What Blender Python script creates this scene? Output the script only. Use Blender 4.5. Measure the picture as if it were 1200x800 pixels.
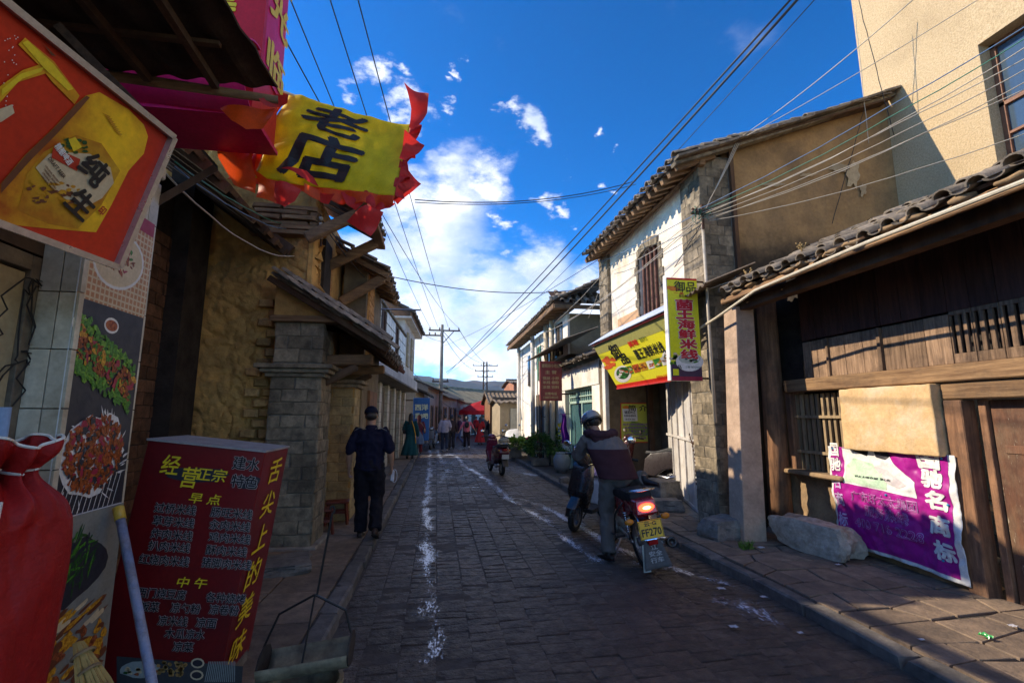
import bpy, bmesh, math, random
from mathutils import Vector as V, Matrix as M, noise

SC = bpy.context.scene
for _o in list(bpy.data.objects):
    bpy.data.objects.remove(_o)
C = SC.collection
R = random.Random(11)
rad = math.radians

# ------------------------------------------------------------------ camera
F = 560.0 / 1200.0                      # focal length / frame width
TH = math.atan(87 / 560.0)              # pitch up
PS = math.atan(88 * math.cos(TH) / 560.0)   # yaw right of the street axis
EYE = V((0, 0, 1.65))
FW = V((math.sin(PS) * math.cos(TH), math.cos(PS) * math.cos(TH), math.sin(TH)))
RT = V((math.cos(PS), -math.sin(PS), 0))
UP = RT.cross(FW)
cam = bpy.data.cameras.new('camera')
cam.sensor_width = 36.0
cam.lens = 36.0 * F
cam.clip_start = 0.05
cam.clip_end = 5000
camo = bpy.data.objects.new('camera', cam)
C.objects.link(camo)
mm = M((RT, UP, -FW)).transposed().to_4x4()
mm.translation = EYE
camo.matrix_world = mm
SC.camera = camo
SC.view_settings.view_transform = 'Standard'
SC.view_settings.look = 'None'
SC.view_settings.exposure = 0.6
SC.view_settings.gamma = 1.0


def P(px, py, X=None, Y=None, Z=None):
    """world point seen at a place of the 1200x800 photograph, at a given distance"""
    d = FW + RT * ((px - 600) / 560.0) + UP * ((400 - py) / 560.0)
    if X is not None:
        t = X / d.x
    elif Y is not None:
        t = Y / d.y
    else:
        t = (Z - EYE.z) / d.z
    return EYE + d * t


# ------------------------------------------------------------------ sun, sky, clouds
SUNV = V((-1.0, 0.32, 0.69)).normalized()
sun = bpy.data.lights.new('sun', 'SUN')
sun.energy = 4.6
sun.angle = rad(0.5)
sun.color = (1.0, 0.86, 0.66)
suno = bpy.data.objects.new('sun', sun)
C.objects.link(suno)
suno.rotation_euler = SUNV.to_track_quat('Z', 'Y').to_euler()

W = bpy.data.worlds.new('World')
SC.world = W
W.use_nodes = True
wt = W.node_tree
wt.nodes.clear()


def nd(nt, typ, ins=None, **kw):
    n = nt.nodes.new(typ)
    for k, v in kw.items():
        setattr(n, k, v)
    for k, v in (ins or {}).items():
        if isinstance(v, bpy.types.NodeSocket):
            nt.links.new(v, n.inputs[k])
        else:
            n.inputs[k].default_value = v
    return n


def mth(nt, op, a, b=0.0, c=None, clamp=False):
    n = nd(nt, 'ShaderNodeMath', {0: a, 1: b}, operation=op, use_clamp=clamp)
    if c is not None:
        if isinstance(c, bpy.types.NodeSocket):
            nt.links.new(c, n.inputs[2])
        else:
            n.inputs[2].default_value = c
    return n.outputs[0]


def mixc(nt, f, a, b, mode='MIX'):
    n = nd(nt, 'ShaderNodeMix', None, data_type='RGBA', blend_type=mode)
    for s, v in ((n.inputs[0], f), (n.inputs[6], a), (n.inputs[7], b)):
        if isinstance(v, bpy.types.NodeSocket):
            nt.links.new(v, s)
        else:
            s.default_value = v if not isinstance(v, tuple) else (*v[:3], 1)
    return n.outputs[2]


sky = nd(wt, 'ShaderNodeTexSky', sky_type='NISHITA', sun_disc=False)
sky.sun_elevation = math.asin(SUNV.z)
sky.sun_rotation = math.atan2(SUNV.x, SUNV.y)
sky.altitude = 2600
sky.air_density = 1.0
sky.dust_density = 0.25
sky.ozone_density = 4.0
tc = nd(wt, 'ShaderNodeTexCoord')
dv = tc.outputs['Generated']
sk0 = nd(wt, 'ShaderNodeVectorMath', {0: sky.outputs[0], 'Scale': .20}, operation='SCALE')
skg = nd(wt, 'ShaderNodeGamma', {'Color': sk0.outputs[0], 'Gamma': 1.28})
sk1 = nd(wt, 'ShaderNodeVectorMath', {0: skg.outputs[0], 'Scale': 6.2}, operation='SCALE')
sat = nd(wt, 'ShaderNodeHueSaturation', {'Saturation': 1.32, 'Value': 1.15, 'Color': sk1.outputs[0]})
# clouds: soft clumps at directions of the sky, broken up by noise
mp = nd(wt, 'ShaderNodeMapping', {'Vector': dv, 'Scale': (1, 1, 1.9)})
n1 = nd(wt, 'ShaderNodeTexNoise', {'Vector': mp.outputs[0], 'Scale': 4.2, 'Detail': 9.0, 'Roughness': 0.58})
n2 = nd(wt, 'ShaderNodeTexNoise', {'Vector': mp.outputs[0], 'Scale': 7.5, 'Detail': 10.0, 'Roughness': 0.60})
warp = nd(wt, 'ShaderNodeVectorMath', {0: n2.outputs['Color'], 1: (0.5, 0.5, 0.5)}, operation='SUBTRACT')
warp = nd(wt, 'ShaderNodeVectorMath', {0: warp.outputs[0], 'Scale': 0.22}, operation='SCALE')
dw = nd(wt, 'ShaderNodeVectorMath', {0: dv, 1: warp.outputs[0]}, operation='ADD')
CL = [(540, 228, .12), (478, 232, .10), (585, 212, .07), (500, 300, .12), (560, 325, .13), (630, 320, .11), (690, 335, .07), (640, 240, .042), (655, 265, .03),
      (625, 155, .038), (612, 140, .03), (530, 110, .026), (515, 135, .03), (545, 90, .022), (448, 92, .04), (470, 88, .03),
      (695, 152, .02), (712, 232, .02), (663, 198, .025), (730, 175, .012), (500, 380, .19), (600, 385, .17), (690, 370, .15), (430, 330, .17), (560, 350, .16), (520, 260, .13), (420, 100, .05), (480, 130, .05),
      (592, 262, .03), (560, 430, .25)]
acc = None
for (cx, cy, cr) in CL:
    d = (P(cx, cy, Y=1.0) - EYE).normalized()
    ds = nd(wt, 'ShaderNodeVectorMath', {0: dw.outputs[0], 1: tuple(d)}, operation='DISTANCE').outputs['Value']
    v = mth(wt, 'MULTIPLY_ADD', ds, -1.0 / cr, 1.15)
    v = mth(wt, 'MAXIMUM', v, 0.0)
    acc = v if acc is None else mth(wt, 'SMOOTH_MAX', acc, v, 0.25)
acc = mth(wt, 'MINIMUM', acc, 1.0)
# elsewhere in the sky: the same broken cloud, thinner
sep = nd(wt, 'ShaderNodeSeparateXYZ', {0: dv})
fwdness = mth(wt, 'GREATER_THAN', sep.outputs[1], 0.35)
els = nd(wt, 'ShaderNodeMapRange', {0: sep.outputs[1], 1: 0.55, 2: -0.3, 3: 0.0, 4: 0.52}, clamp=True).outputs[0]  # unseen cloud behind the camera, set for a more neutral ambient
low = nd(wt, 'ShaderNodeMapRange', {0: sep.outputs[2], 1: 0.0, 2: 0.30, 3: 0.42, 4: 0.0}, clamp=True).outputs[0]
acc = mth(wt, 'MAXIMUM', acc, mth(wt, 'MAXIMUM', els, low))
nz = mth(wt, 'MULTIPLY_ADD', n1.outputs[0], 0.55, mth(wt, 'MULTIPLY', n2.outputs[0], 0.62))
dens = mth(wt, 'MULTIPLY_ADD', acc, 0.60, nz)
cov = nd(wt, 'ShaderNodeMapRange', {0: dens, 1: 0.77, 2: 1.26, 3: 0.0, 4: 1.0}, clamp=True, interpolation_type='SMOOTHSTEP').outputs[0]
cov = mth(wt, 'MULTIPLY', cov, nd(wt, 'ShaderNodeMapRange', {0: acc, 1: 0.02, 2: 0.22, 3: 0.0, 4: 1.0}, clamp=True).outputs[0])
cshade = nd(wt, 'ShaderNodeMapRange', {0: mth(wt, 'MULTIPLY_ADD', n1.outputs[0], 0.8, mth(wt, 'MULTIPLY', dens, 0.3)), 1: 0.62, 2: 0.84, 3: 1.0, 4: 0.0}, clamp=True).outputs[0]
ccol = mixc(wt, cshade, (3.3, 3.9, 5.0), (7.4, 7.4, 7.5))
skyc = mixc(wt, cov, sat.outputs[0], ccol)
bg = nd(wt, 'ShaderNodeBackground', {'Color': skyc, 'Strength': 0.15})
wo = nd(wt, 'ShaderNodeOutputWorld', {0: bg.outputs[0]})


# ------------------------------------------------------------------ materials
MATS = {}


def mat(name, c1, c2=None, scale=6, rough=0.85, bump=0.25, bscale=45, var=0.12, metal=0.0, stretch=(1, 1, 1),
        spec=0.3, stain=None, stain_scale=1.3, stain_amt=0.6, world=True, emit=None, estr=0.0, coat=0.0, trans=0.0, wear=None, wear_at=0.6):
    """a weathered procedural surface: two tones of noise, slow stains, fine relief, a little difference from piece to piece"""
    if name in MATS:
        return MATS[name]
    m = bpy.data.materials.new(name)
    m.use_nodes = True
    nt = m.node_tree
    b = nt.nodes['Principled BSDF']
    if world:
        co = nd(nt, 'ShaderNodeNewGeometry').outputs['Position']
    else:
        co = nd(nt, 'ShaderNodeTexCoord').outputs['Object']
    oi = nd(nt, 'ShaderNodeObjectInfo').outputs['Random']
    off = nd(nt, 'ShaderNodeVectorMath', {0: co, 1: nd(nt, 'ShaderNodeCombineXYZ', {0: mth(nt, 'MULTIPLY', oi, 13.0)}).outputs[0]}, operation='ADD').outputs[0]
    mpn = nd(nt, 'ShaderNodeMapping', {'Vector': off, 'Scale': stretch}).outputs[0]
    c2 = c2 or tuple(x * 0.62 for x in c1)
    na = nd(nt, 'ShaderNodeTexNoise', {'Vector': mpn, 'Scale': scale, 'Detail': 7.0, 'Roughness': 0.62})
    fa = nd(nt, 'ShaderNodeMapRange', {0: na.outputs[0], 1: 0.36, 2: 0.66}, clamp=True).outputs[0]
    col = mixc(nt, fa, (*c1, 1), (*c2, 1))
    if stain:
        ns = nd(nt, 'ShaderNodeTexNoise', {'Vector': co, 'Scale': stain_scale, 'Detail': 8.0, 'Roughness': 0.68})
        fs = nd(nt, 'ShaderNodeMapRange', {0: ns.outputs[0], 1: 0.47, 2: 0.66, 3: 0.0, 4: stain_amt}, clamp=True).outputs[0]
        col = mixc(nt, fs, col, (*stain, 1))
    nb = nd(nt, 'ShaderNodeTexNoise', {'Vector': mpn, 'Scale': bscale, 'Detail': 6.0, 'Roughness': 0.65})
    if wear:
        fw = nd(nt, 'ShaderNodeMapRange', {0: mth(nt, 'MULTIPLY_ADD', nb.outputs[0], 0.45, mth(nt, 'MULTIPLY', na.outputs[0], 0.6)), 1: wear_at, 2: wear_at + 0.04}, clamp=True).outputs[0]
        col = mixc(nt, fw, col, (*wear, 1))
    vv = mth(nt, 'MULTIPLY_ADD', oi, 2 * var, 1.0 - var)
    spk = nd(nt, 'ShaderNodeMapRange', {0: nb.outputs[0], 1: 0.25, 2: 0.75, 3: 0.84, 4: 1.14}).outputs[0]
    vv = mth(nt, 'MULTIPLY', vv, spk)
    col = nd(nt, 'ShaderNodeVectorMath', {0: col, 'Scale': vv}, operation='SCALE').outputs[0]
    nt.links.new(col, b.inputs['Base Color'])
    rr = nd(nt, 'ShaderNodeMapRange', {0: na.outputs[0], 1: 0.3, 2: 0.7, 3: max(0.02, rough - 0.1), 4: min(1, rough + 0.08)}).outputs[0]
    nt.links.new(rr, b.inputs['Roughness'])
    b.inputs['Metallic'].default_value = metal
    b.inputs['Specular IOR Level'].default_value = spec
    if coat:
        b.inputs['Coat Weight'].default_value = coat
        b.inputs['Coat Roughness'].default_value = 0.12
    if trans:
        b.inputs['Transmission Weight'].default_value = trans
    if bump:
        hh = mth(nt, 'MULTIPLY_ADD', na.outputs[0], 0.6, mth(nt, 'MULTIPLY', nb.outputs[0], 0.4))
        bp = nd(nt, 'ShaderNodeBump', {'Height': hh, 'Strength': bump, 'Distance': 0.03})
        nt.links.new(bp.outputs[0], b.inputs['Normal'])
    if emit:
        b.inputs['Emission Color'].default_value = (*emit, 1)
        b.inputs['Emission Strength'].default_value = estr
    MATS[name] = m
    return m


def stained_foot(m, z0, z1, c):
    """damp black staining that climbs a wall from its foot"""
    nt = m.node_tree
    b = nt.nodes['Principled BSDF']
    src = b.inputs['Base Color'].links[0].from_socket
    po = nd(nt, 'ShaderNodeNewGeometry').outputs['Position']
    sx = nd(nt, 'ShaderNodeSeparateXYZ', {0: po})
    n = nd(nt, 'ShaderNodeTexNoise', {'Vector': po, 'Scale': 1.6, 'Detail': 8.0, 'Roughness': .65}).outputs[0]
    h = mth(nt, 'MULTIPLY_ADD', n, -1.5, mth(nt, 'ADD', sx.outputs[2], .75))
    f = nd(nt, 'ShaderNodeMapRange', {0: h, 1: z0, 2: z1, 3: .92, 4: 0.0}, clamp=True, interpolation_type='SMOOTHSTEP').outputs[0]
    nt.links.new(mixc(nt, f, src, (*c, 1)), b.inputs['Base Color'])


def cloth(name, c, rough=0.85, var=0.0, bump=0.15, bscale=160, thin=False, spec=.15):
    k = mat(name, c, tuple(x * 0.8 for x in c), scale=9, rough=rough, bump=bump, bscale=bscale, var=var, spec=spec, world=False)
    if thin and 'thin' not in k:
        nt = k.node_tree
        b = nt.nodes['Principled BSDF']
        out = nt.nodes['Material Output']
        tr = nd(nt, 'ShaderNodeBsdfTranslucent')
        src = b.inputs['Base Color'].links[0].from_socket
        nt.links.new(src, tr.inputs[0])
        mx = nd(nt, 'ShaderNodeMixShader', {0: 0.45, 1: b.outputs[0], 2: tr.outputs[0]})
        nt.links.new(mx.outputs[0], out.inputs[0])
        k['thin'] = 1
    return k


def plain(name, c, rough=0.5, metal=0.0, spec=0.4, coat=0.0, var=0.0, emit=None, estr=0):
    return mat(name, c, tuple(x * 0.86 for x in c), scale=14, rough=rough, bump=0.04, bscale=60, var=var, metal=metal, spec=spec, world=False, coat=coat, emit=emit, estr=estr)


# ------------------------------------------------------------------ geometry
class G:
    def __init__(s):
        s.v = []
        s.f = []
        s.m = []
        s.mi = 0

    def add(s, vs, fs, mi=None):
        o = len(s.v)
        s.v += [V(p) for p in vs]
        s.f += [tuple(i + o for i in f) for f in fs]
        s.m += [s.mi if mi is None else mi] * len(fs)
        return s

    def hexa(s, q, mi=None):
        return s.add(q, [(3, 2, 1, 0), (4, 5, 6, 7), (0, 1, 5, 4), (1, 2, 6, 5), (2, 3, 7, 6), (3, 0, 4, 7)], mi)

    def box(s, x0, x1, y0, y1, z0, z1, mi=None):
        return s.hexa([(x0, y0, z0), (x1, y0, z0), (x1, y1, z0), (x0, y1, z0), (x0, y0, z1), (x1, y0, z1), (x1, y1, z1), (x0, y1, z1)], mi)

    def beam(s, a, b, w, h, up=(0, 0, 1), mi=None):
        a = V(a); b = V(b)
        d = (b - a).normalized()
        u = V(up)
        r = d.cross(u)
        if r.length < 1e-4:
            r = d.cross(V((0, 1, 0)))
        r.normalize()
        u = r.cross(d)
        r = r * w / 2
        u = u * h / 2
        return s.hexa([a - r - u, a + r - u, b + r - u, b - r - u, a - r + u, a + r + u, b + r + u, b - r + u], mi)

    def slab(s, quad, t, mi=None):
        """a quad (counter-clockwise seen from outside) thickened backwards"""
        q = [V(p) for p in quad]
        n = (q[1] - q[0]).cross(q[3] - q[0]).normalized() * t
        return s.hexa([q[0] - n, q[1] - n, q[2] - n, q[3] - n] + q, mi)

    def prism(s, poly, ext, mi=None):
        n = len(poly)
        a = [V(p) for p in poly]
        e = V(ext)
        vs = a + [p + e for p in a]
        nrm = sum(((a[i]).cross(a[(i + 1) % n]) for i in range(n)), V())
        fs = [tuple(range(n))[::-1], tuple(range(n, 2 * n))] + [(i, (i + 1) % n, n + (i + 1) % n, n + i) for i in range(n)]
        if nrm.dot(e) < 0:
            fs = [f[::-1] for f in fs]
        return s.add(vs, fs, mi)

    def ring(s, c, t, rx, ry, seg, hint=(0, 0, 1), wob=None):
        t = V(t).normalized()
        h = V(hint)
        if abs(t.dot(h.normalized())) > 0.97:
            h = V((0, 1, 0)) if abs(t.y) < 0.9 else V((1, 0, 0))
        a = h.cross(t).normalized()
        b = t.cross(a)
        out = []
        for k in range(seg):
            th = 2 * math.pi * k / seg
            w = 1 if wob is None else wob(th)
            out.append(V(c) + a * (rx * w * math.cos(th)) + b * (ry * w * math.sin(th)))
        return out

    def tube(s, pts, r, seg=8, ry=None, caps=True, hint=(0, 0, 1), mi=None, wob=None, dome=False):
        pts = [V(p) for p in pts]
        n = len(pts)
        rs = list(r) if hasattr(r, '__len__') else [r] * n
        rys = rs if ry is None else (list(ry) if hasattr(ry, '__len__') else [ry] * n)
        if dome:
            t0 = (pts[0] - pts[1]).normalized(); t1 = (pts[-1] - pts[-2]).normalized()
            a = min(rs[0], rys[0]); b = min(rs[-1], rys[-1])
            pts = [pts[0] + t0 * a, pts[0] + t0 * a * .75] + pts + [pts[-1] + t1 * b * .75, pts[-1] + t1 * b]
            rs = [rs[0] * .12, rs[0] * .66] + rs + [rs[-1] * .66, rs[-1] * .12]
            rys = [rys[0] * .12, rys[0] * .66] + list(rys) + [rys[-1] * .66, rys[-1] * .12]
            n = len(pts)
        vs = []
        t = (pts[1] - pts[0]).normalized()
        h = V(hint)
        if abs(t.dot(h.normalized())) > 0.97:
            h = V((0, 1, 0)) if abs(t.y) < 0.9 else V((1, 0, 0))
        for i in range(n):
            t = (pts[min(i + 1, n - 1)] - pts[max(i - 1, 0)]).normalized()
            a = h.cross(t)
            if a.length < .05:
                h = V((t.y, t.z, t.x)); a = h.cross(t)
            a.normalize()
            b = t.cross(a)
            h = b.copy()
            for k in range(seg):
                th = 2 * math.pi * k / seg
                w = 1 if wob is None else wob(th)
                vs.append(pts[i] + a * (rs[i] * w * math.cos(th)) + b * (rys[i] * w * math.sin(th)))
        fs = []
        for i in range(n - 1):
            for k in range(seg):
                k2 = (k + 1) % seg
                fs.append((i * seg + k, i * seg + k2, (i + 1) * seg + k2, (i + 1) * seg + k))
        if caps:
            fs.append(tuple(range(seg))[::-1])
            fs.append(tuple((n - 1) * seg + k for k in range(seg)))
        return s.add(vs, fs, mi)

    def lathe(s, prof, c=(0, 0, 0), axis=(0, 0, 1), seg=16, mi=None, hint=(0, 1, 0)):
        c = V(c); ax = V(axis).normalized()
        vs = []
        for (r, z) in prof:
            vs += s.ring(c + ax * z, ax, max(r, 1e-4), max(r, 1e-4), seg, hint)
        fs = []
        for i in range(len(prof) - 1):
            for k in range(seg):
                k2 = (k + 1) % seg
                fs.append((i * seg + k, i * seg + k2, (i + 1) * seg + k2, (i + 1) * seg + k))
        return s.add(vs, fs, mi)

    def ball(s, c, r, seg=12, rings=8, mi=None, rot=None, cut=None):
        r = V(r) if hasattr(r, '__len__') else V((r, r, r))
        vs = []
        lo = -math.pi / 2 if cut is None else cut
        for i in range(rings + 1):
            ph = lo + (math.pi / 2 - lo) * i / rings
            for k in range(seg):
                th = 2 * math.pi * k / seg
                p = V((r.x * math.cos(ph) * math.cos(th), r.y * math.cos(ph) * math.sin(th), r.z * math.sin(ph)))
                if rot is not None:
                    p = rot @ p
                vs.append(V(c) + p)
        fs = []
        for i in range(rings):
            for k in range(seg):
                k2 = (k + 1) % seg
                fs.append((i * seg + k, i * seg + k2, (i + 1) * seg + k2, (i + 1) * seg + k))
        return s.add(vs, fs, mi)

    def sheet(s, fn, nu, nv, mi=None, thick=0.0):
        """grid surface fn(u,v), optionally with a back face"""
        g = [[V(fn(i / nu, j / nv)) for i in range(nu + 1)] for j in range(nv + 1)]
        vs = [p for row in g for p in row]
        w = nu + 1
        fs = [(j * w + i, j * w + i + 1, (j + 1) * w + i + 1, (j + 1) * w + i) for j in range(nv) for i in range(nu)]
        if thick:
            nn = []
            for j in range(nv + 1):
                for i in range(nu + 1):
                    a = g[j][min(i + 1, nu)] - g[j][max(i - 1, 0)]
                    b = g[min(j + 1, nv)][i] - g[max(j - 1, 0)][i]
                    nn.append(a.cross(b).normalized() * thick)
            o = len(vs)
            vs = vs + [vs[k] - nn[k] for k in range(o)]
            fs = fs + [tuple(q + o for q in f[::-1]) for f in fs]
            edge = [i for i in range(w)] + [j * w + nu for j in range(1, nv + 1)] + [nv * w + i for i in range(nu - 1, -1, -1)] + [j * w for j in range(nv - 1, 0, -1)]
            for k in range(len(edge)):
                a, b = edge[k], edge[(k + 1) % len(edge)]
                fs.append((b, a, a + o, b + o))
        return s.add(vs, fs, mi)

    def jit(s, a, fr=2.0, seed=0):
        for i, p in enumerate(s.v):
            s.v[i] = p + noise.noise_vector(p * fr + V((seed, seed * 2, 0))) * a
        return s

    def mesh(s, name, mats, smooth=False, bevel=0.0, bseg=1, weld=False, angle=None):
        me = bpy.data.meshes.new(name)
        me.from_pydata([tuple(p) for p in s.v], [], s.f)
        for m_ in (mats if isinstance(mats, (list, tuple)) else [mats]):
            me.materials.append(m_)
        me.polygons.foreach_set('material_index', s.m)
        if bevel or weld or angle:
            bm = bmesh.new()
            bm.from_mesh(me)
            if weld:
                bmesh.ops.remove_doubles(bm, verts=bm.verts, dist=1e-4)
            if bevel:
                bmesh.ops.bevel(bm, geom=list(bm.edges), offset=bevel, segments=bseg, affect='EDGES', clamp_overlap=True, profile=0.6)
            bm.to_mesh(me)
            bm.free()
        if smooth:
            me.polygons.foreach_set('use_smooth', [True] * len(me.polygons))
        if angle:
            me.polygons.foreach_set('use_smooth', [True] * len(me.polygons))
            me.set_sharp_from_angle(angle=rad(angle))
        me.update()
        return me

    def build(s, name, mats, parent=None, world=True, **kw):
        if parent is not None and world:
            inv = wmat(parent).inverted()
            s.v = [inv @ p for p in s.v]
        me = s.mesh(name, mats, **kw)
        return link(name, me, parent)


def wmat(o):
    m = o.matrix_basis.copy()
    return m if o.parent is None else wmat(o.parent) @ m


def link(name, me, parent=None):
    o = bpy.data.objects.new(name, me)
    C.objects.link(o)
    if parent is not None:
        o.parent = parent
    return o


def thing(name, label, cat, loc=(0, 0, 0), rz=0.0, group=None, rot=None):
    o = bpy.data.objects.new(name, None)
    o.empty_display_size = 0.2
    C.objects.link(o)
    o.location = loc
    o.rotation_euler = rot if rot is not None else (0, 0, rz)
    return tag(o, label, cat, group)


def tag(o, label, cat, group=None):
    o['label'] = label
    o['category'] = cat
    if group:
        o['group'] = group
    return o


def struct(o):
    o['kind'] = 'structure'
    return o


def stuff(o):
    o['kind'] = 'stuff'
    return o


def put(name, me, parent, mat4):
    """one piece placed by a world matrix, sharing its mesh"""
    o = bpy.data.objects.new(name, me)
    C.objects.link(o)
    o.parent = parent
    o.matrix_basis = wmat(parent).inverted() @ mat4 if parent is not None else mat4
    return o


def copy_tree(o, parent=None):
    c = o.copy()
    C.objects.link(c)
    if parent is not None:
        c.parent = parent
    for ch in list(o.children):
        copy_tree(ch, c)
    return c


def frame(o, x, y, z):
    m = M((V(x), V(y), V(z))).transposed().to_4x4()
    m.translation = V(o)
    return m


def brick_meshes(name, m, n=4, bev=0.06, j=0.03):
    """unit blocks, softly chipped, to be scaled into bricks and tiles"""
    out = []
    for k in range(n):
        g = G().box(-.5, .5, -.5, .5, -.5, .5)
        rr = random.Random(k * 7 + 1)
        g.v = [p + V((rr.uniform(-j, j), rr.uniform(-j, j), rr.uniform(-j, j))) for p in g.v]
        me = g.mesh(name, m)
        bm = bmesh.new(); bm.from_mesh(me)
        es = [e for e in bm.edges if all(v.co.y < 0 for v in e.verts)]
        bmesh.ops.bevel(bm, geom=es, offset=bev, segments=1, affect='EDGES')
        bm.to_mesh(me); bm.free()
        out.append(me)
    return out


def courses(parent, name, meshes, o, u, n, w, h, bw, bh, gap=0.008, depth=0.05, proud=0.012, limit=300, skip=0.0, seed=1, bond=0.5, hole=None, rough=0.006, up=(0, 0, 1), keep=None):
    """bricks or tiles in courses on a face: origin o, along u, outward n"""
    rr = random.Random(seed)
    u = V(u).normalized(); n = V(n).normalized(); z = V(up)
    cells = []
    nr = max(1, round(h / bh)); bh = h / nr
    for r in range(nr):
        x = -bw * (bond if r % 2 else 0.0)
        while x < w - 0.01:
            a, b = max(x, 0), min(x + bw, w)
            if b - a > 0.25 * bw * 0.5 and not (hole and hole((a + b) / 2, (r + .5) * bh)) and rr.random() >= skip:
                if keep is None or keep((a + b) / 2, (r + .5) * bh):
                    cells.append(((a + b) / 2, (r + .5) * bh, b - a))
            x += bw
    cells.sort(key=lambda c: ((V(o) + u * c[0] + z * c[1]) - EYE).length)
    rest = G()
    for i, (cx, cz, cw) in enumerate(cells):
        pr = proud + rr.uniform(-rough, rough)
        ctr = V(o) + u * cx + z * cz + n * (pr - depth / 2)
        sx, sz = cw - gap, bh - gap
        if i < limit:
            t = rr.uniform(-.01, .01)
            uu = (u + z * t).normalized(); zz = (z - u * t).normalized()
            put(name, rr.choice(meshes), parent, frame(ctr, uu * sx, -n * depth, zz * sz))
        else:
            a = u * sx / 2; b = z * sz / 2; c = n * depth / 2
            rest.hexa([ctr - a - b + c, ctr + a - b + c, ctr + a - b - c, ctr - a - b - c, ctr - a + b + c, ctr + a + b + c, ctr + a + b - c, ctr - a + b - c])
    if rest.v:
        stuff(rest.build(name + 's', meshes[0].materials[0], parent))


# barrel tile, length along +y (upslope), opening down
def tile_mesh(name, m, r=0.5, up=True, seg=6):
    g = G()
    t = 0.16
    vs = []
    for yy, sc in ((-.5, 1.0), (.5, .9)):
        for rr_ in (r * sc, (r - t * .6) * sc):
            for k in range(seg + 1):
                a = math.pi * k / seg
                a = a if up else -a
                f = 1.0 if up else 0.55
                vs.append(V((rr_ * math.cos(a), yy, rr_ * f * math.sin(a))))
    w = seg + 1
    fs = []
    for k in range(seg):
        fs += [(k, k + 1, 2 * w + k + 1, 2 * w + k), (w + k + 1, w + k, 3 * w + k, 3 * w + k + 1), (k + 1, k, w + k, w + k + 1), (2 * w + k, 2 * w + k + 1, 3 * w + k + 1, 3 * w + k)]
    fs += [(0, 2 * w, 3 * w, w), (seg, w + seg, 3 * w + seg, 2 * w + seg)]
    if not up:
        fs = [f[::-1] for f in fs]
    g.add(vs, fs)
    return g.mesh(name, m, angle=50)


def tiled_roof(parent, e0, e1, up, run, sp=0.2, tl=0.22, limit=300, deck=True, deckm=None, jitter=.012, sagfn=None, ends=True, deck_t=0.03, rows=None):
    """eave edge e0->e1, slope vector up, rows of cover tiles over pan tiles"""
    e0 = V(e0); e1 = V(e1); up = V(up).normalized()
    al = e1 - e0; L = al.length; al.normalize()
    nr = al.cross(up).normalized()
    if nr.z < 0:
        nr = -nr
    ncol = int(L / sp)
    nk = int(run / tl) if rows is None else rows
    rr = random.Random(int(L * 100))
    items = []
    for c in range(ncol + 1):
        for k in range(nk):
            for kind in (0, 1):
                if kind == 1 and c == ncol:
                    continue
                p = e0 + al * (sp * (c + (.5 if kind else 0))) + up * (tl * (k + .45)) + nr * (0.035 if kind == 0 else 0.02)
                if sagfn:
                    p = p + nr * sagfn(sp * c / L, (k + .5) / nk)
                p = p + V((rr.uniform(-1, 1), rr.uniform(-1, 1), rr.uniform(-1, 1))) * jitter
                items.append((p, kind))
    items.sort(key=lambda i: (i[0] - EYE).length)
    rest = G()
    xax = up.cross(nr)
    for i, (p, kind) in enumerate(items):
        me = TILE_UP if kind == 0 else TILE_DN
        ti = rr.uniform(-.05, .05); yw = rr.uniform(-.05, .05)
        U = (up + nr * (ti - .07) + xax * yw).normalized()
        X = U.cross(nr).normalized(); N = X.cross(U)
        mt = frame(p, X * (sp * .62), U * (tl * 1.18), N * (sp * (.50 if kind == 0 else .55)))
        if i < limit:
            put('roof_tile', me, parent, mt)
        else:
            s = 3
            o = len(rest.v)
            pr = []
            for yy in (-.5, .5):
                for q in range(s + 1):
                    a = math.pi * q / s
                    pr.append(mt @ V((.5 * math.cos(a), yy, (.5 if kind == 0 else -.25) * math.sin(a))))
            fs = [(q, q + 1, s + 2 + q, s + 1 + q) for q in range(s)]
            rest.add(pr, fs if kind == 0 else fs)
    if rest.v:
        stuff(rest.build('roof_tiles', M_TILE, parent))
    if deck:
        a = e0 + nr * -.01; b = e1 + nr * -.01
        g = G()
        q = [a + up * .05, b + up * .05, b + up * run, a + up * run]
        if (q[1] - q[0]).cross(q[3] - q[0]).dot(nr) < 0:
            q = q[::-1]
        g.slab(q, deck_t)
        g.build('roof_deck', deckm or M_OLDWOOD, parent)


# ------------------------------------------------------------------ lettering
_font_cache = {}


def text_geo(s, bold=0.0, ext=0.0):
    key = (s, round(bold, 4), ext)
    if key in _font_cache:
        return _font_cache[key]
    cu = bpy.data.curves.new('lettering', 'FONT')
    cu.body = s
    cu.size = 1.0
    cu.offset = bold
    cu.extrude = ext
    cu.resolution_u = 2
    cu.align_x = 'CENTER'
    cu.align_y = 'CENTER'
    ob = bpy.data.objects.new('lettering', cu)
    C.objects.link(ob)
    dg = bpy.context.evaluated_depsgraph_get()
    me = bpy.data.meshes.new_from_object(ob.evaluated_get(dg))
    vs = [v.co.copy() for v in me.vertices]
    fs = [tuple(p.vertices) for p in me.polygons]
    if vs:
        x0 = min(v.x for v in vs); x1 = max(v.x for v in vs); y0 = min(v.y for v in vs); y1 = max(v.y for v in vs)
        c = V(((x0 + x1) / 2, (y0 + y1) / 2, 0))
        vs = [v - c for v in vs]
        w, h = x1 - x0, y1 - y0
    else:
        w = h = 1
    bpy.data.objects.remove(ob)
    bpy.data.curves.remove(cu)
    bpy.data.meshes.remove(me)
    _font_cache[key] = (vs, fs, w, h)
    return _font_cache[key]


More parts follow.
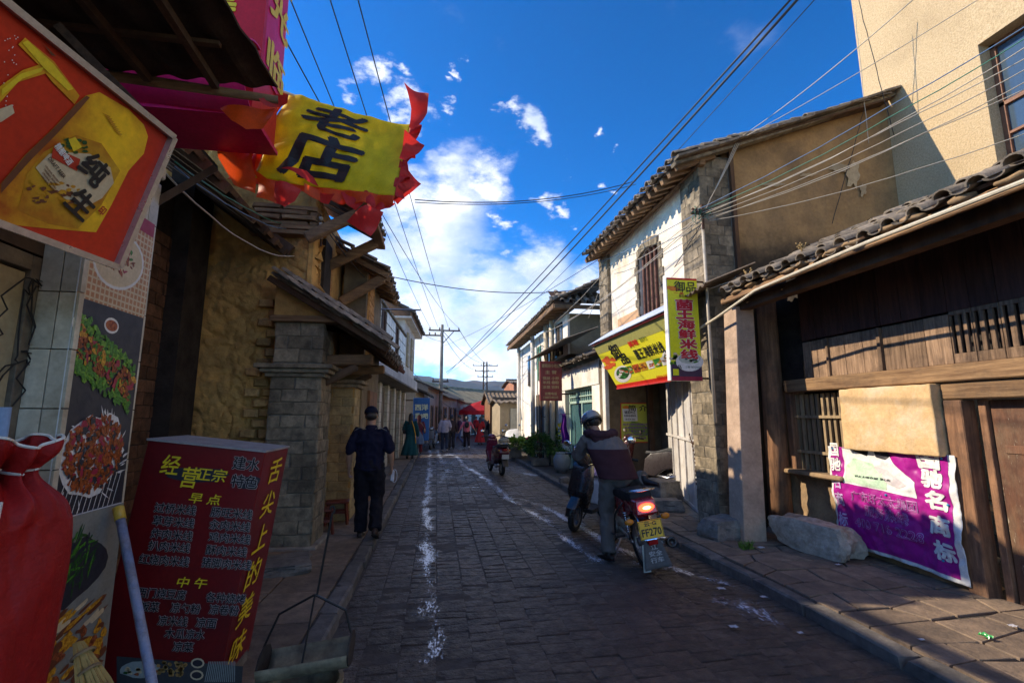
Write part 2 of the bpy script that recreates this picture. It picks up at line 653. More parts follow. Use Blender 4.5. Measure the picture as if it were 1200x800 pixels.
def write(parent, s, fn, w, h, m, lift=0.0, bold=0.0, label=None, shear=0.0, name='lettering', fit=True, sub=False):
    """text placed by fn(x, y, n) -> world point, with x right, y up, in metres around its centre"""
    vs, fs, tw, th = text_geo(s, 0.0)
    sx, sy = (w / tw, h / th) if fit else (h, h)
    outl = bold
    g = G()
    if sub:
        me = bpy.data.meshes.new('t'); me.from_pydata([tuple(v) for v in vs], [], fs)
        bm = bmesh.new(); bm.from_mesh(me)
        bmesh.ops.triangulate(bm, faces=bm.faces)
        for _ in range(2):
            es = [e for e in bm.edges if e.calc_length() > 0.12]
            bmesh.ops.subdivide_edges(bm, edges=es, cuts=1)
        bmesh.ops.triangulate(bm, faces=bm.faces)
        vs = [v.co.copy() for v in bm.verts]
        bm.verts.index_update()
        fs = [tuple(v.index for v in f.verts) for f in bm.faces]
        bm.free(); bpy.data.meshes.remove(me)
    offs = [(0, 0)] if outl <= 0 else [(0, 0)] + [(outl * math.cos(a), outl * math.sin(a)) for a in [6.2832 * q / 6 for q in range(6)]]
    lw = min(w, h * 2) if fit else h
    for q, (ox, oy) in enumerate(offs):
        g.add([fn((v.x + ox + shear * v.y) * sx, (v.y + oy) * sy, lift + q * .00012 * (1 if lift >= 0 else -1)) for v in vs], fs)
    o = g.build(name, m, parent)
    if label:
        o['label'] = label
    return o


def flat_fn(o, u, v, n=None):
    o = V(o); u = V(u).normalized(); v = V(v).normalized()
    n = u.cross(v)
    return lambda x, y, l=0.0: o + u * x + v * y + n * l


def blob(g, fn, cx, cy, rx, ry, lift, mi=0, n=12, ang=0.0, wob=0.0, rr=R):
    """a flat printed patch"""
    pts = []
    ca, sa = math.cos(ang), math.sin(ang)
    for k in range(n):
        t = 2 * math.pi * k / n
        q = 1 + rr.uniform(-wob, wob)
        a, b = rx * q * math.cos(t), ry * q * math.sin(t)
        pts.append(fn(cx + a * ca - b * sa, cy + a * sa + b * ca, lift))
    g.add(pts, [tuple(range(n))], mi)


def rectp(g, fn, x0, x1, y0, y1, lift, mi=0):
    g.add([fn(x0, y0, lift), fn(x1, y0, lift), fn(x1, y1, lift), fn(x0, y1, lift)], [(0, 1, 2, 3)], mi)


# common materials
M_TILE = mat('grey_clay_tile', (.25, .205, .155), (.10, .085, .07), scale=7, rough=.9, bump=.5, bscale=30, var=.3, stain=(.40, .32, .22), stain_scale=7, stain_amt=.6)
M_OLDWOOD = mat('old_dark_wood', (.12, .062, .032), (.05, .028, .017), scale=5, rough=.85, bump=.5, bscale=30, stretch=(1, 1, .25), var=.25, stain=(.16, .12, .08), stain_scale=2, stain_amt=.4)
M_WOODX = mat('weathered_wood', (.34, .205, .10), (.17, .095, .05), scale=7, rough=.85, bump=.5, bscale=35, stretch=(.3, .3, 4), var=.25, stain=(.06, .045, .035), stain_scale=2.2, stain_amt=.6)
M_WOODV = mat('weathered_board', (.30, .155, .08), (.14, .07, .038), scale=7, rough=.82, bump=.5, bscale=35, stretch=(3.5, 3.5, .35), var=.25, stain=(.05, .036, .03), stain_scale=2.0, stain_amt=.65)
M_ADOBE = mat('adobe_plaster', (.70, .40, .125), (.42, .235, .075), scale=5, rough=.95, bump=1.2, bscale=20, var=.12, stain=(.16, .11, .06), stain_scale=1.5, stain_amt=.6, spec=.1)
M_ADOBEB = mat('adobe_block', (.58, .35, .13), (.34, .19, .075), scale=8, rough=.95, bump=.8, bscale=36, var=.28, stain=(.15, .11, .08), stain_scale=3, stain_amt=.5, spec=.1)
M_GREYB = mat('grey_brick', (.30, .24, .16), (.13, .11, .08), scale=9, rough=.9, bump=.5, bscale=40, var=.3, stain=(.075, .065, .05), stain_scale=2.2, stain_amt=.7, spec=.15)
M_MORTAR = mat('mortar', (.20, .185, .15), (.12, .105, .085), scale=10, rough=.95, bump=.5, stain=(.08, .07, .06), stain_amt=.5)
M_WHITE = mat('whitewashed_plaster', (.80, .76, .68), (.66, .62, .54), scale=3, rough=.9, bump=.25, bscale=30, stain=(.48, .38, .27), stain_scale=1.6, stain_amt=.55, spec=.15)
M_CONC = mat('old_concrete', (.31, .27, .215), (.19, .165, .13), scale=5, rough=.92, bump=.5, bscale=40, stain=(.09, .08, .07), stain_scale=1.8, stain_amt=.65, var=.16)
M_DARK = mat('sooty_wall', (.045, .035, .028), (.02, .016, .014), scale=5, rough=.9, bump=.4)  # near-black fill for back walls, ceiling, doors and window openings
M_BLACK = plain('black_rubber', (.018, .018, .019), .75)
M_BLKP = plain('black_plastic', (.02, .02, .022), .35, coat=.3)
M_STEEL = plain('dull_steel', (.42, .42, .43), .35, metal=1.0)
M_CHROME = plain('chrome', (.7, .7, .72), .12, metal=1.0)
M_RUST = mat('rusty_iron', (.12, .06, .035), (.06, .035, .025), scale=20, rough=.8, bump=.4, metal=.3)
M_GLASS = plain('dark_window_glass', (.03, .035, .04), .08, spec=.6)
M_TILEW = mat('white_glazed_tile', (.66, .60, .47), (.52, .45, .33), scale=5, rough=.35, bump=.08, var=.12, stain=(.30, .23, .14), stain_scale=3, stain_amt=.65, spec=.3)
TILE_UP = tile_mesh('roof_tile', M_TILE, up=True)
TILE_DN = tile_mesh('pan_tile', M_TILE, up=False)
BR_GREY = brick_meshes('brick', M_GREYB, n=6, j=.05)
BR_ADOBE = brick_meshes('adobe_brick', M_ADOBEB, bev=.12, j=.09)
BR_TILEW = brick_meshes('wall_tile', M_TILEW, bev=.015, j=.003)
# ================================================================== ground, road, pavements
def lerp(tab, y):
    for (a, b), (c, d) in zip(tab, tab[1:]):
        if y <= c:
            t = max(0, (y - a) / (c - a))
            return b + (d - b) * t
    return tab[-1][1]


XL = [(-8, -.75), (24, -.75), (28, -.45), (34, .35), (40, 1.7), (47, 4.0), (56, 9), (70, 20)]
XR = [(-8, 3.08), (6, 3.05), (8.3, 2.85), (22, 2.9), (28, 3.0), (31.5, 3.2), (36, 4.6), (41, 6.4), (47, 8.6), (56, 13.5), (70, 25)]
M_EARTH = mat('trodden_earth', (.20, .165, .12), (.13, .105, .08), scale=3, rough=.95, bump=.5)
g = G(); g.add([(-600, -60, -.05), (900, -60, -.05), (900, 1500, -.05), (-600, 1500, -.05)], [(0, 1, 2, 3)])
struct(g.build('ground', M_EARTH))

M_ROAD = mat('street_stone_bed', (.10, .074, .055), (.055, .042, .033), scale=6, rough=.75, bump=.7, bscale=22, stain=(.10, .09, .08), stain_scale=2, stain_amt=.6)
M_COB = mat('street_cobble', (.125, .088, .064), (.05, .035, .027), scale=11, rough=.5, bump=2.2, bscale=30, var=.22, stain=(.03, .024, .02), stain_scale=.9, stain_amt=.8, spec=.5)
ys = [y * 1.0 for y in range(-8, 71, 2)]
vs = []; fs = []
for y in ys:
    vs += [(lerp(XL, y), y, .007), (lerp(XR, y), y, .007)]
for i in range(len(ys) - 1):
    fs.append((2 * i, 2 * i + 1, 2 * i + 3, 2 * i + 2))
road = struct(G().add(vs, fs).build('road', M_ROAD))
# cobbles
rr = random.Random(5)
cells = []
ncol = 15
y = 1.6; row = 0
while y < 27:
    dy = rr.uniform(.115, .145)
    for c in range(ncol):
        x0 = -.72 + 3.76 * c / ncol; x1 = -.72 + 3.76 * (c + 1) / ncol
        if c % 2 == 0 and row % 3 == 1 and False:
            continue
        cells.append((x0, x1, y + (.05 if c % 2 else 0) + rr.uniform(-.008, .008), dy))
    y += dy; row += 1
vis = [c for c in cells if c[2] > 2.3 and c[1] > 512 * 0 - .9]
vis.sort(key=lambda c: V(((c[0] + c[1]) / 2 - .9, c[2])).length)
COBM = []
for k in range(6):
    g = G().box(-.5, .5, -.5, .5, -.5, .5)
    q = random.Random(k + 40)
    g.v = [p + V((q.uniform(-.04, .04), q.uniform(-.06, .06), q.uniform(-.12, .12) if p.z > 0 else 0)) for p in g.v]
    me = g.mesh('cobble', M_COB)
    bm = bmesh.new(); bm.from_mesh(me)
    bmesh.ops.bevel(bm, geom=[e for e in bm.edges if all(v.co.z > 0.2 for v in e.verts)], offset=.055, segments=1, affect='EDGES')
    bm.to_mesh(me); bm.free()
    me.polygons.foreach_set('use_smooth', [True] * len(me.polygons))
    COBM.append(me)
rest = G()
for i, (x0, x1, yy, dy) in enumerate(vis):
    if x1 > lerp(XR, yy) + .02:
        continue
    z = .012 + rr.uniform(-.003, .003) + .012 * noise.noise(V((x0 * .9, yy * .7, 0)))
    a = .004
    if i < 300:
        put('cobble', rr.choice(COBM), road, frame(((x0 + x1) / 2, yy + dy / 2, z - .025), ((x1 - x0 - a), rr.uniform(-.006, .006), 0), (rr.uniform(-.004, .004), dy - a, 0), (0, 0, .05)))
    else:
        t = .007
        j = lambda: rr.uniform(-.006, .006)
        b4 = [(x0 + a, yy + a, z - .03), (x1 - a, yy + a, z - .03), (x1 - a, yy + dy - a, z - .03), (x0 + a, yy + dy - a, z - .03)]
        t4 = [(x0 + a + t, yy + a + t, z + j()), (x1 - a - t, yy + a + t, z + j()), (x1 - a - t, yy + dy - a - t, z + j()), (x0 + a + t, yy + dy - a - t, z + j())]
        m4 = [(p[0], p[1], z - .006) for p in b4]
        o = len(rest.v)
        rest.v += [V(p) for p in m4 + t4]
        nf = [(4, 5, 6, 7), (0, 1, 5, 4), (1, 2, 6, 5), (2, 3, 7, 6), (3, 0, 4, 7)]
        rest.f += [tuple(q + o for q in f) for f in nf]
        rest.m += [0] * 5
stuff(rest.build('cobbles', M_COB, road))

# wet glints on the stones, painted as a pale film along the wheel tracks
M_SPL = mat('pale_glint', (.80, .82, .86), (.60, .63, .68), scale=30, rough=.3, bump=.4, bscale=60, spec=.8)
paths = [([(-.28, 24), (-.2, 16), (-.16, 10), (-.1, 7), (-.06, 5.4), (-.03, 4.2), (0, 3.2)], .085, (1500, .62)),
         ([(.05, 24), (.2, 19), (.32, 15), (.1, 12)], .14, (260, .7)),
         ([(.75, 22), (.95, 16), (1.25, 13.5), (1.4, 11), (1.45, 9.5), (1.72, 7.6), (1.72, 6.7), (1.85, 5.6), (2.0, 4.9)], .10, (800, .6)),
         ([(1.15, 9.7), (1.8, 9.6), (1.9, 9.0), (2.15, 7.2), (2.25, 6.0), (2.6, 5.0), (3.0, 4.3)], .08, (520, .6)),
         ([(1.2, 8.4), (1.9, 8.5)], .05, (80, .6)), ([(1.35, 6.6), (1.72, 6.9)], .08, (90, .6)),
         ([(-.3, 17), (.9, 17.4)], .3, (170, .7)), ([(-.2, 13.4), (1.2, 13.7)], .18, (170, .7)), ([(.2, 11.5), (1.4, 11.3)], .1, (90, .6)),
         ([(2.3, 15.5), (2.75, 13)], .22, (260, .7)), ([(-.5, 5), (-.3, 4.6)], .12, (12, .6)), ([(1.9, 5.6), (2.5, 5.2)], .22, (130, .6)),
         ([(2.3, 4.5), (3.0, 3.6)], .2, (120, .6)), ([(.3, 20), (1.1, 22)], .5, (150, .7)), ([(1.2, 24), (1.2, 3)], 1.4, (420, .6))]
def glint_film(pts, wd, dens):
    """thin pale film of painted glints along a path; broken into spatter by noise in its material"""
    pts = [V((a, b, 0)) for a, b in pts]
    fine = []
    for i in range(len(pts) - 1):
        n = max(2, int((pts[i + 1] - pts[i]).length / .12))
        for k in range(n):
            fine.append(pts[i].lerp(pts[i + 1], k / n))
    fine.append(pts[-1])
    m_ = len(fine)
    vs, fs, ws = [], [], []
    nc = 8
    for i, p in enumerate(fine):
        d = (fine[min(i + 1, m_ - 1)] - fine[max(i - 1, 0)]).normalized()
        r = V((d.y, -d.x, 0))
        for c in range(nc + 1):
            t = c / nc * 2 - 1
            q = p + r * (t * wd * 1.9) + V((.06 * noise.noise(V((0, p.y * 1.7, wd * 9))), 0, 0))
            q.x = max(-.70, min(2.98, q.x))
            q.z = .0265
            vs.append(q)
            e = min(1, i / 3, (m_ - 1 - i) / 3)
            ws.append(max(0, 1 - abs(t)) ** .8 * e * dens * min(1, .45 + p.y * .07) * (.75 + .5 * noise.noise(V((p.x, p.y * .9, 5)))))
    for i in range(m_ - 1):
        for c in range(nc):
            a = i * (nc + 1) + c
            fs.append((a, a + 1, a + nc + 2, a + nc + 1))
    me = bpy.data.meshes.new('painted_glint')
    me.from_pydata([tuple(v) for v in vs], [], fs)
    at = me.attributes.new('film', 'FLOAT', 'POINT')
    at.data.foreach_set('value', ws)
    me.materials.append(M_FILM)
    return link('painted_glint', me, road)


M_FILM = bpy.data.materials.new('painted_glint_film')  # bright colour stands in for the sheen of wet stone
M_FILM.use_nodes = True
nt = M_FILM.node_tree
bsd = nt.nodes['Principled BSDF']
gp = nd(nt, 'ShaderNodeNewGeometry').outputs['Position']
aw_ = nd(nt, 'ShaderNodeAttribute', attribute_name='film').outputs['Fac']
mpf = nd(nt, 'ShaderNodeMapping', {'Vector': gp, 'Scale': (1.3, .42, 1)}).outputs[0]
f1 = nd(nt, 'ShaderNodeTexNoise', {'Vector': mpf, 'Scale': 46.0, 'Detail': 6.0, 'Roughness': .75}).outputs[0]
f2_ = nd(nt, 'ShaderNodeTexNoise', {'Vector': mpf, 'Scale': 5.0, 'Detail': 4.0, 'Roughness': .6}).outputs[0]
v_ = mth(nt, 'MULTIPLY_ADD', f1, 1.0, mth(nt, 'MULTIPLY', f2_, .62))
v_ = mth(nt, 'MULTIPLY_ADD', aw_, .42, v_)
al = nd(nt, 'ShaderNodeMapRange', {0: v_, 1: 1.03, 2: 1.15, 3: 0.0, 4: .85}, clamp=True).outputs[0]
al = mth(nt, 'MULTIPLY', al, mth(nt, 'GREATER_THAN', aw_, .01))
bsd.inputs['Base Color'].default_value = (.80, .84, .92, 1)
bsd.inputs['Roughness'].default_value = .2
trn = nd(nt, 'ShaderNodeBsdfTransparent')
mxs = nd(nt, 'ShaderNodeMixShader', {0: al, 1: trn.outputs[0], 2: bsd.outputs[0]})
nt.links.new(mxs.outputs[0], nt.nodes['Material Output'].inputs[0])
for pts, wd, (n, _) in paths:
    if wd < 1:
        glint_film(pts, wd, 1.0 if n > 200 else .85)

M_PAVE = mat('pavement_stone', (.26, .185, .125), (.15, .11, .08), scale=7, rough=.88, bump=.7, bscale=34, var=.18, stain=(.085, .07, .06), stain_scale=1.6, stain_amt=.6)
M_PAVEB = mat('pavement_joint_dirt', (.085, .07, .055), (.05, .042, .035), scale=12, rough=.95, bump=.6)
M_KERB = mat('kerb_stone', (.17, .15, .13), (.10, .09, .08), scale=8, rough=.9, bump=.6, bscale=30, var=.2, stain=(.05, .045, .04), stain_scale=3, stain_amt=.6)
# left pavement
vs = []; fs = []
for i, y in enumerate(ys):
    x = lerp(XL, y)
    vs += [(x - 6, y, .085), (x - .12, y, .085)]
for i in range(len(ys) - 1):
    fs.append((2 * i, 2 * i + 1, 2 * i + 3, 2 * i + 2))
lp = struct(G().add(vs, fs).build('left_pavement', M_PAVEB))
BR_PAVE = brick_meshes('paving_slab', M_PAVE, n=5, bev=.02, j=.008)
y = 1.4
while y < 24:
    d = rr.uniform(.55, .75)
    x = -.9
    for wdt in (rr.uniform(.5, .62), .6, .6):
        z = .088 + rr.uniform(-.004, .004)
        put('paving_slab', rr.choice(BR_PAVE), lp, frame((x - wdt / 2, y + d / 2, z - .012), (wdt - .012, 0, 0), (0, 0, .04), (0, -(d - .012), 0)) if False else
            frame((x - wdt / 2, y + d / 2, z), (wdt - .012, 0, rr.uniform(-.004, .004)), (0, 0, -.04), (0, d - .012, 0)))
        x -= wdt
    y += d
BR_KERB = brick_meshes('kerb_stone', M_KERB, n=4, bev=.12, j=.05)
for side, tab in ((-1, XL), (1, XR)):
    pv = lp
    if side > 0:
        vs = []; fs = []
        for i, y in enumerate(ys):
            x = lerp(XR, y)
            vs += [(x + .12, y, .085), (x + 7, y, .10)]
        for i in range(len(ys) - 1):
            fs.append((2 * i, 2 * i + 1, 2 * i + 3, 2 * i + 2))
        rp = pv = struct(G().add(vs, fs).build('right_pavement', M_PAVEB))
    y = 1.2
    while y < 40:
        d = rr.uniform(.6, .95)
        xa, xb = lerp(tab, y), lerp(tab, y + d)
        u = V((xb - xa, d - .015, 0))
        c = V(((xa + xb) / 2 + side * .07, y + d / 2, .035 + rr.uniform(-.006, .004)))
        put('kerb_stone', rr.choice(BR_KERB), pv, frame(c, (.15, rr.uniform(-.01, .01), 0), (0, 0, -.14), u))
        y += d
# right pavement: irregular flagstones laid in rough rows
NX = 6
flagsv = {}
rows = int((9.5 - 1.6) / .3)
def fpt(i, j):
    if (i, j) not in flagsv:
        y = 1.6 + j * .3 + (rr.uniform(-.07, .07))
        x = 3.2 + (1.62 if True else 0) * i / NX + (rr.uniform(-.07, .07) if 0 < i < NX else 0)
        flagsv[(i, j)] = V((x, y, 0))
    return flagsv[(i, j)]
for j in range(rows):
    i = 0
    while i < NX:
        w_ = 2 if (rr.random() < .3 and i < NX - 1) else 1
        q = [fpt(i, j), fpt(i + w_, j), fpt(i + w_, j + 1), fpt(i, j + 1)]
        cen = sum(q, V()) / 4
        zz = .108 + rr.uniform(-.004, .004)
        pts = [cen + (p - cen) * (1 - .014 / max(.05, (p - cen).length)) for p in q]
        top = [cen + (p - cen) * .97 for p in pts]
        g = G()
        rel = lambda p, z: (p.x - cen.x, p.y - cen.y, z)
        g.add([rel(p, -.04) for p in pts] + [rel(p, -.005) for p in pts] + [rel(p, rr.uniform(-.003, .003)) for p in top],
              [(0, 1, 5, 4), (1, 2, 6, 5), (2, 3, 7, 6), (3, 0, 4, 7), (4, 5, 9, 8), (5, 6, 10, 9), (6, 7, 11, 10), (7, 4, 8, 11), (8, 9, 10, 11)])
        put('flagstone', g.mesh('flagstone', M_PAVE), rp, M.Translation((cen.x, cen.y, zz)))
        i += w_

# hills
g = G()
def hill(u, v):
    x = -500 + 1500 * u
    y = 1150 + 260 * v
    h = 88 + 70 * max(0, noise.noise(V((u * 3.1, .3, 0))) * .6 + .45) + 14 * noise.noise(V((u * 14, v * 2, 4)))
    return (x, y, h * math.sin(math.pi * min(1, v * 1.0) * .5) + 14 * noise.noise(V((u * 30, v * 6, 1))) * v)
g.sheet(hill, 120, 14)
M_HILL = mat('haze_blue_woods', (.03, .055, .07), (.05, .07, .08), scale=.012, rough=.95, bump=0, bscale=.08, stain=(.22, .15, .12), stain_scale=.006, stain_amt=.5)  # bluish tone paints distance haze into the woods
struct(g.build('hills', M_HILL, smooth=True))


# ================================================================== left side
def disp_wall(name, o, u, v, w, h, m, parent, amp=.03, fr=2.2, nu=28, nv=36, thick=.25, hole=None, top=None):
    """rough mud wall: origin, two directions, displaced outwards along u x v"""
    o = V(o); u = V(u).normalized(); v = V(v).normalized(); n = u.cross(v)
    def fn(a, b):
        hh = h if top is None else top(a)
        p = o + u * (w * a) + v * (hh * b)
        d = amp * noise.noise(p * fr) + amp * .4 * noise.noise(p * fr * 4.1) + amp * .3 * noise.noise(p * fr * 11)
        d -= amp * .45 * max(0, 1 - 7 * abs(noise.noise(p * 2.3 + V((3, 1, 7)))) ) + amp * .3 * max(0, 1 - 6 * abs(noise.noise(p * 5.1)))
        return p + n * d
    g = G().sheet(fn, nu, nv, thick=thick)
    return g.build(name, m, parent, smooth=False, angle=45)


# --- near shop with the tiled pier, door and food pictures
shop = thing('corner_shop', 'near left shop front with cream metal door and narrow white tiled pier', 'building', (-2.4, 2.2, 0))
M_CREAM = mat('cream_painted_door', (.46, .40, .25), (.36, .31, .2), scale=3, rough=.55, bump=.1, stain=(.20, .17, .12), stain_scale=2, stain_amt=.5)
G().box(-2.9, -1.66, 2.42, 2.95, .09, 3.05).build('wall', mat('brown_grout', (.13, .10, .065), (.08, .06, .04)), shop)
courses(shop, 'wall_tile', BR_TILEW, (-1.80, 2.42, .1), (1, 0, 0), (0, -1, 0), .175, 2.9, .088, .275, gap=.006, depth=.03, proud=.014, bond=0, rough=.001)
courses(shop, 'wall_tile', BR_TILEW, (-1.66, 2.42, .1), (0, 1, 0), (1, 0, 0), .53, 2.9, .088, .275, gap=.006, depth=.03, proud=.014, bond=0, rough=.001)
d = G(); d.box(-1.86, -1.82, .6, 2.36, .12, 2.28)
dr = d.build('door', M_CREAM, shop, bevel=.004)
d = G()
for yy in (2.36,):
    d.box(-1.87, -1.80, yy, yy + .055, .1, 2.36)
d.box(-1.87, -1.80, .5, 2.36, 2.29, 2.36)
d.box(-1.823, -1.812, 2.20, 2.215, .12, 2.28); d.box(-1.823, -1.812, 1.2, 1.215, .12, 2.28)
d.build('door_frame', mat('grimy_frame', (.20, .17, .12), (.11, .09, .07), scale=9, rough=.6), shop, bevel=.003)
G().box(-2.9, -1.80, -1.0, 2.42, 2.37, 3.5).build('wall', mat('dark_lintel', (.11, .075, .05), (.06, .04, .03), scale=5), shop)
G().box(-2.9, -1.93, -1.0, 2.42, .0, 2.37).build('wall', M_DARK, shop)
g = G()
rr = random.Random(3)
for k in range(4):
    p = V((-1.79, 2.36, 2.25))
    pts = [p]
    for q in range(16):
        p = p + V((.002 * rr.uniform(-1, 1), rr.uniform(-.07, .06), rr.uniform(-.10, .02)))
        p.y = min(p.y, 2.42)
        p.x = -1.785
        pts.append(p.copy())
    g.tube(pts, .0035, 5)
tagw = g.build('loose_wires', M_BLACK, shop)
g = G()
g.box(-1.60, -1.50, 2.62, 2.72, 2.92, 2.99); g.box(-1.60, -1.49, 2.60, 2.70, 3.0, 3.07)
g.build('light_box', M_TILEW, shop, bevel=.008)
# dark brick side wall and lean-to roof of the recess
rec = thing('brick_outhouse', 'dark brick wall in the recess behind the food pictures', 'wall', (-3.3, 4.8, 0))
G().box(-3.45, -3.13, 2.95, 6.45, 0, 4.4).build('wall', M_DARK, rec)
BR_DARK = brick_meshes('brick', mat('dark_brown_brick', (.16, .08, .045), (.07, .04, .025), scale=9, rough=.9, bump=.4, var=.35), n=3)  # dark brown brick, varied from piece to piece
courses(rec, 'brick', BR_DARK, (-3.13, 4.6, .1), (0, 1, 0), (1, 0, 0), 1.85, 3.6, .28, .14, depth=.06, limit=260)
g = G()
g.slab([(-2.0, 3.4, 3.85), (-2.0, 6.42, 3.80), (-3.6, 6.42, 4.95), (-3.6, 3.4, 5.0)][::1], .05)
g.build('roof', M_OLDWOOD, rec)
for k in range(9):
    y = 3.5 + k * .35
    G().beam((-1.98, y, 3.74), (-3.5, y, 4.83), .07, .09).jit(.012, 3, k).build('rafter', M_OLDWOOD, rec)
G().beam((-1.95, 6.40, 3.78), (-3.5, 6.40, 4.90), .06, .16).jit(.012, 3).build('barge_board', M_OLDWOOD, rec)
G().box(-3.2, -2.93, 5.9, 6.4, 0, 4.9).build('wall', M_DARK, rec)
g = G(); g.beam(P(160, 250, Y=2.9), P(252, 196, Y=3.1), .03, .04)
g.jit(.01, 4).build('bracket', M_OLDWOOD, rec)

# --- adobe house
ado = thing('adobe_house', 'crumbling ochre adobe house with a grey brick corner pillar, on the left', 'building', (-2.4, 8, 0))
disp_wall('wall', (-4.3, 6.5, 0), (1, 0, 0), (0, 0, 1), 2.62, 4.75, M_ADOBE, ado, amp=.065, fr=2.0, nu=120, nv=220, top=lambda a: 4.38 + .52 * (3.37 - 2.62 * a))
G().box(-1.76, -1.672, 6.47, 6.8, 2.4, 4.78).jit(.012, 5).build('corner_post', M_ADOBE, ado, bevel=.015)
# exposed adobe blocks where the render has fallen
rr = random.Random(21)
def fallen(x, z):
    xx = -3.2 + x
    return not (noise.noise(V((xx * 1.3, z * .9, 2))) * .35 + (xx + 2.38) * 1.1 - (z - 1.3) * .10 > 0.02 and .1 < z < 3.05)
courses(ado, 'adobe_brick', BR_ADOBE, (-3.2, 6.46, .1), (1, 0, 0), (0, -1, 0), 1.5, 3.3, .2, .125, gap=.03, depth=.14, proud=.055, rough=.035, hole=fallen, seed=4)
courses(ado, 'timber_course', brick_meshes('timber_course', M_WOODX, n=3, bev=.1, j=.06), (-2.45, 6.42, 4.0), (1, 0, 0), (0, -1, 0), .82, .42, .7, .07, gap=.012, depth=.16, proud=.05, rough=.03)
G().box(-3.2, -1.72, 6.75, 10.3, 0, 4.7).build('wall', M_ADOBE, ado)
# street side upper wall
disp_wall('wall', (-1.70, 6.52, 2.4), (0, 1, 0), (0, 0, 1), 3.7, 2.25, mat('ochre_render', (.62, .38, .14), (.44, .27, .10), scale=4, rough=.95, bump=.5, bscale=30, stain=(.2, .14, .09), stain_amt=.4), ado, amp=.025, nu=40, nv=26, thick=.1)
g = G(); g.box(-1.75, -1.655, 7.0, 7.42, 3.2, 4.2); g.build('window', M_DARK, ado)
BR_OR = brick_meshes('brick', mat('orange_mud_brick', (.50, .27, .10), (.36, .19, .075), scale=9, rough=.95, bump=.6, var=.2), bev=.1, j=.05)
courses(ado, 'brick', BR_OR, (-1.66, 7.42, 3.2), (0, 1, 0), (1, 0, 0), .1, 1.0, .12, .08, depth=.08)
G().box(-1.68, -1.22, 8.42, 9.0, 2.6, 4.1).build('pier', M_ADOBE, ado)
courses(ado, 'brick', BR_OR, (-1.66, 8.42, 3.0), (1, 0, 0), (0, -1, 0), .44, 1.1, .2, .09, depth=.06, proud=.02)
courses(ado, 'brick', BR_OR, (-1.22, 8.42, 3.0), (0, 1, 0), (1, 0, 0), .58, 1.1, .2, .09, depth=.06, proud=.02)
# brick corner pillar
G().box(-2.0, -1.44, 6.22, 6.8, .0, 2.85).build('pillar_core', M_MORTAR, ado)
courses(ado, 'brick', BR_GREY, (-2.02, 6.22, .12), (1, 0, 0), (0, -1, 0), .58, 2.0, .29, .15, depth=.06, proud=.02)
courses(ado, 'brick', BR_GREY, (-1.44, 6.2, .12), (0, 1, 0), (1, 0, 0), .6, 2.0, .29, .15, depth=.06, proud=.02)
courses(ado, 'brick', BR_GREY, (-2.0, 6.22, 2.30), (1, 0, 0), (0, -1, 0), .54, .5, .29, .16, depth=.06, proud=.012)
courses(ado, 'brick', BR_GREY, (-1.44, 6.2, 2.30), (0, 1, 0), (1, 0, 0), .6, .5, .29, .16, depth=.06, proud=.01)
for k, (e, z0, z1) in enumerate([(.05, 2.12, 2.17), (.10, 2.17, 2.22), (.15, 2.22, 2.275)]):
    G().box(-2.02 - e, -1.42 + e, 6.2 - e, 6.85, z0, z1 - .003).jit(.006, 6).build('cornice', M_GREYB, ado, bevel=.008)
G().box(-2.06, -1.0, 6.12, 6.3, 2.80, 2.88).jit(.01, 5).build('beam', M_WOODX, ado, bevel=.01)
g = G(); g.prism([(-2.03, 6.2, 2.88), (-1.15, 6.2, 2.88), (-1.15, 6.2, 2.76 + .02), (-.95, 6.2, 2.62), (-2.03, 6.2, 3.27)], (0, .12, 0))
g.build('gable_infill', M_ADOBE, ado)
g = G().box(-2.06, -1.36, 6.14, 6.9, .02, .14); g.jit(.01, 5).build('plinth', M_CONC, ado, bevel=.012)
upv = V((-1.35, 0, .83)).normalized()
tiled_roof(ado, (-.68, 6.05, 2.50), (-.68, 8.3, 2.46), upv, 1.62, sp=.19, tl=.23, limit=150)
g = G()
g.beam((-.62, 6.08, 2.46), (-2.08, 6.08, 3.33), .05, .07)
g.jit(.014, 4).build('barge_board', M_OLDWOOD, ado, bevel=.008)
for row in range(2):
    for k in range(9 - row):
        U = (upv + V((0, 0, .10))).normalized(); X = V((0, 1, 0)); N = X.cross(U) * -1
        N = N if N.z > 0 else -N
        c = V((-.60, 5.99 + row * .07, 2.53 + row * .07)) + upv * (.19 * k + .10 * row + R.uniform(-.015, .015))
        put('roof_tile', TILE_UP, ado, frame(c, X * (.17 + R.uniform(-.01, .01)), U * .25, N * .10))
for k in range(8):
    y = 6.3 + k * .28
    G().beam((-.66, y, 2.44), (-2.0, y, 3.25), .055, .07).jit(.01, 5, k).build('rafter', M_OLDWOOD, ado)
for y in (6.5, 7.9):
    G().beam((-1.7, y, 2.35), (-.85, y, 2.38), .12, .14).jit(.02, 6).build('bracket', M_WOODX, ado, bevel=.02)
    G().beam((-1.6, y, 2.0), (-1.05, y, 2.30), .1, .1).jit(.02, 6).build('bracket', M_OLDWOOD, ado, bevel=.02)
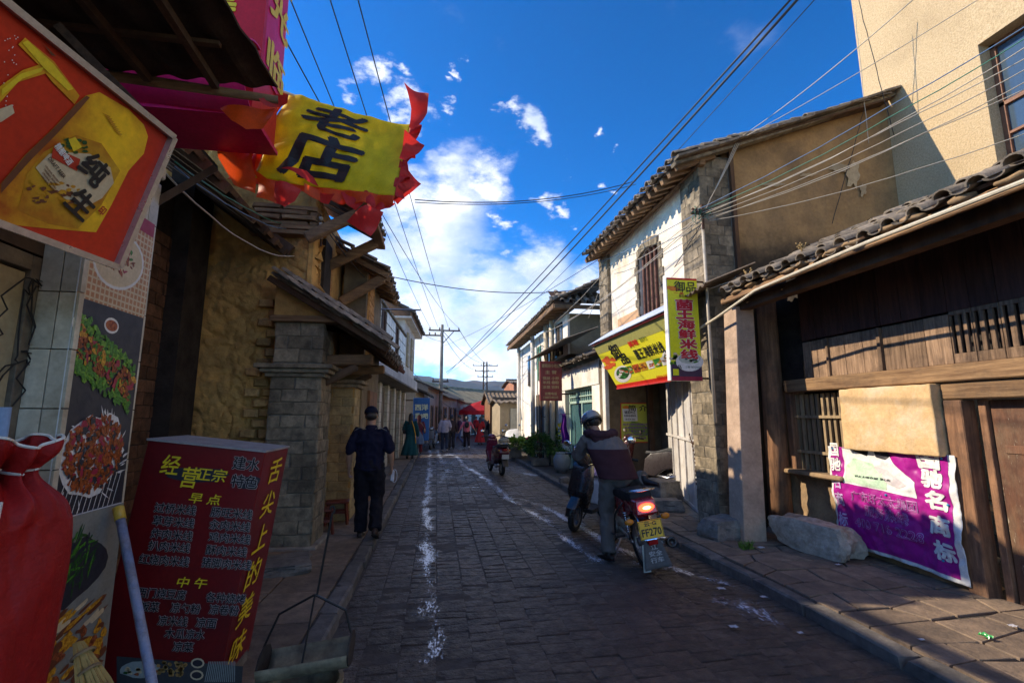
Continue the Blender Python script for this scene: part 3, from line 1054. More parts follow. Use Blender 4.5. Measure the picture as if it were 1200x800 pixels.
# upper roof
upv2 = V((-1, 0, .52)).normalized()
tiled_roof(ado, (-.93, 5.55, 4.50), (-.93, 7.62, 4.42), upv2, 2.4, sp=.19, tl=.23, limit=120)
for k in range(9):
    y = 5.65 + k * .24
    G().beam((-.90, y, 4.42), (-2.6, y, 5.28), .06, .08).jit(.01, 5, k).build('rafter', M_WOODX, ado)
G().box(-1.02, -.88, 5.5, 7.64, 4.30, 4.37).jit(.015, 3).build('fascia_board', M_WOODX, ado, bevel=.01)
for y in (6.2, 7.4):
    G().beam((-1.72, y, 3.9), (-1.0, y, 4.32), .12, .14).jit(.02, 6).build('bracket', M_WOODX, ado, bevel=.02)
tiled_roof(ado, (-.88, 7.9, 4.05), (-.88, 10.25, 4.0), upv2, 1.9, sp=.19, tl=.23, limit=120, jitter=.02)
for k in range(8):
    y = 7.95 + k * .3
    G().beam((-.86, y, 3.96), (-2.4, y, 4.72), .07, .09).jit(.02, 5, k).build('rafter', M_WOODX, ado)
G().beam((-1.6, 8.0, 3.5), (-.95, 8.05, 3.95), .13, .15).jit(.02, 6).build('bracket', M_WOODX, ado, bevel=.02)
# second pier, plinth wall and the dark shop openings behind
G().box(-1.75, -1.27, 7.72, 8.25, 0, 2.12).build('pier_core', M_ADOBE, ado)
BR_YEL = brick_meshes('brick', mat('yellow_mud_brick', (.46, .34, .16), (.30, .22, .11), scale=7, rough=.95, bump=.5, var=.18, stain=(.12, .1, .07), stain_scale=3), bev=.08, j=.03)
courses(ado, 'brick', BR_YEL, (-1.75, 7.72, .12), (1, 0, 0), (0, -1, 0), .48, 1.95, .3, .14, depth=.06, proud=.015, gap=.004)
courses(ado, 'brick', BR_YEL, (-1.27, 7.72, .12), (0, 1, 0), (1, 0, 0), .53, 1.95, .3, .14, depth=.06, proud=.015, gap=.004)
for e, z0 in ((.05, 2.08), (.11, 2.14)):
    G().box(-1.75 - e, -1.25 + e, 7.7 - e, 8.3, z0, z0 + .055).jit(.008, 6).build('cornice', M_GREYB, ado, bevel=.008)
G().box(-1.80, -1.68, 6.8, 7.72, 0, 2.4).build('wall', M_ADOBE, ado)
G().box(-1.69, -1.60, 7.0, 7.12, .1, 1.75).jit(.006, 5).build('doorpost', mat('whitewashed_post', (.46, .44, .38), (.34, .32, .27), scale=8, stain=(.15, .13, .1)), ado, bevel=.01)
G().box(-1.70, -1.56, 7.05, 7.3, 1.52, 1.78).build('meter_box', M_CONC, ado, bevel=.01)
G().box(-1.62, -1.24, 8.25, 10.4, 0, 4.3).build('wall', mat('tan_wall', (.30, .225, .13), (.2, .15, .09), scale=4, rough=.95, bump=.4, stain=(.1, .08, .06)), ado)
G().box(-1.25, -1.19, 8.9, 9.9, .1, 2.1).build('door', M_WOODV, ado, bevel=.01)
tiled_roof(ado, (-.72, 8.5, 2.62), (-.80, 10.6, 2.58), upv, .9, sp=.19, tl=.23, limit=60, jitter=.02)
for k in range(7):
    G().beam((-.70, 8.55 + k * .3, 2.55), (-1.5, 8.55 + k * .3, 3.05), .06, .07).build('rafter', mat('red_painted_wood', (.22, .09, .06), (.12, .06, .045), scale=8), ado)

# --- white tiled shop house
A = V((-1.75, 10.6, 0)); B = V((-1.30, 20.2, 0))
UO = .36
U3 = (B - A).normalized(); N3 = V((U3.y, -U3.x, 0)); L3 = (B - A).length
wt3 = thing('tiled_shop_house', 'two storey shop house clad in white tiles, on the left', 'building', A)
def b3(s0, s1, d0, d1, z0, z1):
    g = G()
    q = [A + U3 * s0 + N3 * d0, A + U3 * s0 + N3 * d1, A + U3 * s1 + N3 * d1, A + U3 * s1 + N3 * d0]
    return g.hexa([V((p.x, p.y, z0)) for p in q] + [V((p.x, p.y, z1)) for p in q])
b3(0, L3, -4, -.12, 0, 3.0).build('wall', mat('shop_back_wall', (.2, .17, .12), (.13, .11, .08)), wt3)
b3(0, L3 * .62, -3.8, UO - .02, 3.0, 4.30).build('wall', M_MORTAR, wt3)
b3(-.05, L3 + .1, -.6, UO + .10, 2.66, 3.02).build('fascia', mat('pale_fascia', (.55, .53, .50), (.42, .41, .40), scale=5, stain=(.25, .24, .23)), wt3, bevel=.01)
b3(-.05, L3 + .1, -.6, UO + .16, 2.60, 2.655).build('canopy_slab', M_CONC, wt3, bevel=.01)
b3(-.05, L3 * .62, -.1, UO + .05, 4.30, 4.36).build('coping', M_CONC, wt3, bevel=.008)
wins = [(1.0, 1.75), (3.4, 4.15)]
courses(wt3, 'wall_tile', BR_TILEW, A + N3 * UO + V((0, 0, 3.05)), U3, N3, L3 * .62, 1.24, .42, .31, gap=.03, depth=.04, proud=.0, bond=0, rough=.001,
        hole=lambda x, z: any(a < x < b and z < 1.15 for a, b in wins))
for a, b in wins:
    w = b3(a, b, UO - .06, UO - .01, 3.1, 4.2).build('window', mat('brown_window', (.10, .06, .04), (.06, .04, .03)), wt3)
    b3(a + .33, a + .39, UO - .01, UO + .02, 3.1, 4.2).build('mullion', M_RUST, w)
M_PLY = mat('tan_shutter', (.34, .28, .19), (.25, .2, .14), scale=3, rough=.7, stretch=(2, 2, .3), stain=(.15, .12, .08), stain_amt=.4)
s = .1; k = 0
while s < L3 - .5:
    b3(s, s + .42, -.12, .02, .1, 2.6).build('pilaster', M_MORTAR, wt3)
    pc = A + U3 * s + N3 * .02
    courses(wt3, 'wall_tile', BR_TILEW, pc + V((0, 0, .12)), U3, N3, .42, 2.45, .14, .27, gap=.012, depth=.02, proud=.006, bond=0, rough=.001, limit=30 if k < 5 else 0)
    courses(wt3, 'wall_tile', BR_TILEW, A + U3 * s - N3 * .12 + V((0, 0, .12)), N3, -U3, .14, 2.45, .14, .27, gap=.012, depth=.02, proud=.006, bond=0, rough=.001, limit=12 if k < 5 else 0)
    if s + 1.5 < L3:
        dd = b3(s + .44, s + 1.48, -.10, -.06, .1, 2.5).build('shutter', M_PLY, wt3)
        for q in (.70, .96, 1.22):
            b3(s + q, s + q + .02, -.06, -.045, .12, 2.48).build('shutter_seam', M_RUST, dd)
    s += 1.5; k += 1
# gabled upper storey beyond, with its eave
up5 = thing('plastered_upper_storey', 'pale plastered upper storey with a wide tiled eave, behind the white tiled front', 'building', B)
b3(L3 * .62 + .02, L3, -3.5, UO - .05, 3.03, 4.95).build('wall', mat('pale_render', (.62, .60, .55), (.5, .48, .44), scale=4, stain=(.35, .32, .27)), up5)
for (a, b) in ((6.6, 7.3), (8.0, 8.9)):
    w = b3(a, b, UO - .05, UO, 3.4, 4.6).build('window', mat('yellowed_window', (.42, .36, .22), (.3, .26, .17)), up5)
    for zz in (3.8, 4.2):
        b3(a, b, UO, UO + .02, zz, zz + .04).build('glazing_bar', M_WHITE, w)
    b3((a + b) / 2, (a + b) / 2 + .04, UO, UO + .021, 3.4, 4.6).build('glazing_bar', M_WHITE, w)
b3(L3 * .62 - .3, L3 + .7, -.1, .55, 4.93, 4.99).build('soffit', M_WHITE, up5)
b3(L3 * .62 - .3, L3 + .7, .5, .56, 4.99, 5.12).build('fascia_board', M_WOODX, up5)
e0 = A + U3 * (L3 * .62 - .35) + N3 * .62 + V((0, 0, 5.10)); e1 = A + U3 * (L3 + .75) + N3 * .62 + V((0, 0, 5.10))
tiled_roof(up5, e0, e1, V((-.9, .06, .45)), 2.5, sp=.22, tl=.26, limit=70)
g = G().tube([A + U3 * .4 + N3 * UO + V((0, 0, 4.05)), A + U3 * .5 + N3 * 1.3 + V((0, 0, 4.07))], .02, 6)
g.build('drain_pipe', M_STEEL, wt3)
# ================================================================== right side
# --- gate house with wooden front, X = 4.75
gh = thing('wooden_gate_house', 'dark timber fronted gate house with overhanging tiled eave, at the right', 'building', (4.9, 4.5, 0))
M_MUDR = mat('brown_mud_render', (.38, .25, .13), (.25, .165, .09), scale=4, rough=.95, bump=.6, bscale=30, stain=(.10, .08, .06), stain_scale=1.7, stain_amt=.55)
disp_wall('wall', (4.78, 6.35, .02), (0, -1, 0), (0, 0, 1), 2.48, .90, M_MUDR, gh, amp=.03, nu=60, nv=24, thick=.3)
G().box(4.60, 4.95, 5.02, 5.95, .90, .955).jit(.012, 6).build('sill', M_MUDR, gh, bevel=.015)
G().box(4.74, 4.95, 3.87, 5.06, .90, 1.95).build('wall', M_MUDR, gh)
G().box(4.98, 5.02, 5.06, 5.9, .9, 1.97).build('window_dark', M_DARK, gh)
M_BAR = mat('window_bar_wood', (.34, .25, .14), (.2, .14, .085), scale=8, rough=.85, bump=.4, stretch=(3, 3, .4), var=.25)
for k in range(9):
    y = 5.13 + k * .088
    G().box(4.80, 4.83, y, y + .035, .955, 1.93).jit(.004, 7, k).build('window_bar', M_BAR, gh)
for z in (1.17, 1.62):
    G().box(4.765, 4.80, 5.06, 5.88, z, z + .035).jit(.004, 7).build('window_rail', M_BAR, gh)
G().box(4.72, 4.86, 5.86, 5.96, .9, 1.97).jit(.006, 6).build('post', M_WOODV, gh, bevel=.008)
G().box(4.66, 4.86, 3.0, 5.9, 1.965, 2.125).jit(.012, 4).build('beam', M_WOODX, gh, bevel=.012)
G().box(4.70, 4.86, -1.0, 3.86, 1.80, 1.955).jit(.008, 4).build('lintel', M_WOODX, gh, bevel=.01)
G().box(4.66, 4.86, -1.0, 2.995, 1.965, 2.10).jit(.008, 4).build('beam', M_WOODX, gh, bevel=.01)
# wall boards above the beam, each its own piece
rr = random.Random(17)
y = 5.60
ws = [.14, .10, .16, .04, .22, .24, .2, .05, .24, .22, .24, .2, .22, .24, .2, .22, .24, .22, .2, .24, .2]
M_WOODL = mat('sunlit_tone_board', (.32, .205, .125), (.14, .088, .055), scale=9, rough=.85, bump=.6, bscale=40, stretch=(4.5, 4.5, .35), var=.28, stain=(.06, .04, .03), stain_scale=3.0, stain_amt=.75)  # lower boards: weathered wood, lightened in colour for the sun on them
M_SHADEB = mat('eave_shade_board', (.085, .035, .025), (.04, .018, .014), scale=7, rough=.8, bump=.4, bscale=35, stretch=(3.5, 3.5, .35), var=.25)  # upper boards: deep shade under the eave put into the colour
for k, w in enumerate(ws):
    y0 = y - w
    thinb = w < .06
    zt = 2.60
    g = G()
    if 3.2 < y0 + w / 2 < 3.72:
        # vent board with round-ended slots: built of strips between openings
        ns = 2 if w > .18 else 1
        edges = []
        sw = .035
        cs = [y0 + w * (q + .5) / 3 for q in range(3)]
        xs = [y0 + .003]
        for c in cs:
            xs += [c - sw / 2, c + sw / 2]
        xs.append(y - .003)
        for q in range(0, len(xs), 2):
            g.box(4.76, 4.79, xs[q], xs[q + 1], 2.22, 2.58)
        g.box(4.76, 4.79, y0 + .003, y - .003, 2.13, 2.22)
        g.box(4.76, 4.79, y0 + .003, y - .003, 2.58, 2.62)
    else:
        o = -.03 if thinb else rr.uniform(-.004, .004)
        g.box(4.76 + o, 4.80, y0 + .003, y - .003, 2.13, zt)
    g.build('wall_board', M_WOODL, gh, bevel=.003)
    G().box(4.755 + rr.uniform(-.004, .004), 4.79, y0 + .003, y - .003, 2.622, 3.62).build('upper_board', M_SHADEB, gh, bevel=.003)
    y = y0
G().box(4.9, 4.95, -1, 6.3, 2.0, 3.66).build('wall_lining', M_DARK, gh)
# door
M_DOOR = mat('worn_door_paint', (.17, .075, .04), (.09, .042, .026), scale=6, rough=.6, bump=.5, bscale=30, stretch=(2.5, 2.5, .5), stain=(.20, .13, .075), stain_scale=2.6, stain_amt=.7, wear=(.36, .29, .2), wear_at=.62)
drf = G().box(4.70, 4.86, 3.70, 3.86, .0, 1.795).jit(.006, 5).build('door_post', M_WOODV, gh, bevel=.008)
G().box(4.80, 4.90, 3.58, 3.64, .05, 1.795).build('door_stile', M_WOODV, gh, bevel=.005)
y = 3.575
dooro = G().box(4.87, 4.885, 2.2, 3.58, .06, 1.79).build('door', M_DOOR, gh)
for k in range(5):
    G().box(4.84, 4.868, y - .262, y - .006, .06, 1.785).jit(.003, 4, k).build('door_plank', M_DOOR, dooro, bevel=.004)
    y -= .268
G().box(4.83, 4.855, 2.3, 3.5, 1.33, 1.40).build('door_ledge', M_DOOR, dooro, bevel=.005)
G().box(4.62, 4.95, 2.2, 3.70, .0, .075).jit(.01, 4).build('door_sill', M_WOODX, gh, bevel=.01)
# plastered hood box on the wall
hb = thing('plastered_wall_box', 'sunlit tan plastered box jutting from the wall above the purple banner', 'wall box', (4.7, 4.4, 1.3))
g = G().box(4.60, 4.80, 3.87, 4.93, 1.27, 1.945)
g.jit(.012, 2.5)
M_BOX = mat('sandy_render', (.64, .43, .22), (.50, .33, .16), scale=5, rough=.95, bump=.5, bscale=28, stain=(.62, .52, .38), stain_scale=3, stain_amt=.6, spec=.1)
me = g.mesh('box', M_BOX, bevel=.014, bseg=2, smooth=True)
for v in me.vertices:
    pass
bx = link('box', me, None)
bm = bmesh.new(); bm.from_mesh(me)
bmesh.ops.subdivide_edges(bm, edges=[e for e in bm.edges if e.calc_length() > .2], cuts=12, use_grid_fill=True)
for v in bm.verts:
    v.co += noise.noise_vector(v.co * 9) * .007 + noise.noise_vector(v.co * 3) * .006
bm.to_mesh(me); bm.free()
me.transform(wmat(hb).inverted()); bx.parent = hb
me.polygons.foreach_set('use_smooth', [True] * len(me.polygons))
# faint whitewash dabs on its face
g = G()
fnb = flat_fn((4.582, 4.40, 1.62), (0, -1, 0), (0, 0, 1))
for (cx, cy, w, h) in [(-.38, .19, .07, .03), (-.30, .15, .05, .05), (-.42, .08, .06, .015), (-.22, .10, .02, .09), (-.05, .10, .03, .02), (.02, .05, .012, .10), (.1, -.04, .02, .06), (-.2, -.14, .015, .03), (-.34, .235, .1, .012)]:
    for q in range(9):
        blob(g, fnb, cx + rr.uniform(-w, w), cy + rr.uniform(-h, h), rr.uniform(.004, .013), rr.uniform(.004, .01), .003, n=6, wob=.4)
# concrete post and timber column at the gate
cp = thing('square_concrete_post', 'square pink-plastered post carrying the gate eave beside the brick pillar', 'post', (4.0, 5.85, .1))
g = G()
g.hexa([(3.80, 5.72, .0), (4.10, 5.70, .0), (4.12, 6.02, .0), (3.80, 6.02, .0), (3.92, 5.72, 3.1), (4.17, 5.70, 3.1), (4.17, 6.0, 3.1), (3.92, 6.0, 3.1)])
g.build('post', mat('pinkish_render', (.50, .36, .26), (.38, .27, .195), scale=5, rough=.95, bump=.5, bscale=28, stain=(.2, .15, .11), stain_scale=2, stain_amt=.6), cp, bevel=.015, bseg=2)
wc = thing('timber_column', 'round dark timber column standing behind the square post', 'column', (4.66, 6.1, .1))
G().tube([(4.62, 6.1, .02), (4.64, 6.1, 1.5), (4.66, 6.1, 3.3)], [.15, .14, .13], 16).jit(.008, 4).build('shaft', M_WOODV, wc, smooth=True)
G().lathe([(.001, .0), (.2, .0), (.21, .1), (.17, .16), (.001, .17)], (4.62, 6.1, 0), seg=14).build('base_stone', M_CONC, wc)
# eave roof
upg = V((1, 0, .46)).normalized()
def sag(a, b):
    return .03 * math.sin(a * 9) - .02 * math.sin(a * math.pi)
tiled_roof(gh, (3.75, 1.2, 3.27), (3.75, 5.75, 3.25), upg, 2.2, sp=.235, tl=.26, limit=295, sagfn=sag, jitter=.012)
g = G()
G().box(3.79, 3.84, .8, 5.85, 3.145, 3.22).jit(.02, 3).build('fascia_board', M_WOODX, gh, bevel=.012)
g = G()
for k in range(20):
    y = 1.1 + k * .245
    b_ = G().beam((3.80, y, 3.17), (5.9, y, 4.14), .07, .08).jit(.01, 5, k)
    b_.build('rafter', M_OLDWOOD, gh)
G().beam((4.05, .8, 3.12), (4.05, 5.95, 3.12), .14, .14).jit(.012, 3).build('purlin', M_OLDWOOD, gh)
# mud bedding lumps under the tile edge
for k in range(15):
    y = 1.3 + k * .3
    G().ball((3.80, y + rr.uniform(-.05, .05), 3.235), (.07, .11, .028), 8, 5).jit(.03, 9).build('mud_bedding', M_MUDR, gh, smooth=True)
pp = G().tube([(3.69, .9, 3.12), (3.69, 3.5, 3.15), (3.70, 5.0, 3.12), (3.74, 5.9, 2.97), (3.74, 6.6, 2.86)], .018, 8)
tag(pp.build('conduit_pipe', mat('ivory_pipe', (.62, .56, .42), (.5, .44, .32), scale=9, rough=.5)), 'long ivory conduit pipe running under the edge of the gate eave', 'pipe')
cr = G()
def corr(u, v):
    return (3.52 + .75 * v, 5.72 + 1.05 * u, 3.40 - .10 * u + .32 * v + .02 * math.sin(u * 50))
cr.sheet(corr, 60, 3, thick=.006)
tag(cr.build('corrugated_sheet', mat('rusted_sheet', (.28, .22, .16), (.15, .11, .08), scale=7, rough=.7, metal=.4)), 'short rusty corrugated sheet patching the eave by the brick pillar', 'roof sheet')
# little dry weeds on the eave
for (y, z) in ((4.35, 3.40), (5.25, 3.38)):
    g = G()
    for q in range(16):
        a = rr.uniform(0, 6.28); l = rr.uniform(.04, .1)
        b0 = V((3.80, y, z - .02))
        g.tube([b0, b0 + V((math.cos(a) * l * .5, math.sin(a) * l * .7, l))], [.003, .0015], 4)
        g.ball(b0 + V((math.cos(a) * l * .5, math.sin(a) * l * .7, l)), .010, 5, 3)
    tag(g.build('dry_weed', mat('dry_straw', (.45, .30, .12), (.3, .2, .08))), 'tuft of dry weed on the gate eave tiles, %s' % ('nearer the bricks' if y > 5 else 'halfway along'), 'weed')

# --- tan pebble-dash house at top right
M_PEB = mat('pebble_dash', (.68, .52, .31), (.50, .36, .20), scale=40, rough=.95, bump=1.0, bscale=90, var=0, spec=.1, stain=(.36, .26, .15), stain_scale=.55, stain_amt=.5)
th = thing('pebbledash_house', 'tall sunlit tan pebble-dashed house with a brown framed window, top right', 'building', (8, 3, 0))
G().box(7.4, 12, -3, 3.85, 0, 12).build('wall', M_PEB, th)
g = G().box(7.4, 12, 4.93, 6.72, 0, 12); g.build('wall', M_PEB, th)
G().box(7.4, 12, 3.85, 4.93, 0, 4.93).build('wall', M_PEB, th)
G().box(7.4, 12, 3.85, 4.93, 6.8, 12).build('wall', M_PEB, th)
wd = G().box(7.62, 7.66, 3.85, 4.93, 4.93, 6.8).build('window', plain('blue_sky_glass', (.06, .09, .12), .03, spec=.9), th)
M_FR = mat('varnished_frame', (.22, .09, .045), (.14, .06, .03), scale=8, rough=.5)
for (y0, y1, z0, z1) in [(4.86, 4.93, 4.93, 6.8), (3.85, 4.93, 4.93, 5.0), (3.85, 4.93, 6.73, 6.8), (3.85, 4.93, 5.85, 5.91), (4.36, 4.41, 4.93, 6.8), (4.1, 4.86, 5.42, 5.46)]:
    G().box(7.58, 7.64, y0, y1, z0, z1).build('frame', M_FR, wd, bevel=.004)
for z in (5.1, 5.25, 5.4, 5.58, 5.75, 6.05, 6.25, 6.45):
    G().tube([(7.645, 3.9, z), (7.645, 4.86, z + .0)], .008, 5).build('curtain_fold', M_WHITE, wd)

# --- two storey noodle shop house, X = 3.85, Y 6.3 .. 10.9
ns_ = thing('noodle_shop_house', 'two storey house with white plaster front, barred arched window and brick corner piers', 'building', (4.8, 8.5, 0))
M_OCH = mat('ochre_gable_render', (.38, .235, .105), (.26, .165, .08), scale=2.5, rough=.95, bump=.35, bscale=22, stain=(.16, .11, .07), stain_scale=1.3, stain_amt=.6, spec=.1)
def gz(x):
    return 5.60 + (x - 3.85) * .36 + .012 * (x - 3.85) ** 2
def gab(a, b):
    x = 4.30 + 3.5 * a
    z = 0 + gz(x) * b
    return (x, 6.33 - .015 * noise.noise(V((x * 2, z * 2, 0))), z)
g = G().sheet(gab, 30, 30, thick=.2)
g.build('gable_wall', M_OCH, ns_, smooth=True)
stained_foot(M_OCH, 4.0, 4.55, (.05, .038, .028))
# brick quoin pier at the near corner
def pier(y0, y1, x0, x1, z1, nm):
    G().box(x0 + .03, x1 - .0, y0 + .03, y1 - .02, 0, z1).build('pier_core', M_MORTAR, ns_)
pier(6.27, 6.89, 3.83, 4.38, 5.6, 'a')
courses(ns_, 'brick', BR_GREY, (3.87, 6.29, .12), (0, 1, 0), (-1, 0, 0), .58, 5.45, .29, .155, depth=.05, proud=.02, gap=.006, rough=.004)
courses(ns_, 'brick', BR_GREY, (3.85, 6.31, .12), (1, 0, 0), (0, -1, 0), .5, 5.45, .25, .155, depth=.05, proud=.02, gap=.006, rough=.004)
G().box(3.86, 4.28, 10.33, 10.90, 2.9, 5.5).build('pier_core', M_MORTAR, ns_)
courses(ns_, 'brick', BR_GREY, (3.87, 10.32, 2.9), (0, 1, 0), (-1, 0, 0), .58, 2.5, .29, .18, depth=.05, proud=.02, gap=.008, limit=100)
courses(ns_, 'brick', BR_GREY, (3.85, 10.34, 2.9), (1, 0, 0), (0, -1, 0), .4, 2.5, .2, .18, depth=.05, proud=.02, gap=.008, limit=60)
# conduit strip on the gable corner
G().box(4.36, 4.42, 6.24, 6.30, 3.5, 5.75).build('timber_strip', M_OLDWOOD, ns_)
# plaster front, upper storey, round an arched window Y 7.85 .. 8.65
WY0, WY1, WZ0, WZT = 7.85, 8.75, 3.3, 4.75
M_PLF = mat('limewashed_front', (.82, .74, .60), (.70, .60, .46), scale=3.5, rough=.92, bump=.35, bscale=28, stain=(.52, .35, .22), stain_scale=1.4, stain_amt=.75, spec=.1)
def front(y0, y1, z0, z1):
    G().box(3.93, 4.2, y0, y1, z0, z1).build('front_wall', M_PLF, ns_)
front(6.88, WY0, 2.95, 5.5)
front(WY1, 10.32, 2.95, 5.5)
front(WY0, WY1, 2.95, WZ0)
g = G()
arch = [(WY0 + (WY1 - WY0) * i / 8, WZT + .10 * math.sin(math.pi * i / 8)) for i in range(9)]
for i in range(8):
    (ya, za), (yb, zb) = arch[i], arch[i + 1]
    g.hexa([(3.93, ya, za), (4.2, ya, za), (4.2, yb, zb), (3.93, yb, zb), (3.93, ya, 5.5), (4.2, ya, 5.5), (4.2, yb, 5.5), (3.93, yb, 5.5)])
g.build('front_wall', M_PLF, ns_)
for i in range(8):
    (ya, za), (yb, zb) = arch[i], arch[i + 1]
    a = i / 8 * math.pi
    put('brick', BR_GREY[i % 4], ns_, frame((3.92, (ya + yb) / 2, (za + zb) / 2 + .08), (0, yb - ya - .008, zb - za), (.06, 0, 0), (0, (za - zb), .17)))
for k in range(9):
    z = WZ0 + .08 + k * .165
    for yy, sg in ((WY0, -1), (WY1, 1)):
        w = .16 if k % 2 else .09
        put('brick', BR_GREY[k % 4], ns_, frame((3.925, yy + sg * w / 2, z), (0, w, 0), (.04, 0, 0), (0, 0, .155)))
G().box(4.12, 4.16, WY0, WY1, WZ0, 4.9).build('window', M_DARK, ns_)
for k in range(5):
    y = WY0 + .1 + k * .175
    G().tube([(3.99, y, WZ0), (3.99, y, 4.86)], .032, 8).build('window_bar', mat('dark_red_bar', (.20, .09, .06), (.12, .055, .04), scale=9), ns_)
G().box(3.9, 4.1, WY0 - .05, WY1 + .05, WZ0 - .05, WZ0).build('window_sill', M_GREYB, ns_, bevel=.008)
G().box(3.905, 3.928, 8.8, 9.9, 3.0, 3.75).jit(.0, 1).build('bare_patch', mat('bare_render', (.50, .31, .17), (.42, .26, .14), scale=8, rough=.95), ns_)
# ground floor: deep porch
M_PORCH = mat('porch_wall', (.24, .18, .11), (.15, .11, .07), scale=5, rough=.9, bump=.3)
G().box(3.86, 7, 10.93, 11.1, 0, 3.0).build('porch_wall', M_PORCH, ns_)
G().box(5.3, 5.4, 6.6, 10.93, 0, 3.0).build('porch_wall', M_PORCH, ns_)
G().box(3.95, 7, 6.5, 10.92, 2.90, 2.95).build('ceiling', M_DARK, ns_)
G().box(3.86, 3.955, 10.72, 10.92, .05, 2.9).build('porch_pier', M_WHITE, ns_, bevel=.01)
G().box(4.95, 5.08, 10.80, 10.92, .05, 2.6).build('door_jamb', M_OLDWOOD, ns_, bevel=.01)
G().box(3.95, 5.4, 6.9, 10.9, .09, .115).build('porch_floor', M_CONC, ns_)
# roof
upr = V((1, 0, .37)).normalized()
tiled_roof(ns_, (3.42, 6.12, 5.42), (3.42, 10.75, 5.42), upr, 4.1, sp=.235, tl=.24, limit=290)
for k in range(20):
    y = 6.25 + k * .235
    G().beam((3.47, y, 5.34), (4.1, y, 5.58), .08, .09).jit(.006, 5, k).build('rafter', M_WOODX, ns_)
G().box(3.83, 3.93, 6.2, 10.9, 5.40, 5.50).build('wall_plate', M_WOODX, ns_, bevel=.01)
g = G()
def verge(u, v):
    x = 3.40 + 4.0 * u
    zt = 5.42 + (x - 3.42) * .37 + .10 * u * u
    return (x, 6.08 + .0 * v, zt - .02 - .12 * v)
for k in range(12):
    u0 = k / 12; u1 = (k + 1) / 12 - .002
    a = V(verge(u0, 0)); b = V(verge(u1, 0))
    g = G().beam(a + V((0, .08, .02 + (.012 if k % 2 else 0))), b + V((0, .08, .02)), .26, .035)
    g.build('verge_slate', M_TILE, ns_)
    G().beam(a + V((0, .12, -.045)), b + V((0, .12, -.045)), .14, .05).build('verge_brick', M_GREYB, ns_)
# iron gate leaf, angled, catching the sun
ga = thing('iron_gate', 'sunlit white iron gate leaf with a chain, in front of the porch', 'gate', (4.05, 6.95, .1))
q0 = V((4.02, 6.92, .12)); q1 = V((4.98, 9.95, .14))
ug = (q1 - q0); Lg = ug.length; ug.normalize(); ngt = V((-ug.y, ug.x, 0))
if ngt.x > 0:
    ngt = -ngt
M_GATE = mat('chalky_white_paint', (.60, .57, .52), (.48, .45, .41), scale=5, rough=.6, bump=.15, stain=(.32, .26, .2), stain_scale=3, stain_amt=.5, spec=.3)
npn = 5
for k in range(npn):
    a = q0 + ug * (Lg * k / npn + .02); b = q0 + ug * (Lg * (k + 1) / npn - .02)
    G().slab([a, b, b + V((0, 0, 1.55)), a + V((0, 0, 1.55))][::-1] if False else [b, a, a + V((0, 0, 2.55)), b + V((0, 0, 2.55))], .02).build('gate_panel', M_GATE, ga, bevel=.004)
    G().beam(a - ug * .02 + ngt * .012, a - ug * .02 + ngt * .012 + V((0, 0, 2.6)), .04, .035, up=ngt).build('gate_stile', M_GATE, ga)
for z in (.03, 1.12, 2.55):
    G().beam(q0 + V((0, 0, z)) + ngt * .02, q1 + V((0, 0, z)) + ngt * .02, .03, .045).build('gate_rail', M_GATE, ga)
ch = thing('gate_chain', 'rusty looped chain hanging on the white iron gate', 'chain', q0 + ug * .55 + V((0, 0, 1.1)) + ngt * .05)
g = G()
base = q0 + ug * .50 + ngt * .055
for k in range(26):
    t = k / 25
    if k < 12:
        tt = k / 11
        c = base + ug * (-.28 + .42 * tt) + V((0, 0, 1.22 - .28 * math.sin(tt * math.pi) * .5))
    elif k < 18:
        tt = (k - 12) / 5
        c = base + ug * (.14 - .30 * tt) + V((0, 0, 1.22 - .30 * tt))
    else:
        tt = (k - 18) / 7
        c = base + ug * (-.16) + V((0, 0, .92 - .45 * tt))
    ax = V((rr.uniform(-.3, .3), rr.uniform(-1, 1), rr.uniform(-1, 1))).normalized()
    pts = [c + (ug * math.cos(a) * .022 + V((0, 0, 1)) * math.sin(a) * .015) for a in [6.283 * q / 8 for q in range(9)]]
    g.tube(pts, .006, 5, caps=False)
g.build('links', M_RUST, ch)

# --- white shop next along, Y 10.95 .. 15.3
ws_ = thing('whitewashed_shop', 'low whitewashed shop with a pale green glazed door and ragged roof edge', 'building', (4.5, 13, 0))
G().box(3.88, 4.1, 11.15, 11.75, 0, 2.75).build('wall', M_WHITE, ws_)
G().box(3.88, 4.1, 14.35, 15.3, 0, 2.75).build('wall', M_WHITE, ws_)
def rag(a, b):
    y = 11.15 + 4.15 * a
    zt = 3.02 + .06 * noise.noise(V((y * 5, 0, 0)))
    return (3.86, y, 2.42 + (zt - 2.42) * b)
G().sheet(lambda a, b: rag(1 - a, b), 60, 4, thick=.25).build('wall', M_WHITE, ws_)
G().box(4.1, 8, 11.15, 11.3, 0, 2.9).build('wall', M_CONC, ws_)
G().box(4.1, 8, 15.15, 15.3, 0, 3.4).build('wall', M_CONC, ws_)
gd = G().box(4.05, 4.08, 11.8, 14.3, .1, 2.42).build('glazed_door', plain('teal_glass', (.05, .12, .13), .15, spec=.6), ws_)
M_PG = mat('pale_green_paint', (.42, .56, .46), (.34, .46, .38), scale=6, rough=.5)
for (y0, y1, z0, z1) in [(11.78, 11.86, .1, 2.42), (14.24, 14.32, .1, 2.42), (11.8, 14.3, 2.0, 2.07), (11.8, 14.3, 2.36, 2.42), (13.0, 13.06, .1, 2.0), (11.8, 14.3, 2.18, 2.21)]:
    G().box(4.0, 4.06, y0, y1, z0, z1).build('frame', M_PG, gd, bevel=.005)
for k in range(12):
    G().box(4.02, 4.035, 11.95 + k * .2, 11.975 + k * .2, 2.07, 2.36).build('grille_bar', M_PG, gd)
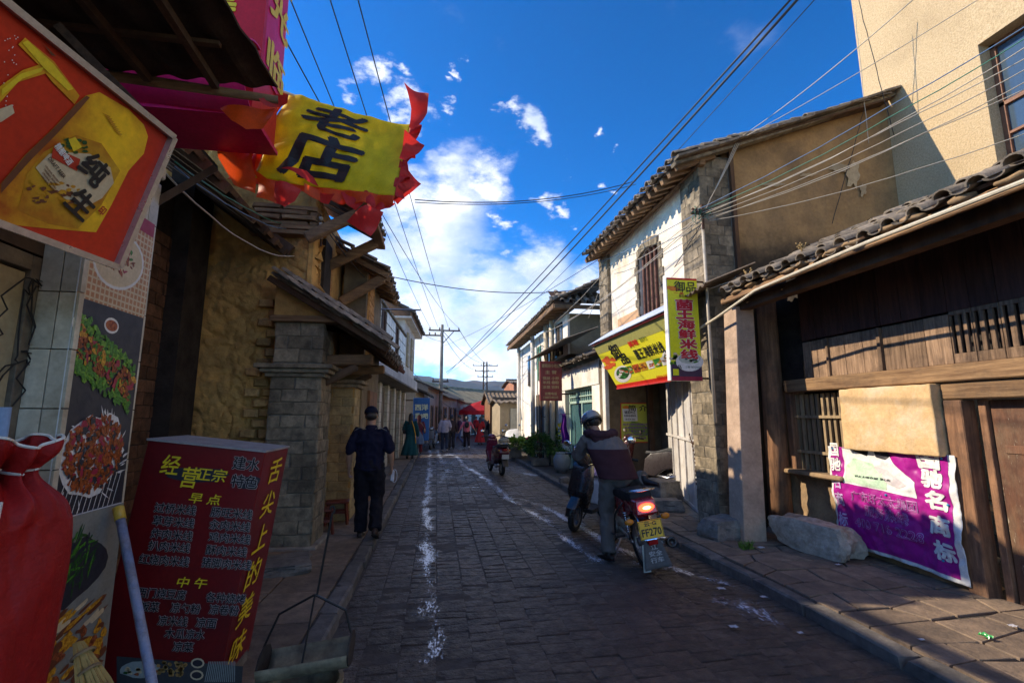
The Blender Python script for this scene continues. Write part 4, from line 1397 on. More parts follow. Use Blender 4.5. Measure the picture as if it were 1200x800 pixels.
G().box(3.9, 3.95, 14.4, 15.2, .1, 2.4).build('shutter', M_CONC, ws_)
tiled_roof(ws_, (3.55, 11.0, 3.06), (3.55, 15.2, 3.06), V((1, 0, .45)).normalized(), 1.5, sp=.21, tl=.25, limit=110, jitter=.03)
g = G()
def aw(u, v):
    return (3.0 + .95 * v, 11.3 + 4.9 * u, 3.50 + .35 * v + .012 * math.sin(u * 180) - .25 * u * 0)
g.sheet(aw, 220, 2, thick=.008)
caw = tag(g.build('corrugated_awning', mat('grey_asbestos_sheet', (.22, .19, .15), (.13, .11, .09), scale=6, rough=.85)), 'grey corrugated awning above the whitewashed shop', 'awning')
# red painted sign-board is built with the signs

# --- tall white house beyond, Y 15.6 .. 22
hw = thing('white_gabled_house', 'tall whitewashed house with grey tiled hipped roof and green shutters', 'building', (5, 19, 0))
M_WH2 = mat('bright_limewash', (.82, .79, .71), (.70, .66, .58), scale=2.5, rough=.9, bump=.2, stain=(.55, .45, .33), stain_scale=1.2, stain_amt=.4)
G().box(3.95, 9, 13.9, 22.4, 3.5, 4.75).build('wall', mat('ochre_house_end', (.27, .215, .13), (.2, .16, .1), scale=3), hw)
G().box(3.88, 3.95, 13.92, 22.38, 3.5, 4.75).build('wall', M_WH2, hw)
G().box(3.9, 9, 16.9, 22.38, 0, 3.5).build('wall', M_WH2, hw)
for y in (15.35, 16.2, 18.6, 21.9):
    G().tube([(3.72, y, .1), (3.72, y, 4.8)], .085, 10).build('column', M_WH2 if y > 17 else mat('cream_column', (.62, .52, .36), (.5, .42, .29), scale=4), hw, smooth=True)
for (y0, y1, z0, z1, mm_) in [(14.5, 15.3, 3.55, 4.6, 'd'), (16.0, 16.8, 3.5, 4.6, 'd'), (17.7, 18.3, 3.0, 4.3, 'g'), (19.6, 20.3, 2.9, 4.2, 'd')]:
    w = G().box(3.84, 3.89, y0, y1, z0, z1).build('window', M_GLASS if mm_ == 'd' else mat('green_shutter', (.08, .25, .18), (.06, .18, .13), scale=5), hw)
    G().box(3.82, 3.845, (y0 + y1) / 2 - .02, (y0 + y1) / 2 + .02, z0, z1).build('mullion', M_WOODX, w)
for k in range(3):
    y0 = 15.5 + k * 1.05
    d_ = G().box(3.84, 3.895, y0 + .1, y0 + .95, .1, 2.45).build('door', M_DARK if k % 2 else M_OLDWOOD, hw)
    G().box(3.82, 3.845, y0 + .5, y0 + .54, .1, 2.45).build('door_stile', mat('cream_column', (1, 1, 1)), d_)
tiled_roof(hw, (3.3, 13.4, 4.98), (3.3, 22.9, 4.98), V((1, 0, .48)).normalized(), 2.4, sp=.24, tl=.28, limit=200)
tiled_roof(hw, (8.5, 13.3, 4.95), (3.35, 13.3, 4.95), V((.05, 1, .55)).normalized(), 1.3, sp=.26, tl=.28, limit=100)
g = G(); g.beam((3.25, 13.35, 5.06), (5.0, 15.0, 5.9), .16, .12); g.build('ridge', M_TILE, hw)
G().beam((3.34, 13.4, 4.86), (3.34, 22.9, 4.86), .06, .16).build('fascia_board', M_WOODX, hw)
G().beam((3.34, 13.38, 4.84), (8.5, 13.38, 4.84), .06, .12).build('fascia_board', M_WOODX, hw)
for k in range(22):
    G().beam((3.4, 13.7 + k * .42, 4.84), (3.9, 13.7 + k * .42, 4.90), .08, .08).build('rafter', M_WOODX, hw)
g = G()
for k in range(7):
    z = .4 + k * .6
    g.tube([(3.6, 15.95, z), (3.45, 15.9, z + .05), (3.42, 15.92, z + .3)], .012, 5)
g.build('cable_clamp', M_RUST, hw)

# --- far right: shed, brown house, orange house
def far_house(name, label, c0, c1, depth, zw, col, roofc, slope=.45, doors=(), over=.45, side=1, gable=None, ridge=True):
    """c0->c1 front line (front to the right of the direction when side=-1)"""
    a = V((c0[0], c0[1], 0)); b = V((c1[0], c1[1], 0))
    u = (b - a).normalized(); n = V((u.y, -u.x, 0)) * side
    Lh = (b - a).length
    t = thing(name, label, 'building', a)
    wm = mat(label[:24].replace(' ', '_') + '_wall', col, tuple(x * .78 for x in col), scale=2.5, rough=.92, bump=.25, stain=tuple(x * .45 for x in col), stain_scale=1.0, stain_amt=.5)
    def bx(s0, s1, d0, d1, z0, z1, nm, m_, par=None):
        q = [a + u * s0 + n * d0, a + u * s0 + n * d1, a + u * s1 + n * d1, a + u * s1 + n * d0]
        return G().hexa([V((p.x, p.y, z0)) for p in q] + [V((p.x, p.y, z1)) for p in q]).build(nm, m_, par or t)
    bx(0, Lh, -depth, 0, 0, zw, 'wall', wm)
    rz = zw + slope * depth / 2
    for e in (0, Lh):
        g = G()
        p = [a + u * e + n * 0, a + u * e - n * depth, a + u * e - n * depth / 2]
        q = [V((p[0].x, p[0].y, zw)), V((p[1].x, p[1].y, zw)), V((p[2].x, p[2].y, rz))]
        g.prism(q, u * (.15 if e == 0 else -.15))
        g.build('gable', wm, t)
    for (s0, s1, z0, z1) in doors:
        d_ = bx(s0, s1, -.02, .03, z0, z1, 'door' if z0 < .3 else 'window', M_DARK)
        bx(s0 - .06, s0, .0, .06, z0, z1, 'frame', M_WOODX, d_); bx(s1, s1 + .06, .0, .06, z0, z1, 'frame', M_WOODX, d_)
        bx(s0 - .06, s1 + .06, .0, .065, z1, z1 + .08, 'frame', M_WOODX, d_)
    rm = mat('far_roof_' + str(roofc), roofc, tuple(x * .6 for x in roofc), scale=1.5, rough=.95, bump=.3, stain=(.08, .07, .055), stain_scale=.8, stain_amt=.5)
    for sd in (1, -1):
        g = G()
        e = a - u * .2 + n * (over if sd > 0 else -depth - over)
        top = a - u * .2 - n * depth / 2
        ez = zw - slope * over
        rows = max(6, int((Lh + .4) / .24))
        def rf(q, w_):
            p = e.lerp(top, w_) + u * ((Lh + .4) * q)
            zz = ez + (rz - ez) * w_ + .03 * math.sin(q * rows * 6.283) + .07 * noise.noise(V((q * 3, w_ * 2, Lh)))
            return V((p.x, p.y, zz + .06))
        g.sheet(rf, rows * 4, 5, thick=.05 if sd * side > 0 else -.05)
        g.build('roof_slope', rm, t)
    g = G().beam(a - u * .2 - n * depth / 2 + V((0, 0, rz + .1)), b + u * .2 - n * depth / 2 + V((0, 0, rz + .1)), .2, .16)
    g.jit(.03, 1.2).build('ridge', rm, t)
    return t


far_house('shed', 'small grey rendered shed with a pale door beside the covered motorcycles', (2.95, 22.7), (4.7, 22.8), 2.2, 2.25, (.36, .29, .19), (.20, .16, .12), slope=.12, doors=(), over=.25)
pd = G().box(3.45, 4.05, 22.66, 22.72, .1, 2.0)
o_ = pd.build('shed_door', mat('pale_board_door', (.45, .43, .35), (.36, .34, .28)), bpy.data.objects['shed'])
bh = far_house('brown_house', 'brown timbered house end under a low tiled roof, at the bend of the street', (3.05, 28.0), (9.5, 28.0), 3.4, 2.55, (.24, .12, .055), (.27, .20, .13), slope=.28, over=.7, doors=((.15, .8, .1, 2.0),))
far_house('orange_brick_house', 'orange brick house corner standing behind the grey shed', (4.9, 30.5), (11, 30.5), 5, 3.75, (.50, .22, .12), (.2, .17, .13), slope=.1)
# --- far left row following the bend
rowspec = [
    ('low_shop_house', 'low tiled shop house just past the blue sign', (-1.0, 22.6), (-.75, 28.2), 5, 2.9, (.38, .31, .22), (.10, .085, .07), ((.5, 1.2, .1, 2.1), (1.9, 2.6, .1, 2.1), (3.3, 4.0, .1, 2.1), (4.6, 5.2, .1, 2.1))),
    ('tan_shop_house', 'tan rendered house behind the utility pole', (-.55, 28.6), (.15, 33.4), 6, 3.4, (.42, .32, .23), (.22, .19, .14), ((1.2, 1.9, .1, 2.2), (3.0, 3.6, .1, 2.2))),
    ('grey_roofed_house', 'house with a broad grey tiled roof where the street starts to bend', (.3, 33.8), (1.6, 39.2), 7, 3.1, (.40, .33, .25), (.17, .155, .13), ((.6, 1.4, .1, 2.2), (2.4, 3.2, .1, 2.2), (4.0, 4.9, .1, 2.2))),
    ('moss_roofed_house', 'pale house with a yellowish tiled roof, second last before the red parasol', (1.9, 39.8), (4.1, 45.6), 7, 2.9, (.50, .46, .40), (.34, .28, .17), ((.8, 1.8, .1, 2.3), (3.2, 4.2, .1, 2.3))),
    ('end_house', 'low house closing the view behind the red parasol', (4.4, 46.4), (10, 54), 8, 2.7, (.42, .34, .25), (.30, .25, .16), ((1.5, 2.6, .1, 2.2), (4.5, 5.6, .1, 2.2))),
]
for nm, lb, c0, c1, dp, zw, col, rc, ds in rowspec:
    far_house(nm, lb, c0, c1, dp, zw, col, rc, doors=ds, slope=.42, over=.55)
far_house('brick_block', 'reddish brick block rising behind the low roofs near the utility pole', (-2.0, 44), (.8, 44), 6, 4.15, (.42, .18, .10), (.25, .2, .16), slope=.05)
far_house('grey_block', 'grey cement block with flat roof left of the utility pole', (-7.5, 40), (-.95, 40), 5, 4.1, (.24, .235, .25), (.2, .2, .2), slope=.04)
far_house('brick_cottage', 'small brick cottage with ragged roof behind the grey tiled house', (3.2, 52), (7.2, 53), 5, 3.3, (.36, .19, .11), (.26, .21, .15), slope=.35)

M_PEEL = mat('peeled_pale_render', (.46, .36, .22), (.36, .27, .16), scale=9, rough=.95, bump=.4)
g = None
rr = random.Random(9)
for cx, cy, rx, ry in ((1000, 205, 9, 16), (985, 196, 14, 5), (905, 216, 16, 2.2), (948, 205, 10, 2.4), (1012, 222, 4, 8)):
    pts = []
    for k in range(16):
        a = 6.283 * k / 16; q = rr.uniform(.6, 1.25)
        pts.append(P(cx + rx * q * math.cos(a), cy + ry * q * math.sin(a), Y=6.295))
    G().add(pts, [tuple(range(16))]).build('peeled_patch', M_PEEL, ns_)
# ================================================================== signs and pictures
class Plane:
    """a real flat panel; print positions are found where sight lines meet it"""
    def __init__(s, o, u, v):
        s.o = V(o); s.u = V(u).normalized(); s.v = V(v).normalized()
        s.n = s.u.cross(s.v).normalized()
    def at(s, px, py, l=0.0):
        d = FW + RT * ((px - 600) / 560.0) + UP * ((400 - py) / 560.0)
        t = (s.o - EYE).dot(s.n) / d.dot(s.n)
        return EYE + d * t + s.n * l
    def poly(s, g, pts, lift, mi=0):
        g.add([s.at(a, b, lift) for a, b in pts], [tuple(range(len(pts)))], mi)
    def write(s, par, t, cx, cy, wpx, hpx, m, lift=.002, bold=0.0, rot=None, **k):
        c = s.at(cx, cy)
        w = (s.at(cx + wpx / 2, cy) - s.at(cx - wpx / 2, cy)).length
        h = (s.at(cx, cy + hpx / 2) - s.at(cx, cy - hpx / 2)).length
        u, v = s.u, s.v
        if rot:
            u, v = u * math.cos(rot) + v * math.sin(rot), v * math.cos(rot) - u * math.sin(rot)
        fn = flat_fn(c, u, v)
        if u.cross(v).dot(s.n) < 0:
            f0 = fn
            fn = lambda x, y, l=0.0: f0(x, y, -l)
        return write(par, t, fn, w, h, m, lift=lift, bold=bold, **k)
    def blob(s, g, cx, cy, rx, ry, lift, mi=0, n=12, wob=0.0, ang=0.0, rr=R):
        pts = []
        for k in range(n):
            a = 6.2832 * k / n
            q = 1 + rr.uniform(-wob, wob)
            x, y = rx * q * math.cos(a), ry * q * math.sin(a)
            pts.append((cx + x * math.cos(ang) - y * math.sin(ang), cy + x * math.sin(ang) + y * math.cos(ang)))
        s.poly(g, pts[::-1], lift, mi)


def ink(name, c, rough=.5):
    return plain('ink_' + name, c, rough)


def food(name, c1, c2):
    return mat('food_' + name, c1, c2, scale=75, rough=.45, bump=.05, bscale=200, var=0)


I_RED = ink('red', (.50, .035, .012)); I_YEL = ink('yellow', (.85, .62, .02)); I_BLK = ink('black', (.012, .012, .014))
I_WHT = ink('white', (.78, .76, .72)); I_GRN = food('green', (.10, .30, .03), (.02, .09, .01)); I_DGR = ink('dark_green', (.02, .08, .015))
I_BRN = ink('brown', (.16, .05, .02)); I_ORG = ink('orange', (.75, .22, .02)); I_GOLD = food('gold', (.75, .40, .03), (.30, .10, .01))
I_DKR = ink('dark_red', (.14, .008, .012)); I_CRM = ink('cream', (.65, .52, .32)); I_MAR = food('meat', (.42, .12, .04), (.10, .02, .01))
I_MAG = ink('magenta', (.32, .012, .19)); I_DARKB = ink('near_black', (.03, .03, .04)); I_LG = ink('pale_green', (.52, .68, .42))
I_LIME = ink('lime_yellow', (.62, .60, .02))
M_ALU = plain('aluminium_trim', (.55, .54, .52), .35, metal=.8)

# --- beer sign hanging over the pavement
hd = P(609, 487, Y=1.0) - EYE; hd.z = 0; hd.normalize()
BRc = P(135, 312, Y=2.0)
r1 = (P(200, 160, Y=1) - EYE); r2 = (P(135, 312, Y=1) - EYE)
nn_ = r1.cross(r2)
ee = hd.cross(nn_).normalized()
if ee.z < 0:
    ee = -ee
pb = Plane(BRc, hd, ee)
if pb.n.dot(EYE - BRc) < 0:
    pb.n = -pb.n
TRc = pb.at(200, 160)
Hs = (TRc - BRc).dot(ee)
Ls = 1.25
bs = thing('beer_advertising_sign', 'tilted red box sign with a golden beer bottle picture, top left', 'sign', BRc - hd * Ls / 2)
c0 = BRc - hd * Ls; c1 = BRc.copy(); c2 = BRc + ee * Hs; c3 = c2 - hd * Ls
nb_ = pb.n * .10
g = G(); g.hexa([c0 - nb_, c1 - nb_, c2 - nb_, c3 - nb_, c0, c1, c2, c3])
g.build('panel', mat('lightbox_red', (.58, .035, .010), (.36, .016, .008), scale=2.0, rough=.45, bump=.03, var=0, world=False), bs)
for a, b in ((c0, c1), (c1, c2), (c2, c3), (c3, c0)):
    G().beam(a + pb.n * .006, b + pb.n * .006, .022, .035, up=pb.n).build('trim', M_ALU, bs)
g = G()
pb.poly(g, [(-40, 300), (0, 215), (30, 180), (62, 150), (88, 122), (100, 112), (116, 108), (150, 128), (168, 146), (173, 160), (168, 180), (150, 200), (130, 240), (112, 272), (60, 268), (0, 262)], .002, 0)
pb.poly(g, [(20, 246), (55, 262), (90, 268), (118, 240), (140, 200), (118, 168), (88, 158), (50, 178), (30, 205)], .003, 1)
pb.poly(g, [(30, 180), (62, 150), (88, 122), (100, 112), (104, 114), (92, 128), (66, 156), (34, 188), (0, 226), (0, 215)], .004, 3)
for pl_ in ([(20, 52), (28, 44), (62, 72), (92, 112), (86, 122), (60, 96), (46, 78)], [(25, 82), (50, 74), (58, 84), (20, 96), (0, 118), (-20, 140), (-20, 120), (0, 100)]):
    pb.poly(g, pl_[::-1], .004, 0)
pb.poly(g, [(24, 50), (30, 47), (60, 74), (84, 104), (78, 106), (50, 80)], .006, 2)
pb.poly(g, [(0, 104), (22, 86), (50, 78), (46, 84), (24, 92), (0, 112)], .006, 2)
pb.poly(g, [(50, 52), (64, 66), (58, 64)], .006, 3)
pb.poly(g, [(-10, 130), (12, 122), (15, 132), (0, 142), (-12, 146)], .006, 4)
pb.poly(g, [(74, 178), (104, 180), (128, 196), (132, 214), (118, 232), (96, 244), (74, 232), (54, 214), (40, 196), (56, 180)], .005, 4)
pb.poly(g, [(60, 172), (92, 186), (88, 200), (58, 184)], .007, 5)
pb.poly(g, [(78, 163), (86, 160), (94, 172), (84, 177)], .007, 6)
for q in range(16):
    pb.blob(g, 72 + R.uniform(-5, 26), 168 + R.uniform(-5, 10), 3, 2, .0065, 7, n=6, wob=.5)
for q in range(30):
    pb.blob(g, 60 + R.uniform(-28, 30), 226 + R.uniform(-14, 12), R.uniform(2, 6), R.uniform(1, 3), .006 + q * .00002, 1 if q % 2 else 3, n=7, wob=.5)
for q in range(24):
    pb.blob(g, R.uniform(0, 20), R.uniform(40, 150), .8, .8, .003, 8, n=5)
for q in range(8):
    pb.poly(g, [(118 + q * 2, 132 + q * 3), (128 + q * 2, 136 + q * 3), (126 + q * 2, 137.5 + q * 3)], .006, 1)
g.build('bottle_picture', [mat('beer_glow', (.92, .55, .02), (.40, .075, .008), scale=5, rough=.4, bump=0, var=0, stretch=(1, .6, .6)), mat('beer_deep', (.45, .16, .01), (.62, .36, .02), scale=9, rough=.4, bump=0, var=0), I_YEL, I_BRN, I_CRM, I_RED, I_YEL, I_DGR, I_WHT], bs)
ra = -.62
pb.write(bs, '纯', 108, 198, 30, 32, I_BLK, .010, .035, rot=ra * .55)
pb.write(bs, '生', 93, 238, 30, 30, I_BLK, .010, .035, rot=ra * .55)
pb.write(bs, 'DRAFT BEER', 64, 196, 28, 4.5, I_BLK, .009, .02, rot=ra * .75)
pb.write(bs, '精酿啤酒', 72, 180, 26, 9, I_WHT, .009, .03, rot=ra * .75)
for q in range(4):
    pb.write(bs, 'ORIGINAL BREWED', 58 - q * 1.5, 203 + q * 4, 24, 2, I_BRN, .009, .02, rot=ra * .75)
pb.write(bs, '印', 117, 246, 7, 10, I_RED, .010, .04, rot=ra * .5)
for q, yy in enumerate((1.0, 1.9)):
    p = c3 + hd * (yy * .6)
    G().beam(p, p + V((-.35, 0, .35)), .03, .03).build('hanger', M_RUST, bs)

# --- dark awning over the pavement with its pole
aw1 = thing('patched_awning', 'dark patched tarpaulin awning overhead on rough poles, top left', 'awning', (-1.8, 1.8, 3.4))
def awf(u, v):
    y = .9 + 1.75 * v
    x = -2.6 + (1.66 - .12 * (1 - v) + .02 * noise.noise(V((v * 14, 0, 0)))) * u
    return (x, y, 3.50 + .03 * v - .02 * u + .03 * noise.noise(V((u * 4, v * 5, 2))) + .012 * math.sin(u * 60))
g = G().sheet(awf, 70, 40, thick=.01)
g.build('awning_sheet', mat('sooty_tarpaulin', (.07, .045, .03), (.035, .022, .016), scale=5, rough=.85, bump=.5, stain=(.12, .07, .05), stain_amt=.5), aw1)
G().tube([(-2.3, 2.66, 3.50), (-1.6, 2.65, 3.46), (-.93, 2.64, 3.42)], [.025, .03, .022], 9).jit(.01, 5).build('pole', M_WOODX, aw1, smooth=True)
for k in range(4):
    x = -1.22 - k * .34
    G().beam((x, .9, 3.45), (x - .02, 2.60, 3.44), .035, .04).jit(.012, 5, k).build('batten', M_OLDWOOD, aw1)
for k in range(3):
    G().beam((-2.5, 1.3 + k * .5, 3.475), (-1.1, 1.3 + k * .5, 3.46), .03, .02).jit(.012, 5, k).build('batten', M_OLDWOOD, aw1)

# --- red box sign of welcome above, with its pink lower lip
M_PINK = mat('magenta_vinyl', (.72, .02, .16), (.60, .014, .10), scale=2.5, rough=.4, bump=.05, var=0)
M_REDV = mat('crimson_vinyl', (.62, .012, .03), (.50, .01, .02), scale=2.5, rough=.45, bump=.05, var=0)
ws1 = thing('welcome_sign', 'tall crimson and magenta box sign with yellow characters above the awning', 'sign', (-1.9, 3.2, 3.5))
G().box(-2.5, -1.19, 3.02, 3.06, 3.92, 5.6).build('front_panel', M_REDV, ws1)
G().box(-2.5, -1.19, 3.06, 3.42, 3.92, 5.6).build('side_panel', M_PINK, ws1)
g = G()
def lip(u, v):
    a = v * math.pi * .95
    return (-2.7 + 1.52 * u, 2.98 - .24 * math.sin(a) + .03 * noise.noise(V((u * 3, v * 2, 0))), 3.97 - .22 + .24 * math.cos(a) + .02 * noise.noise(V((u * 4, v * 3, 5))))
g.sheet(lambda u, v: lip(u, 1 - v), 24, 14, thick=.01)
g.box(-2.7, -1.18, 2.95, 3.42, 3.50, 3.53)
g.build('lower_lip', M_PINK, ws1, smooth=False, angle=40)
G().box(-2.7, -1.20, 2.97, 3.4, 3.53, 3.93).build('lower_panel', M_REDV, ws1)
pw = Plane((-1.187, 3.2, 4.4), (0, 1, 0), (0, 0, 1))
for ch_, cy in (('光', 18), ('临', 80)):
    pw.write(ws1, ch_, 325 + (3 if cy < 50 else -2), cy, 17, 44, I_YEL, .004, .03)
pw.write(ws1, '迎', 333, -42, 17, 44, I_YEL, .004, .03)
pf = Plane((-1.6, 3.02, 4.4), (1, 0, 0), (0, 0, 1))
pf.write(ws1, '美', 262, 4, 30, 36, I_YEL, .004, .03)
pf.write(ws1, '味', 283, 76, 26, 34, I_YEL, .004, .03)

ws1.location = EYE + (ws1.location - EYE) * .9
ws1.scale = (.9, .9, .9)

aw1.location = EYE + (aw1.location - EYE) * .88
aw1.scale = (.88, .88, .88)

# --- yellow old-shop flag with red pennant edging
fl = thing('shop_flag', 'yellow cloth flag with black characters and ragged red pennant edge', 'flag', P(390, 170, Y=3.2))
QL = [P(340, 110, Y=3.25), P(481, 141, Y=3.05), P(463, 235, Y=3.0), P(299, 210, Y=3.2)]
def flagf(u, v, l=0.0):
    a = QL[0].lerp(QL[1], u); b = QL[3].lerp(QL[2], u)
    p = a.lerp(b, v)
    p = p + V((0, -1, .1)) * (l + .035 * math.sin(u * 5 + v * 2.2) + .02 * math.sin(v * 5 - u * 3) + .02 * noise.noise(V((u * 5, v * 4, 0))) + .01 * noise.noise(V((u * 14, v * 9, 4))))
    p.z -= .03 * math.sin(u * math.pi) * (1 - v) - .03 * math.sin(u * math.pi) * v
    return p
g = G().sheet(lambda u, v: flagf(u, 1 - v), 50, 34, thick=.003)
g.build('cloth', cloth('yellow_satin', (.88, .70, .01), rough=.5, thin=True, spec=.4), fl, smooth=True)
vsT = lambda cx, cy, w, h: (lambda x, y, l=0.0: flagf(cx + x * w, cy - y * h, l + .008))
write(fl, '老', vsT(.43, .20, .46, .32), 1, 1, I_BLK, lift=0, bold=.03, sub=True, shear=.1)
write(fl, '店', vsT(.42, .66, .50, .50), 1, 1, I_BLK, lift=0, bold=.035, sub=True, shear=.1)
M_VERM = cloth('vermilion_satin', (.88, .10, .012), rough=.5, thin=True, spec=.4)
M_CORAL = cloth('coral_satin', (.72, .035, .03), rough=.5, thin=True, spec=.4)
for (ua, va, ub, vb, dx, dz, m_, wd) in ((0, 0, 0, 1, -1, -.1, M_VERM, .17), (0, 1, 1, 1, -.1, -1, M_VERM, .10), (1, 0, 1, 1, 1, -.1, M_CORAL, .07)):
    def ruf(u, v, ua=ua, va=va, ub=ub, vb=vb, dx=dx, dz=dz, wd=wd):
        p = flagf(ua + (ub - ua) * u, va + (vb - va) * u)
        w = wd * (.45 + .55 * abs(math.sin(u * 9.5 + dx))) * (1 + .4 * noise.noise(V((u * 5, dx, 0))))
        return p + V((dx * w * v, -.03 * math.sin(u * 26) * v - .01, dz * w * v + .02 * math.sin(u * 17) * v))
    G().sheet(ruf, 90, 10, thick=.002).build('ruffle', m_, fl, smooth=True)
red_bits = [
    [(120, 215), (200, 212), (330, 200), (310, 260), (290, 300), (262, 306), (235, 315), (180, 285)],
    [(275, 185), (335, 155), (390, 160), (380, 185), (320, 200), (290, 200)],
    [(118, 340), (185, 340), (250, 345), (262, 460), (275, 570), (222, 540), (170, 510), (130, 430)],
    [(250, 350), (285, 350), (265, 480), (250, 440)],
    [(215, 435), (260, 465), (330, 515), (356, 545), (350, 600), (275, 580), (270, 490)],
    [(350, 520), (400, 525), (445, 540), (415, 585), (380, 608), (335, 590)],
    [(362, 455), (410, 460), (460, 460), (490, 490), (510, 525), (470, 510), (420, 480)],
    [(455, 515), (520, 530), (515, 575), (455, 548)],
    [(515, 548), (575, 560), (545, 588), (512, 580)],
    [(595, 545), (640, 532), (700, 545), (730, 580), (740, 625), (690, 600), (655, 620), (622, 600)],
    [(700, 575), (760, 580), (810, 592), (790, 615), (720, 640), (690, 615)],
    [(617, 655), (660, 635), (700, 615), (765, 628), (735, 690), (715, 725), (668, 695)],
    [(800, 580), (812, 500), (830, 430), (870, 470), (912, 515), (880, 545), (850, 570), (820, 600)],
    [(848, 315), (890, 335), (925, 355), (880, 400), (850, 435), (828, 432)],
    [(845, 118), (895, 150), (942, 180), (935, 230), (905, 270), (880, 300), (863, 295), (872, 215), (858, 160)]]
bits = G()
for bi, poly in enumerate(red_bits):
    me = bpy.data.meshes.new('t')
    pts = []
    for (a, b) in poly:
        px, py = 220 + a / 3.333, 60 + b / 3.333
        pts.append(P(px, py, Y=(2.32 if bi < 2 else 3.12) - (px - 300) / 190 * .12 - .02 * (bi % 3)))
    me.from_pydata([tuple(p) for p in pts], [], [tuple(range(len(pts)))])
    bm = bmesh.new(); bm.from_mesh(me)
    bmesh.ops.triangulate(bm, faces=bm.faces)
    for _ in range(3):
        bmesh.ops.subdivide_edges(bm, edges=[e for e in bm.edges if e.calc_length() > .035], cuts=1)
        bmesh.ops.triangulate(bm, faces=bm.faces)
    cc = sum(pts, V()) / len(pts)
    for v in bm.verts:
        d = v.co - cc
        v.co.y += .03 * math.sin(d.x * 22 + bi) + .02 * math.sin(d.z * 24 + bi * 2) + .025 * noise.noise(v.co * 9)
    me2 = bpy.data.meshes.new('t2')
    bm.normal_update()
    bm.to_mesh(me2); bm.free()
    vs_ = [v.co.copy() for v in me2.vertices]; fs_ = [tuple(p.vertices) for p in me2.polygons]
    o = G(); o.add(vs_, fs_)
    o.build('red_pennant', cloth('vermilion_satin' if bi in (0, 2, 4, 7) else 'coral_satin', (.88, .10, .012) if bi in (0, 2, 4, 7) else (.72, .035, .03), rough=.5, thin=True, spec=.4), fl, smooth=True)
    bpy.data.meshes.remove(me); bpy.data.meshes.remove(me2)
G().tube([P(322, 104, Y=3.1), P(345, 112, Y=3.2)], .008, 6).build('tie_cord', M_WHITE, fl)

# --- tall food picture strip on the tiled pier
pp1 = Plane((-1.640, 2.6, 1.5), (0, 1, 0), (0, 0, 1))
ft = thing('food_picture_strip', 'tall strip of food photographs of a plated fish, salad and skewers on the pier', 'poster', (-1.64, 2.65, .8))
g = G(); g.box(-1.645, -1.640, 2.405, 2.915, .78, 2.74)
# front print bands, top to bottom
def band(z0, z1, mi, lift=.002):
    g.add([(-1.640 + lift, 2.405, z0), (-1.640 + lift, 2.915, z0), (-1.640 + lift, 2.915, z1), (-1.640 + lift, 2.405, z1)], [(0, 1, 2, 3)], mi)
band(2.66, 2.74, 4)
band(2.19, 2.66, 1)
for k in range(16):
    yy = 2.415 + k * .032
    g.add([(-1.6375, yy, 2.19), (-1.6375, yy + .010, 2.19), (-1.6375, yy + .010, 2.66), (-1.6375, yy, 2.66)], [(0, 1, 2, 3)], 2)
for k in range(14):
    zz = 2.20 + k * .033
    g.add([(-1.6372, 2.405, zz), (-1.6372, 2.915, zz), (-1.6372, 2.915, zz + .010), (-1.6372, 2.405, zz + .010)], [(0, 1, 2, 3)], 2)
band(1.70, 2.19, 3)
band(1.17, 1.70, 3)
f2 = lambda x, y, l=0.0: V((-1.640 + l, x, y))
def fb(cx, cy, rx, ry, l, mi, n=14, ang=0, wob=0.0):
    blob(g, f2, cx, cy, rx, ry, l, mi, n, ang, wob)
fb(2.66, 2.44, .20, .15, .0035, 5, 26, .3); fb(2.66, 2.44, .185, .135, .004, 2, 26, .3)
for k in range(60):
    a = R.uniform(0, 6.28); q = math.sqrt(R.random())
    fb(2.64 + .13 * q * math.cos(a), 2.46 + .085 * q * math.sin(a), R.uniform(.01, .03), R.uniform(.004, .012), .0045 + k * .00002, R.choice([6, 6, 6, 7, 8, 4]), 6, R.uniform(0, 3), .4)
for cx, cy in ((2.45, 2.07), (2.66, 2.10)):
    fb(cx, cy, .055, .04, .003, 5, 18); fb(cx, cy, .045, .028, .0035, 7, 18)
for k in range(420):
    t = R.random(); s_ = R.uniform(-1, 1)
    cx = 2.44 + .44 * t; cy = 1.99 - .20 * t + s_ * .13
    edge = abs(s_) > .55
    fb(cx, cy, R.uniform(.008, .028), R.uniform(.005, .018), .004 + k * .00001, R.choice([8, 8, 9]) if edge else R.choice([6, 7, 10, 6, 4, 8]), 6, R.uniform(0, 3), .5)
for k in range(24):
    a = R.uniform(0, 6.28)
    fb(2.66 + .23 * math.cos(a), 1.45 + .22 * math.sin(a), R.uniform(.01, .05), .004, .003, 5, 4, a + .5)
fb(2.66, 1.47, .21, .19, .0032, 5, 20, 0, .12)
for k in range(520):
    a = R.uniform(0, 6.28); q = math.sqrt(R.random())
    fb(2.66 + .20 * q * math.cos(a), 1.47 + .18 * q * math.sin(a), R.uniform(.010, .026), R.uniform(.008, .016), .0045 + k * .00001, R.choice([6, 6, 7, 7, 4, 3]), 6, R.uniform(0, 3), .5)
for k in range(12):
    x0 = 2.44 + k * .035
    g.add([f2(x0, 1.19, .006), f2(x0 + .004, 1.19, .006), f2(x0 + .05, 1.36, .006), f2(x0 + .046, 1.36, .006)], [(0, 1, 2, 3)], 5)
band(.78, 1.165, 11)
g.build('print', [I_WHT, ink('plaid_orange', (.50, .22, .09)), I_CRM, I_DARKB, ink('crimson', (.35, .02, .05)), I_WHT, food('roast_brown', (.40, .10, .02), (.06, .012, .005)), food('rust_red', (.50, .13, .03), (.14, .02, .01)), I_GRN, food('leaf', (.22, .44, .04), (.05, .15, .01)), I_GOLD, ink('dull_grey', (.22, .22, .20))], ft)
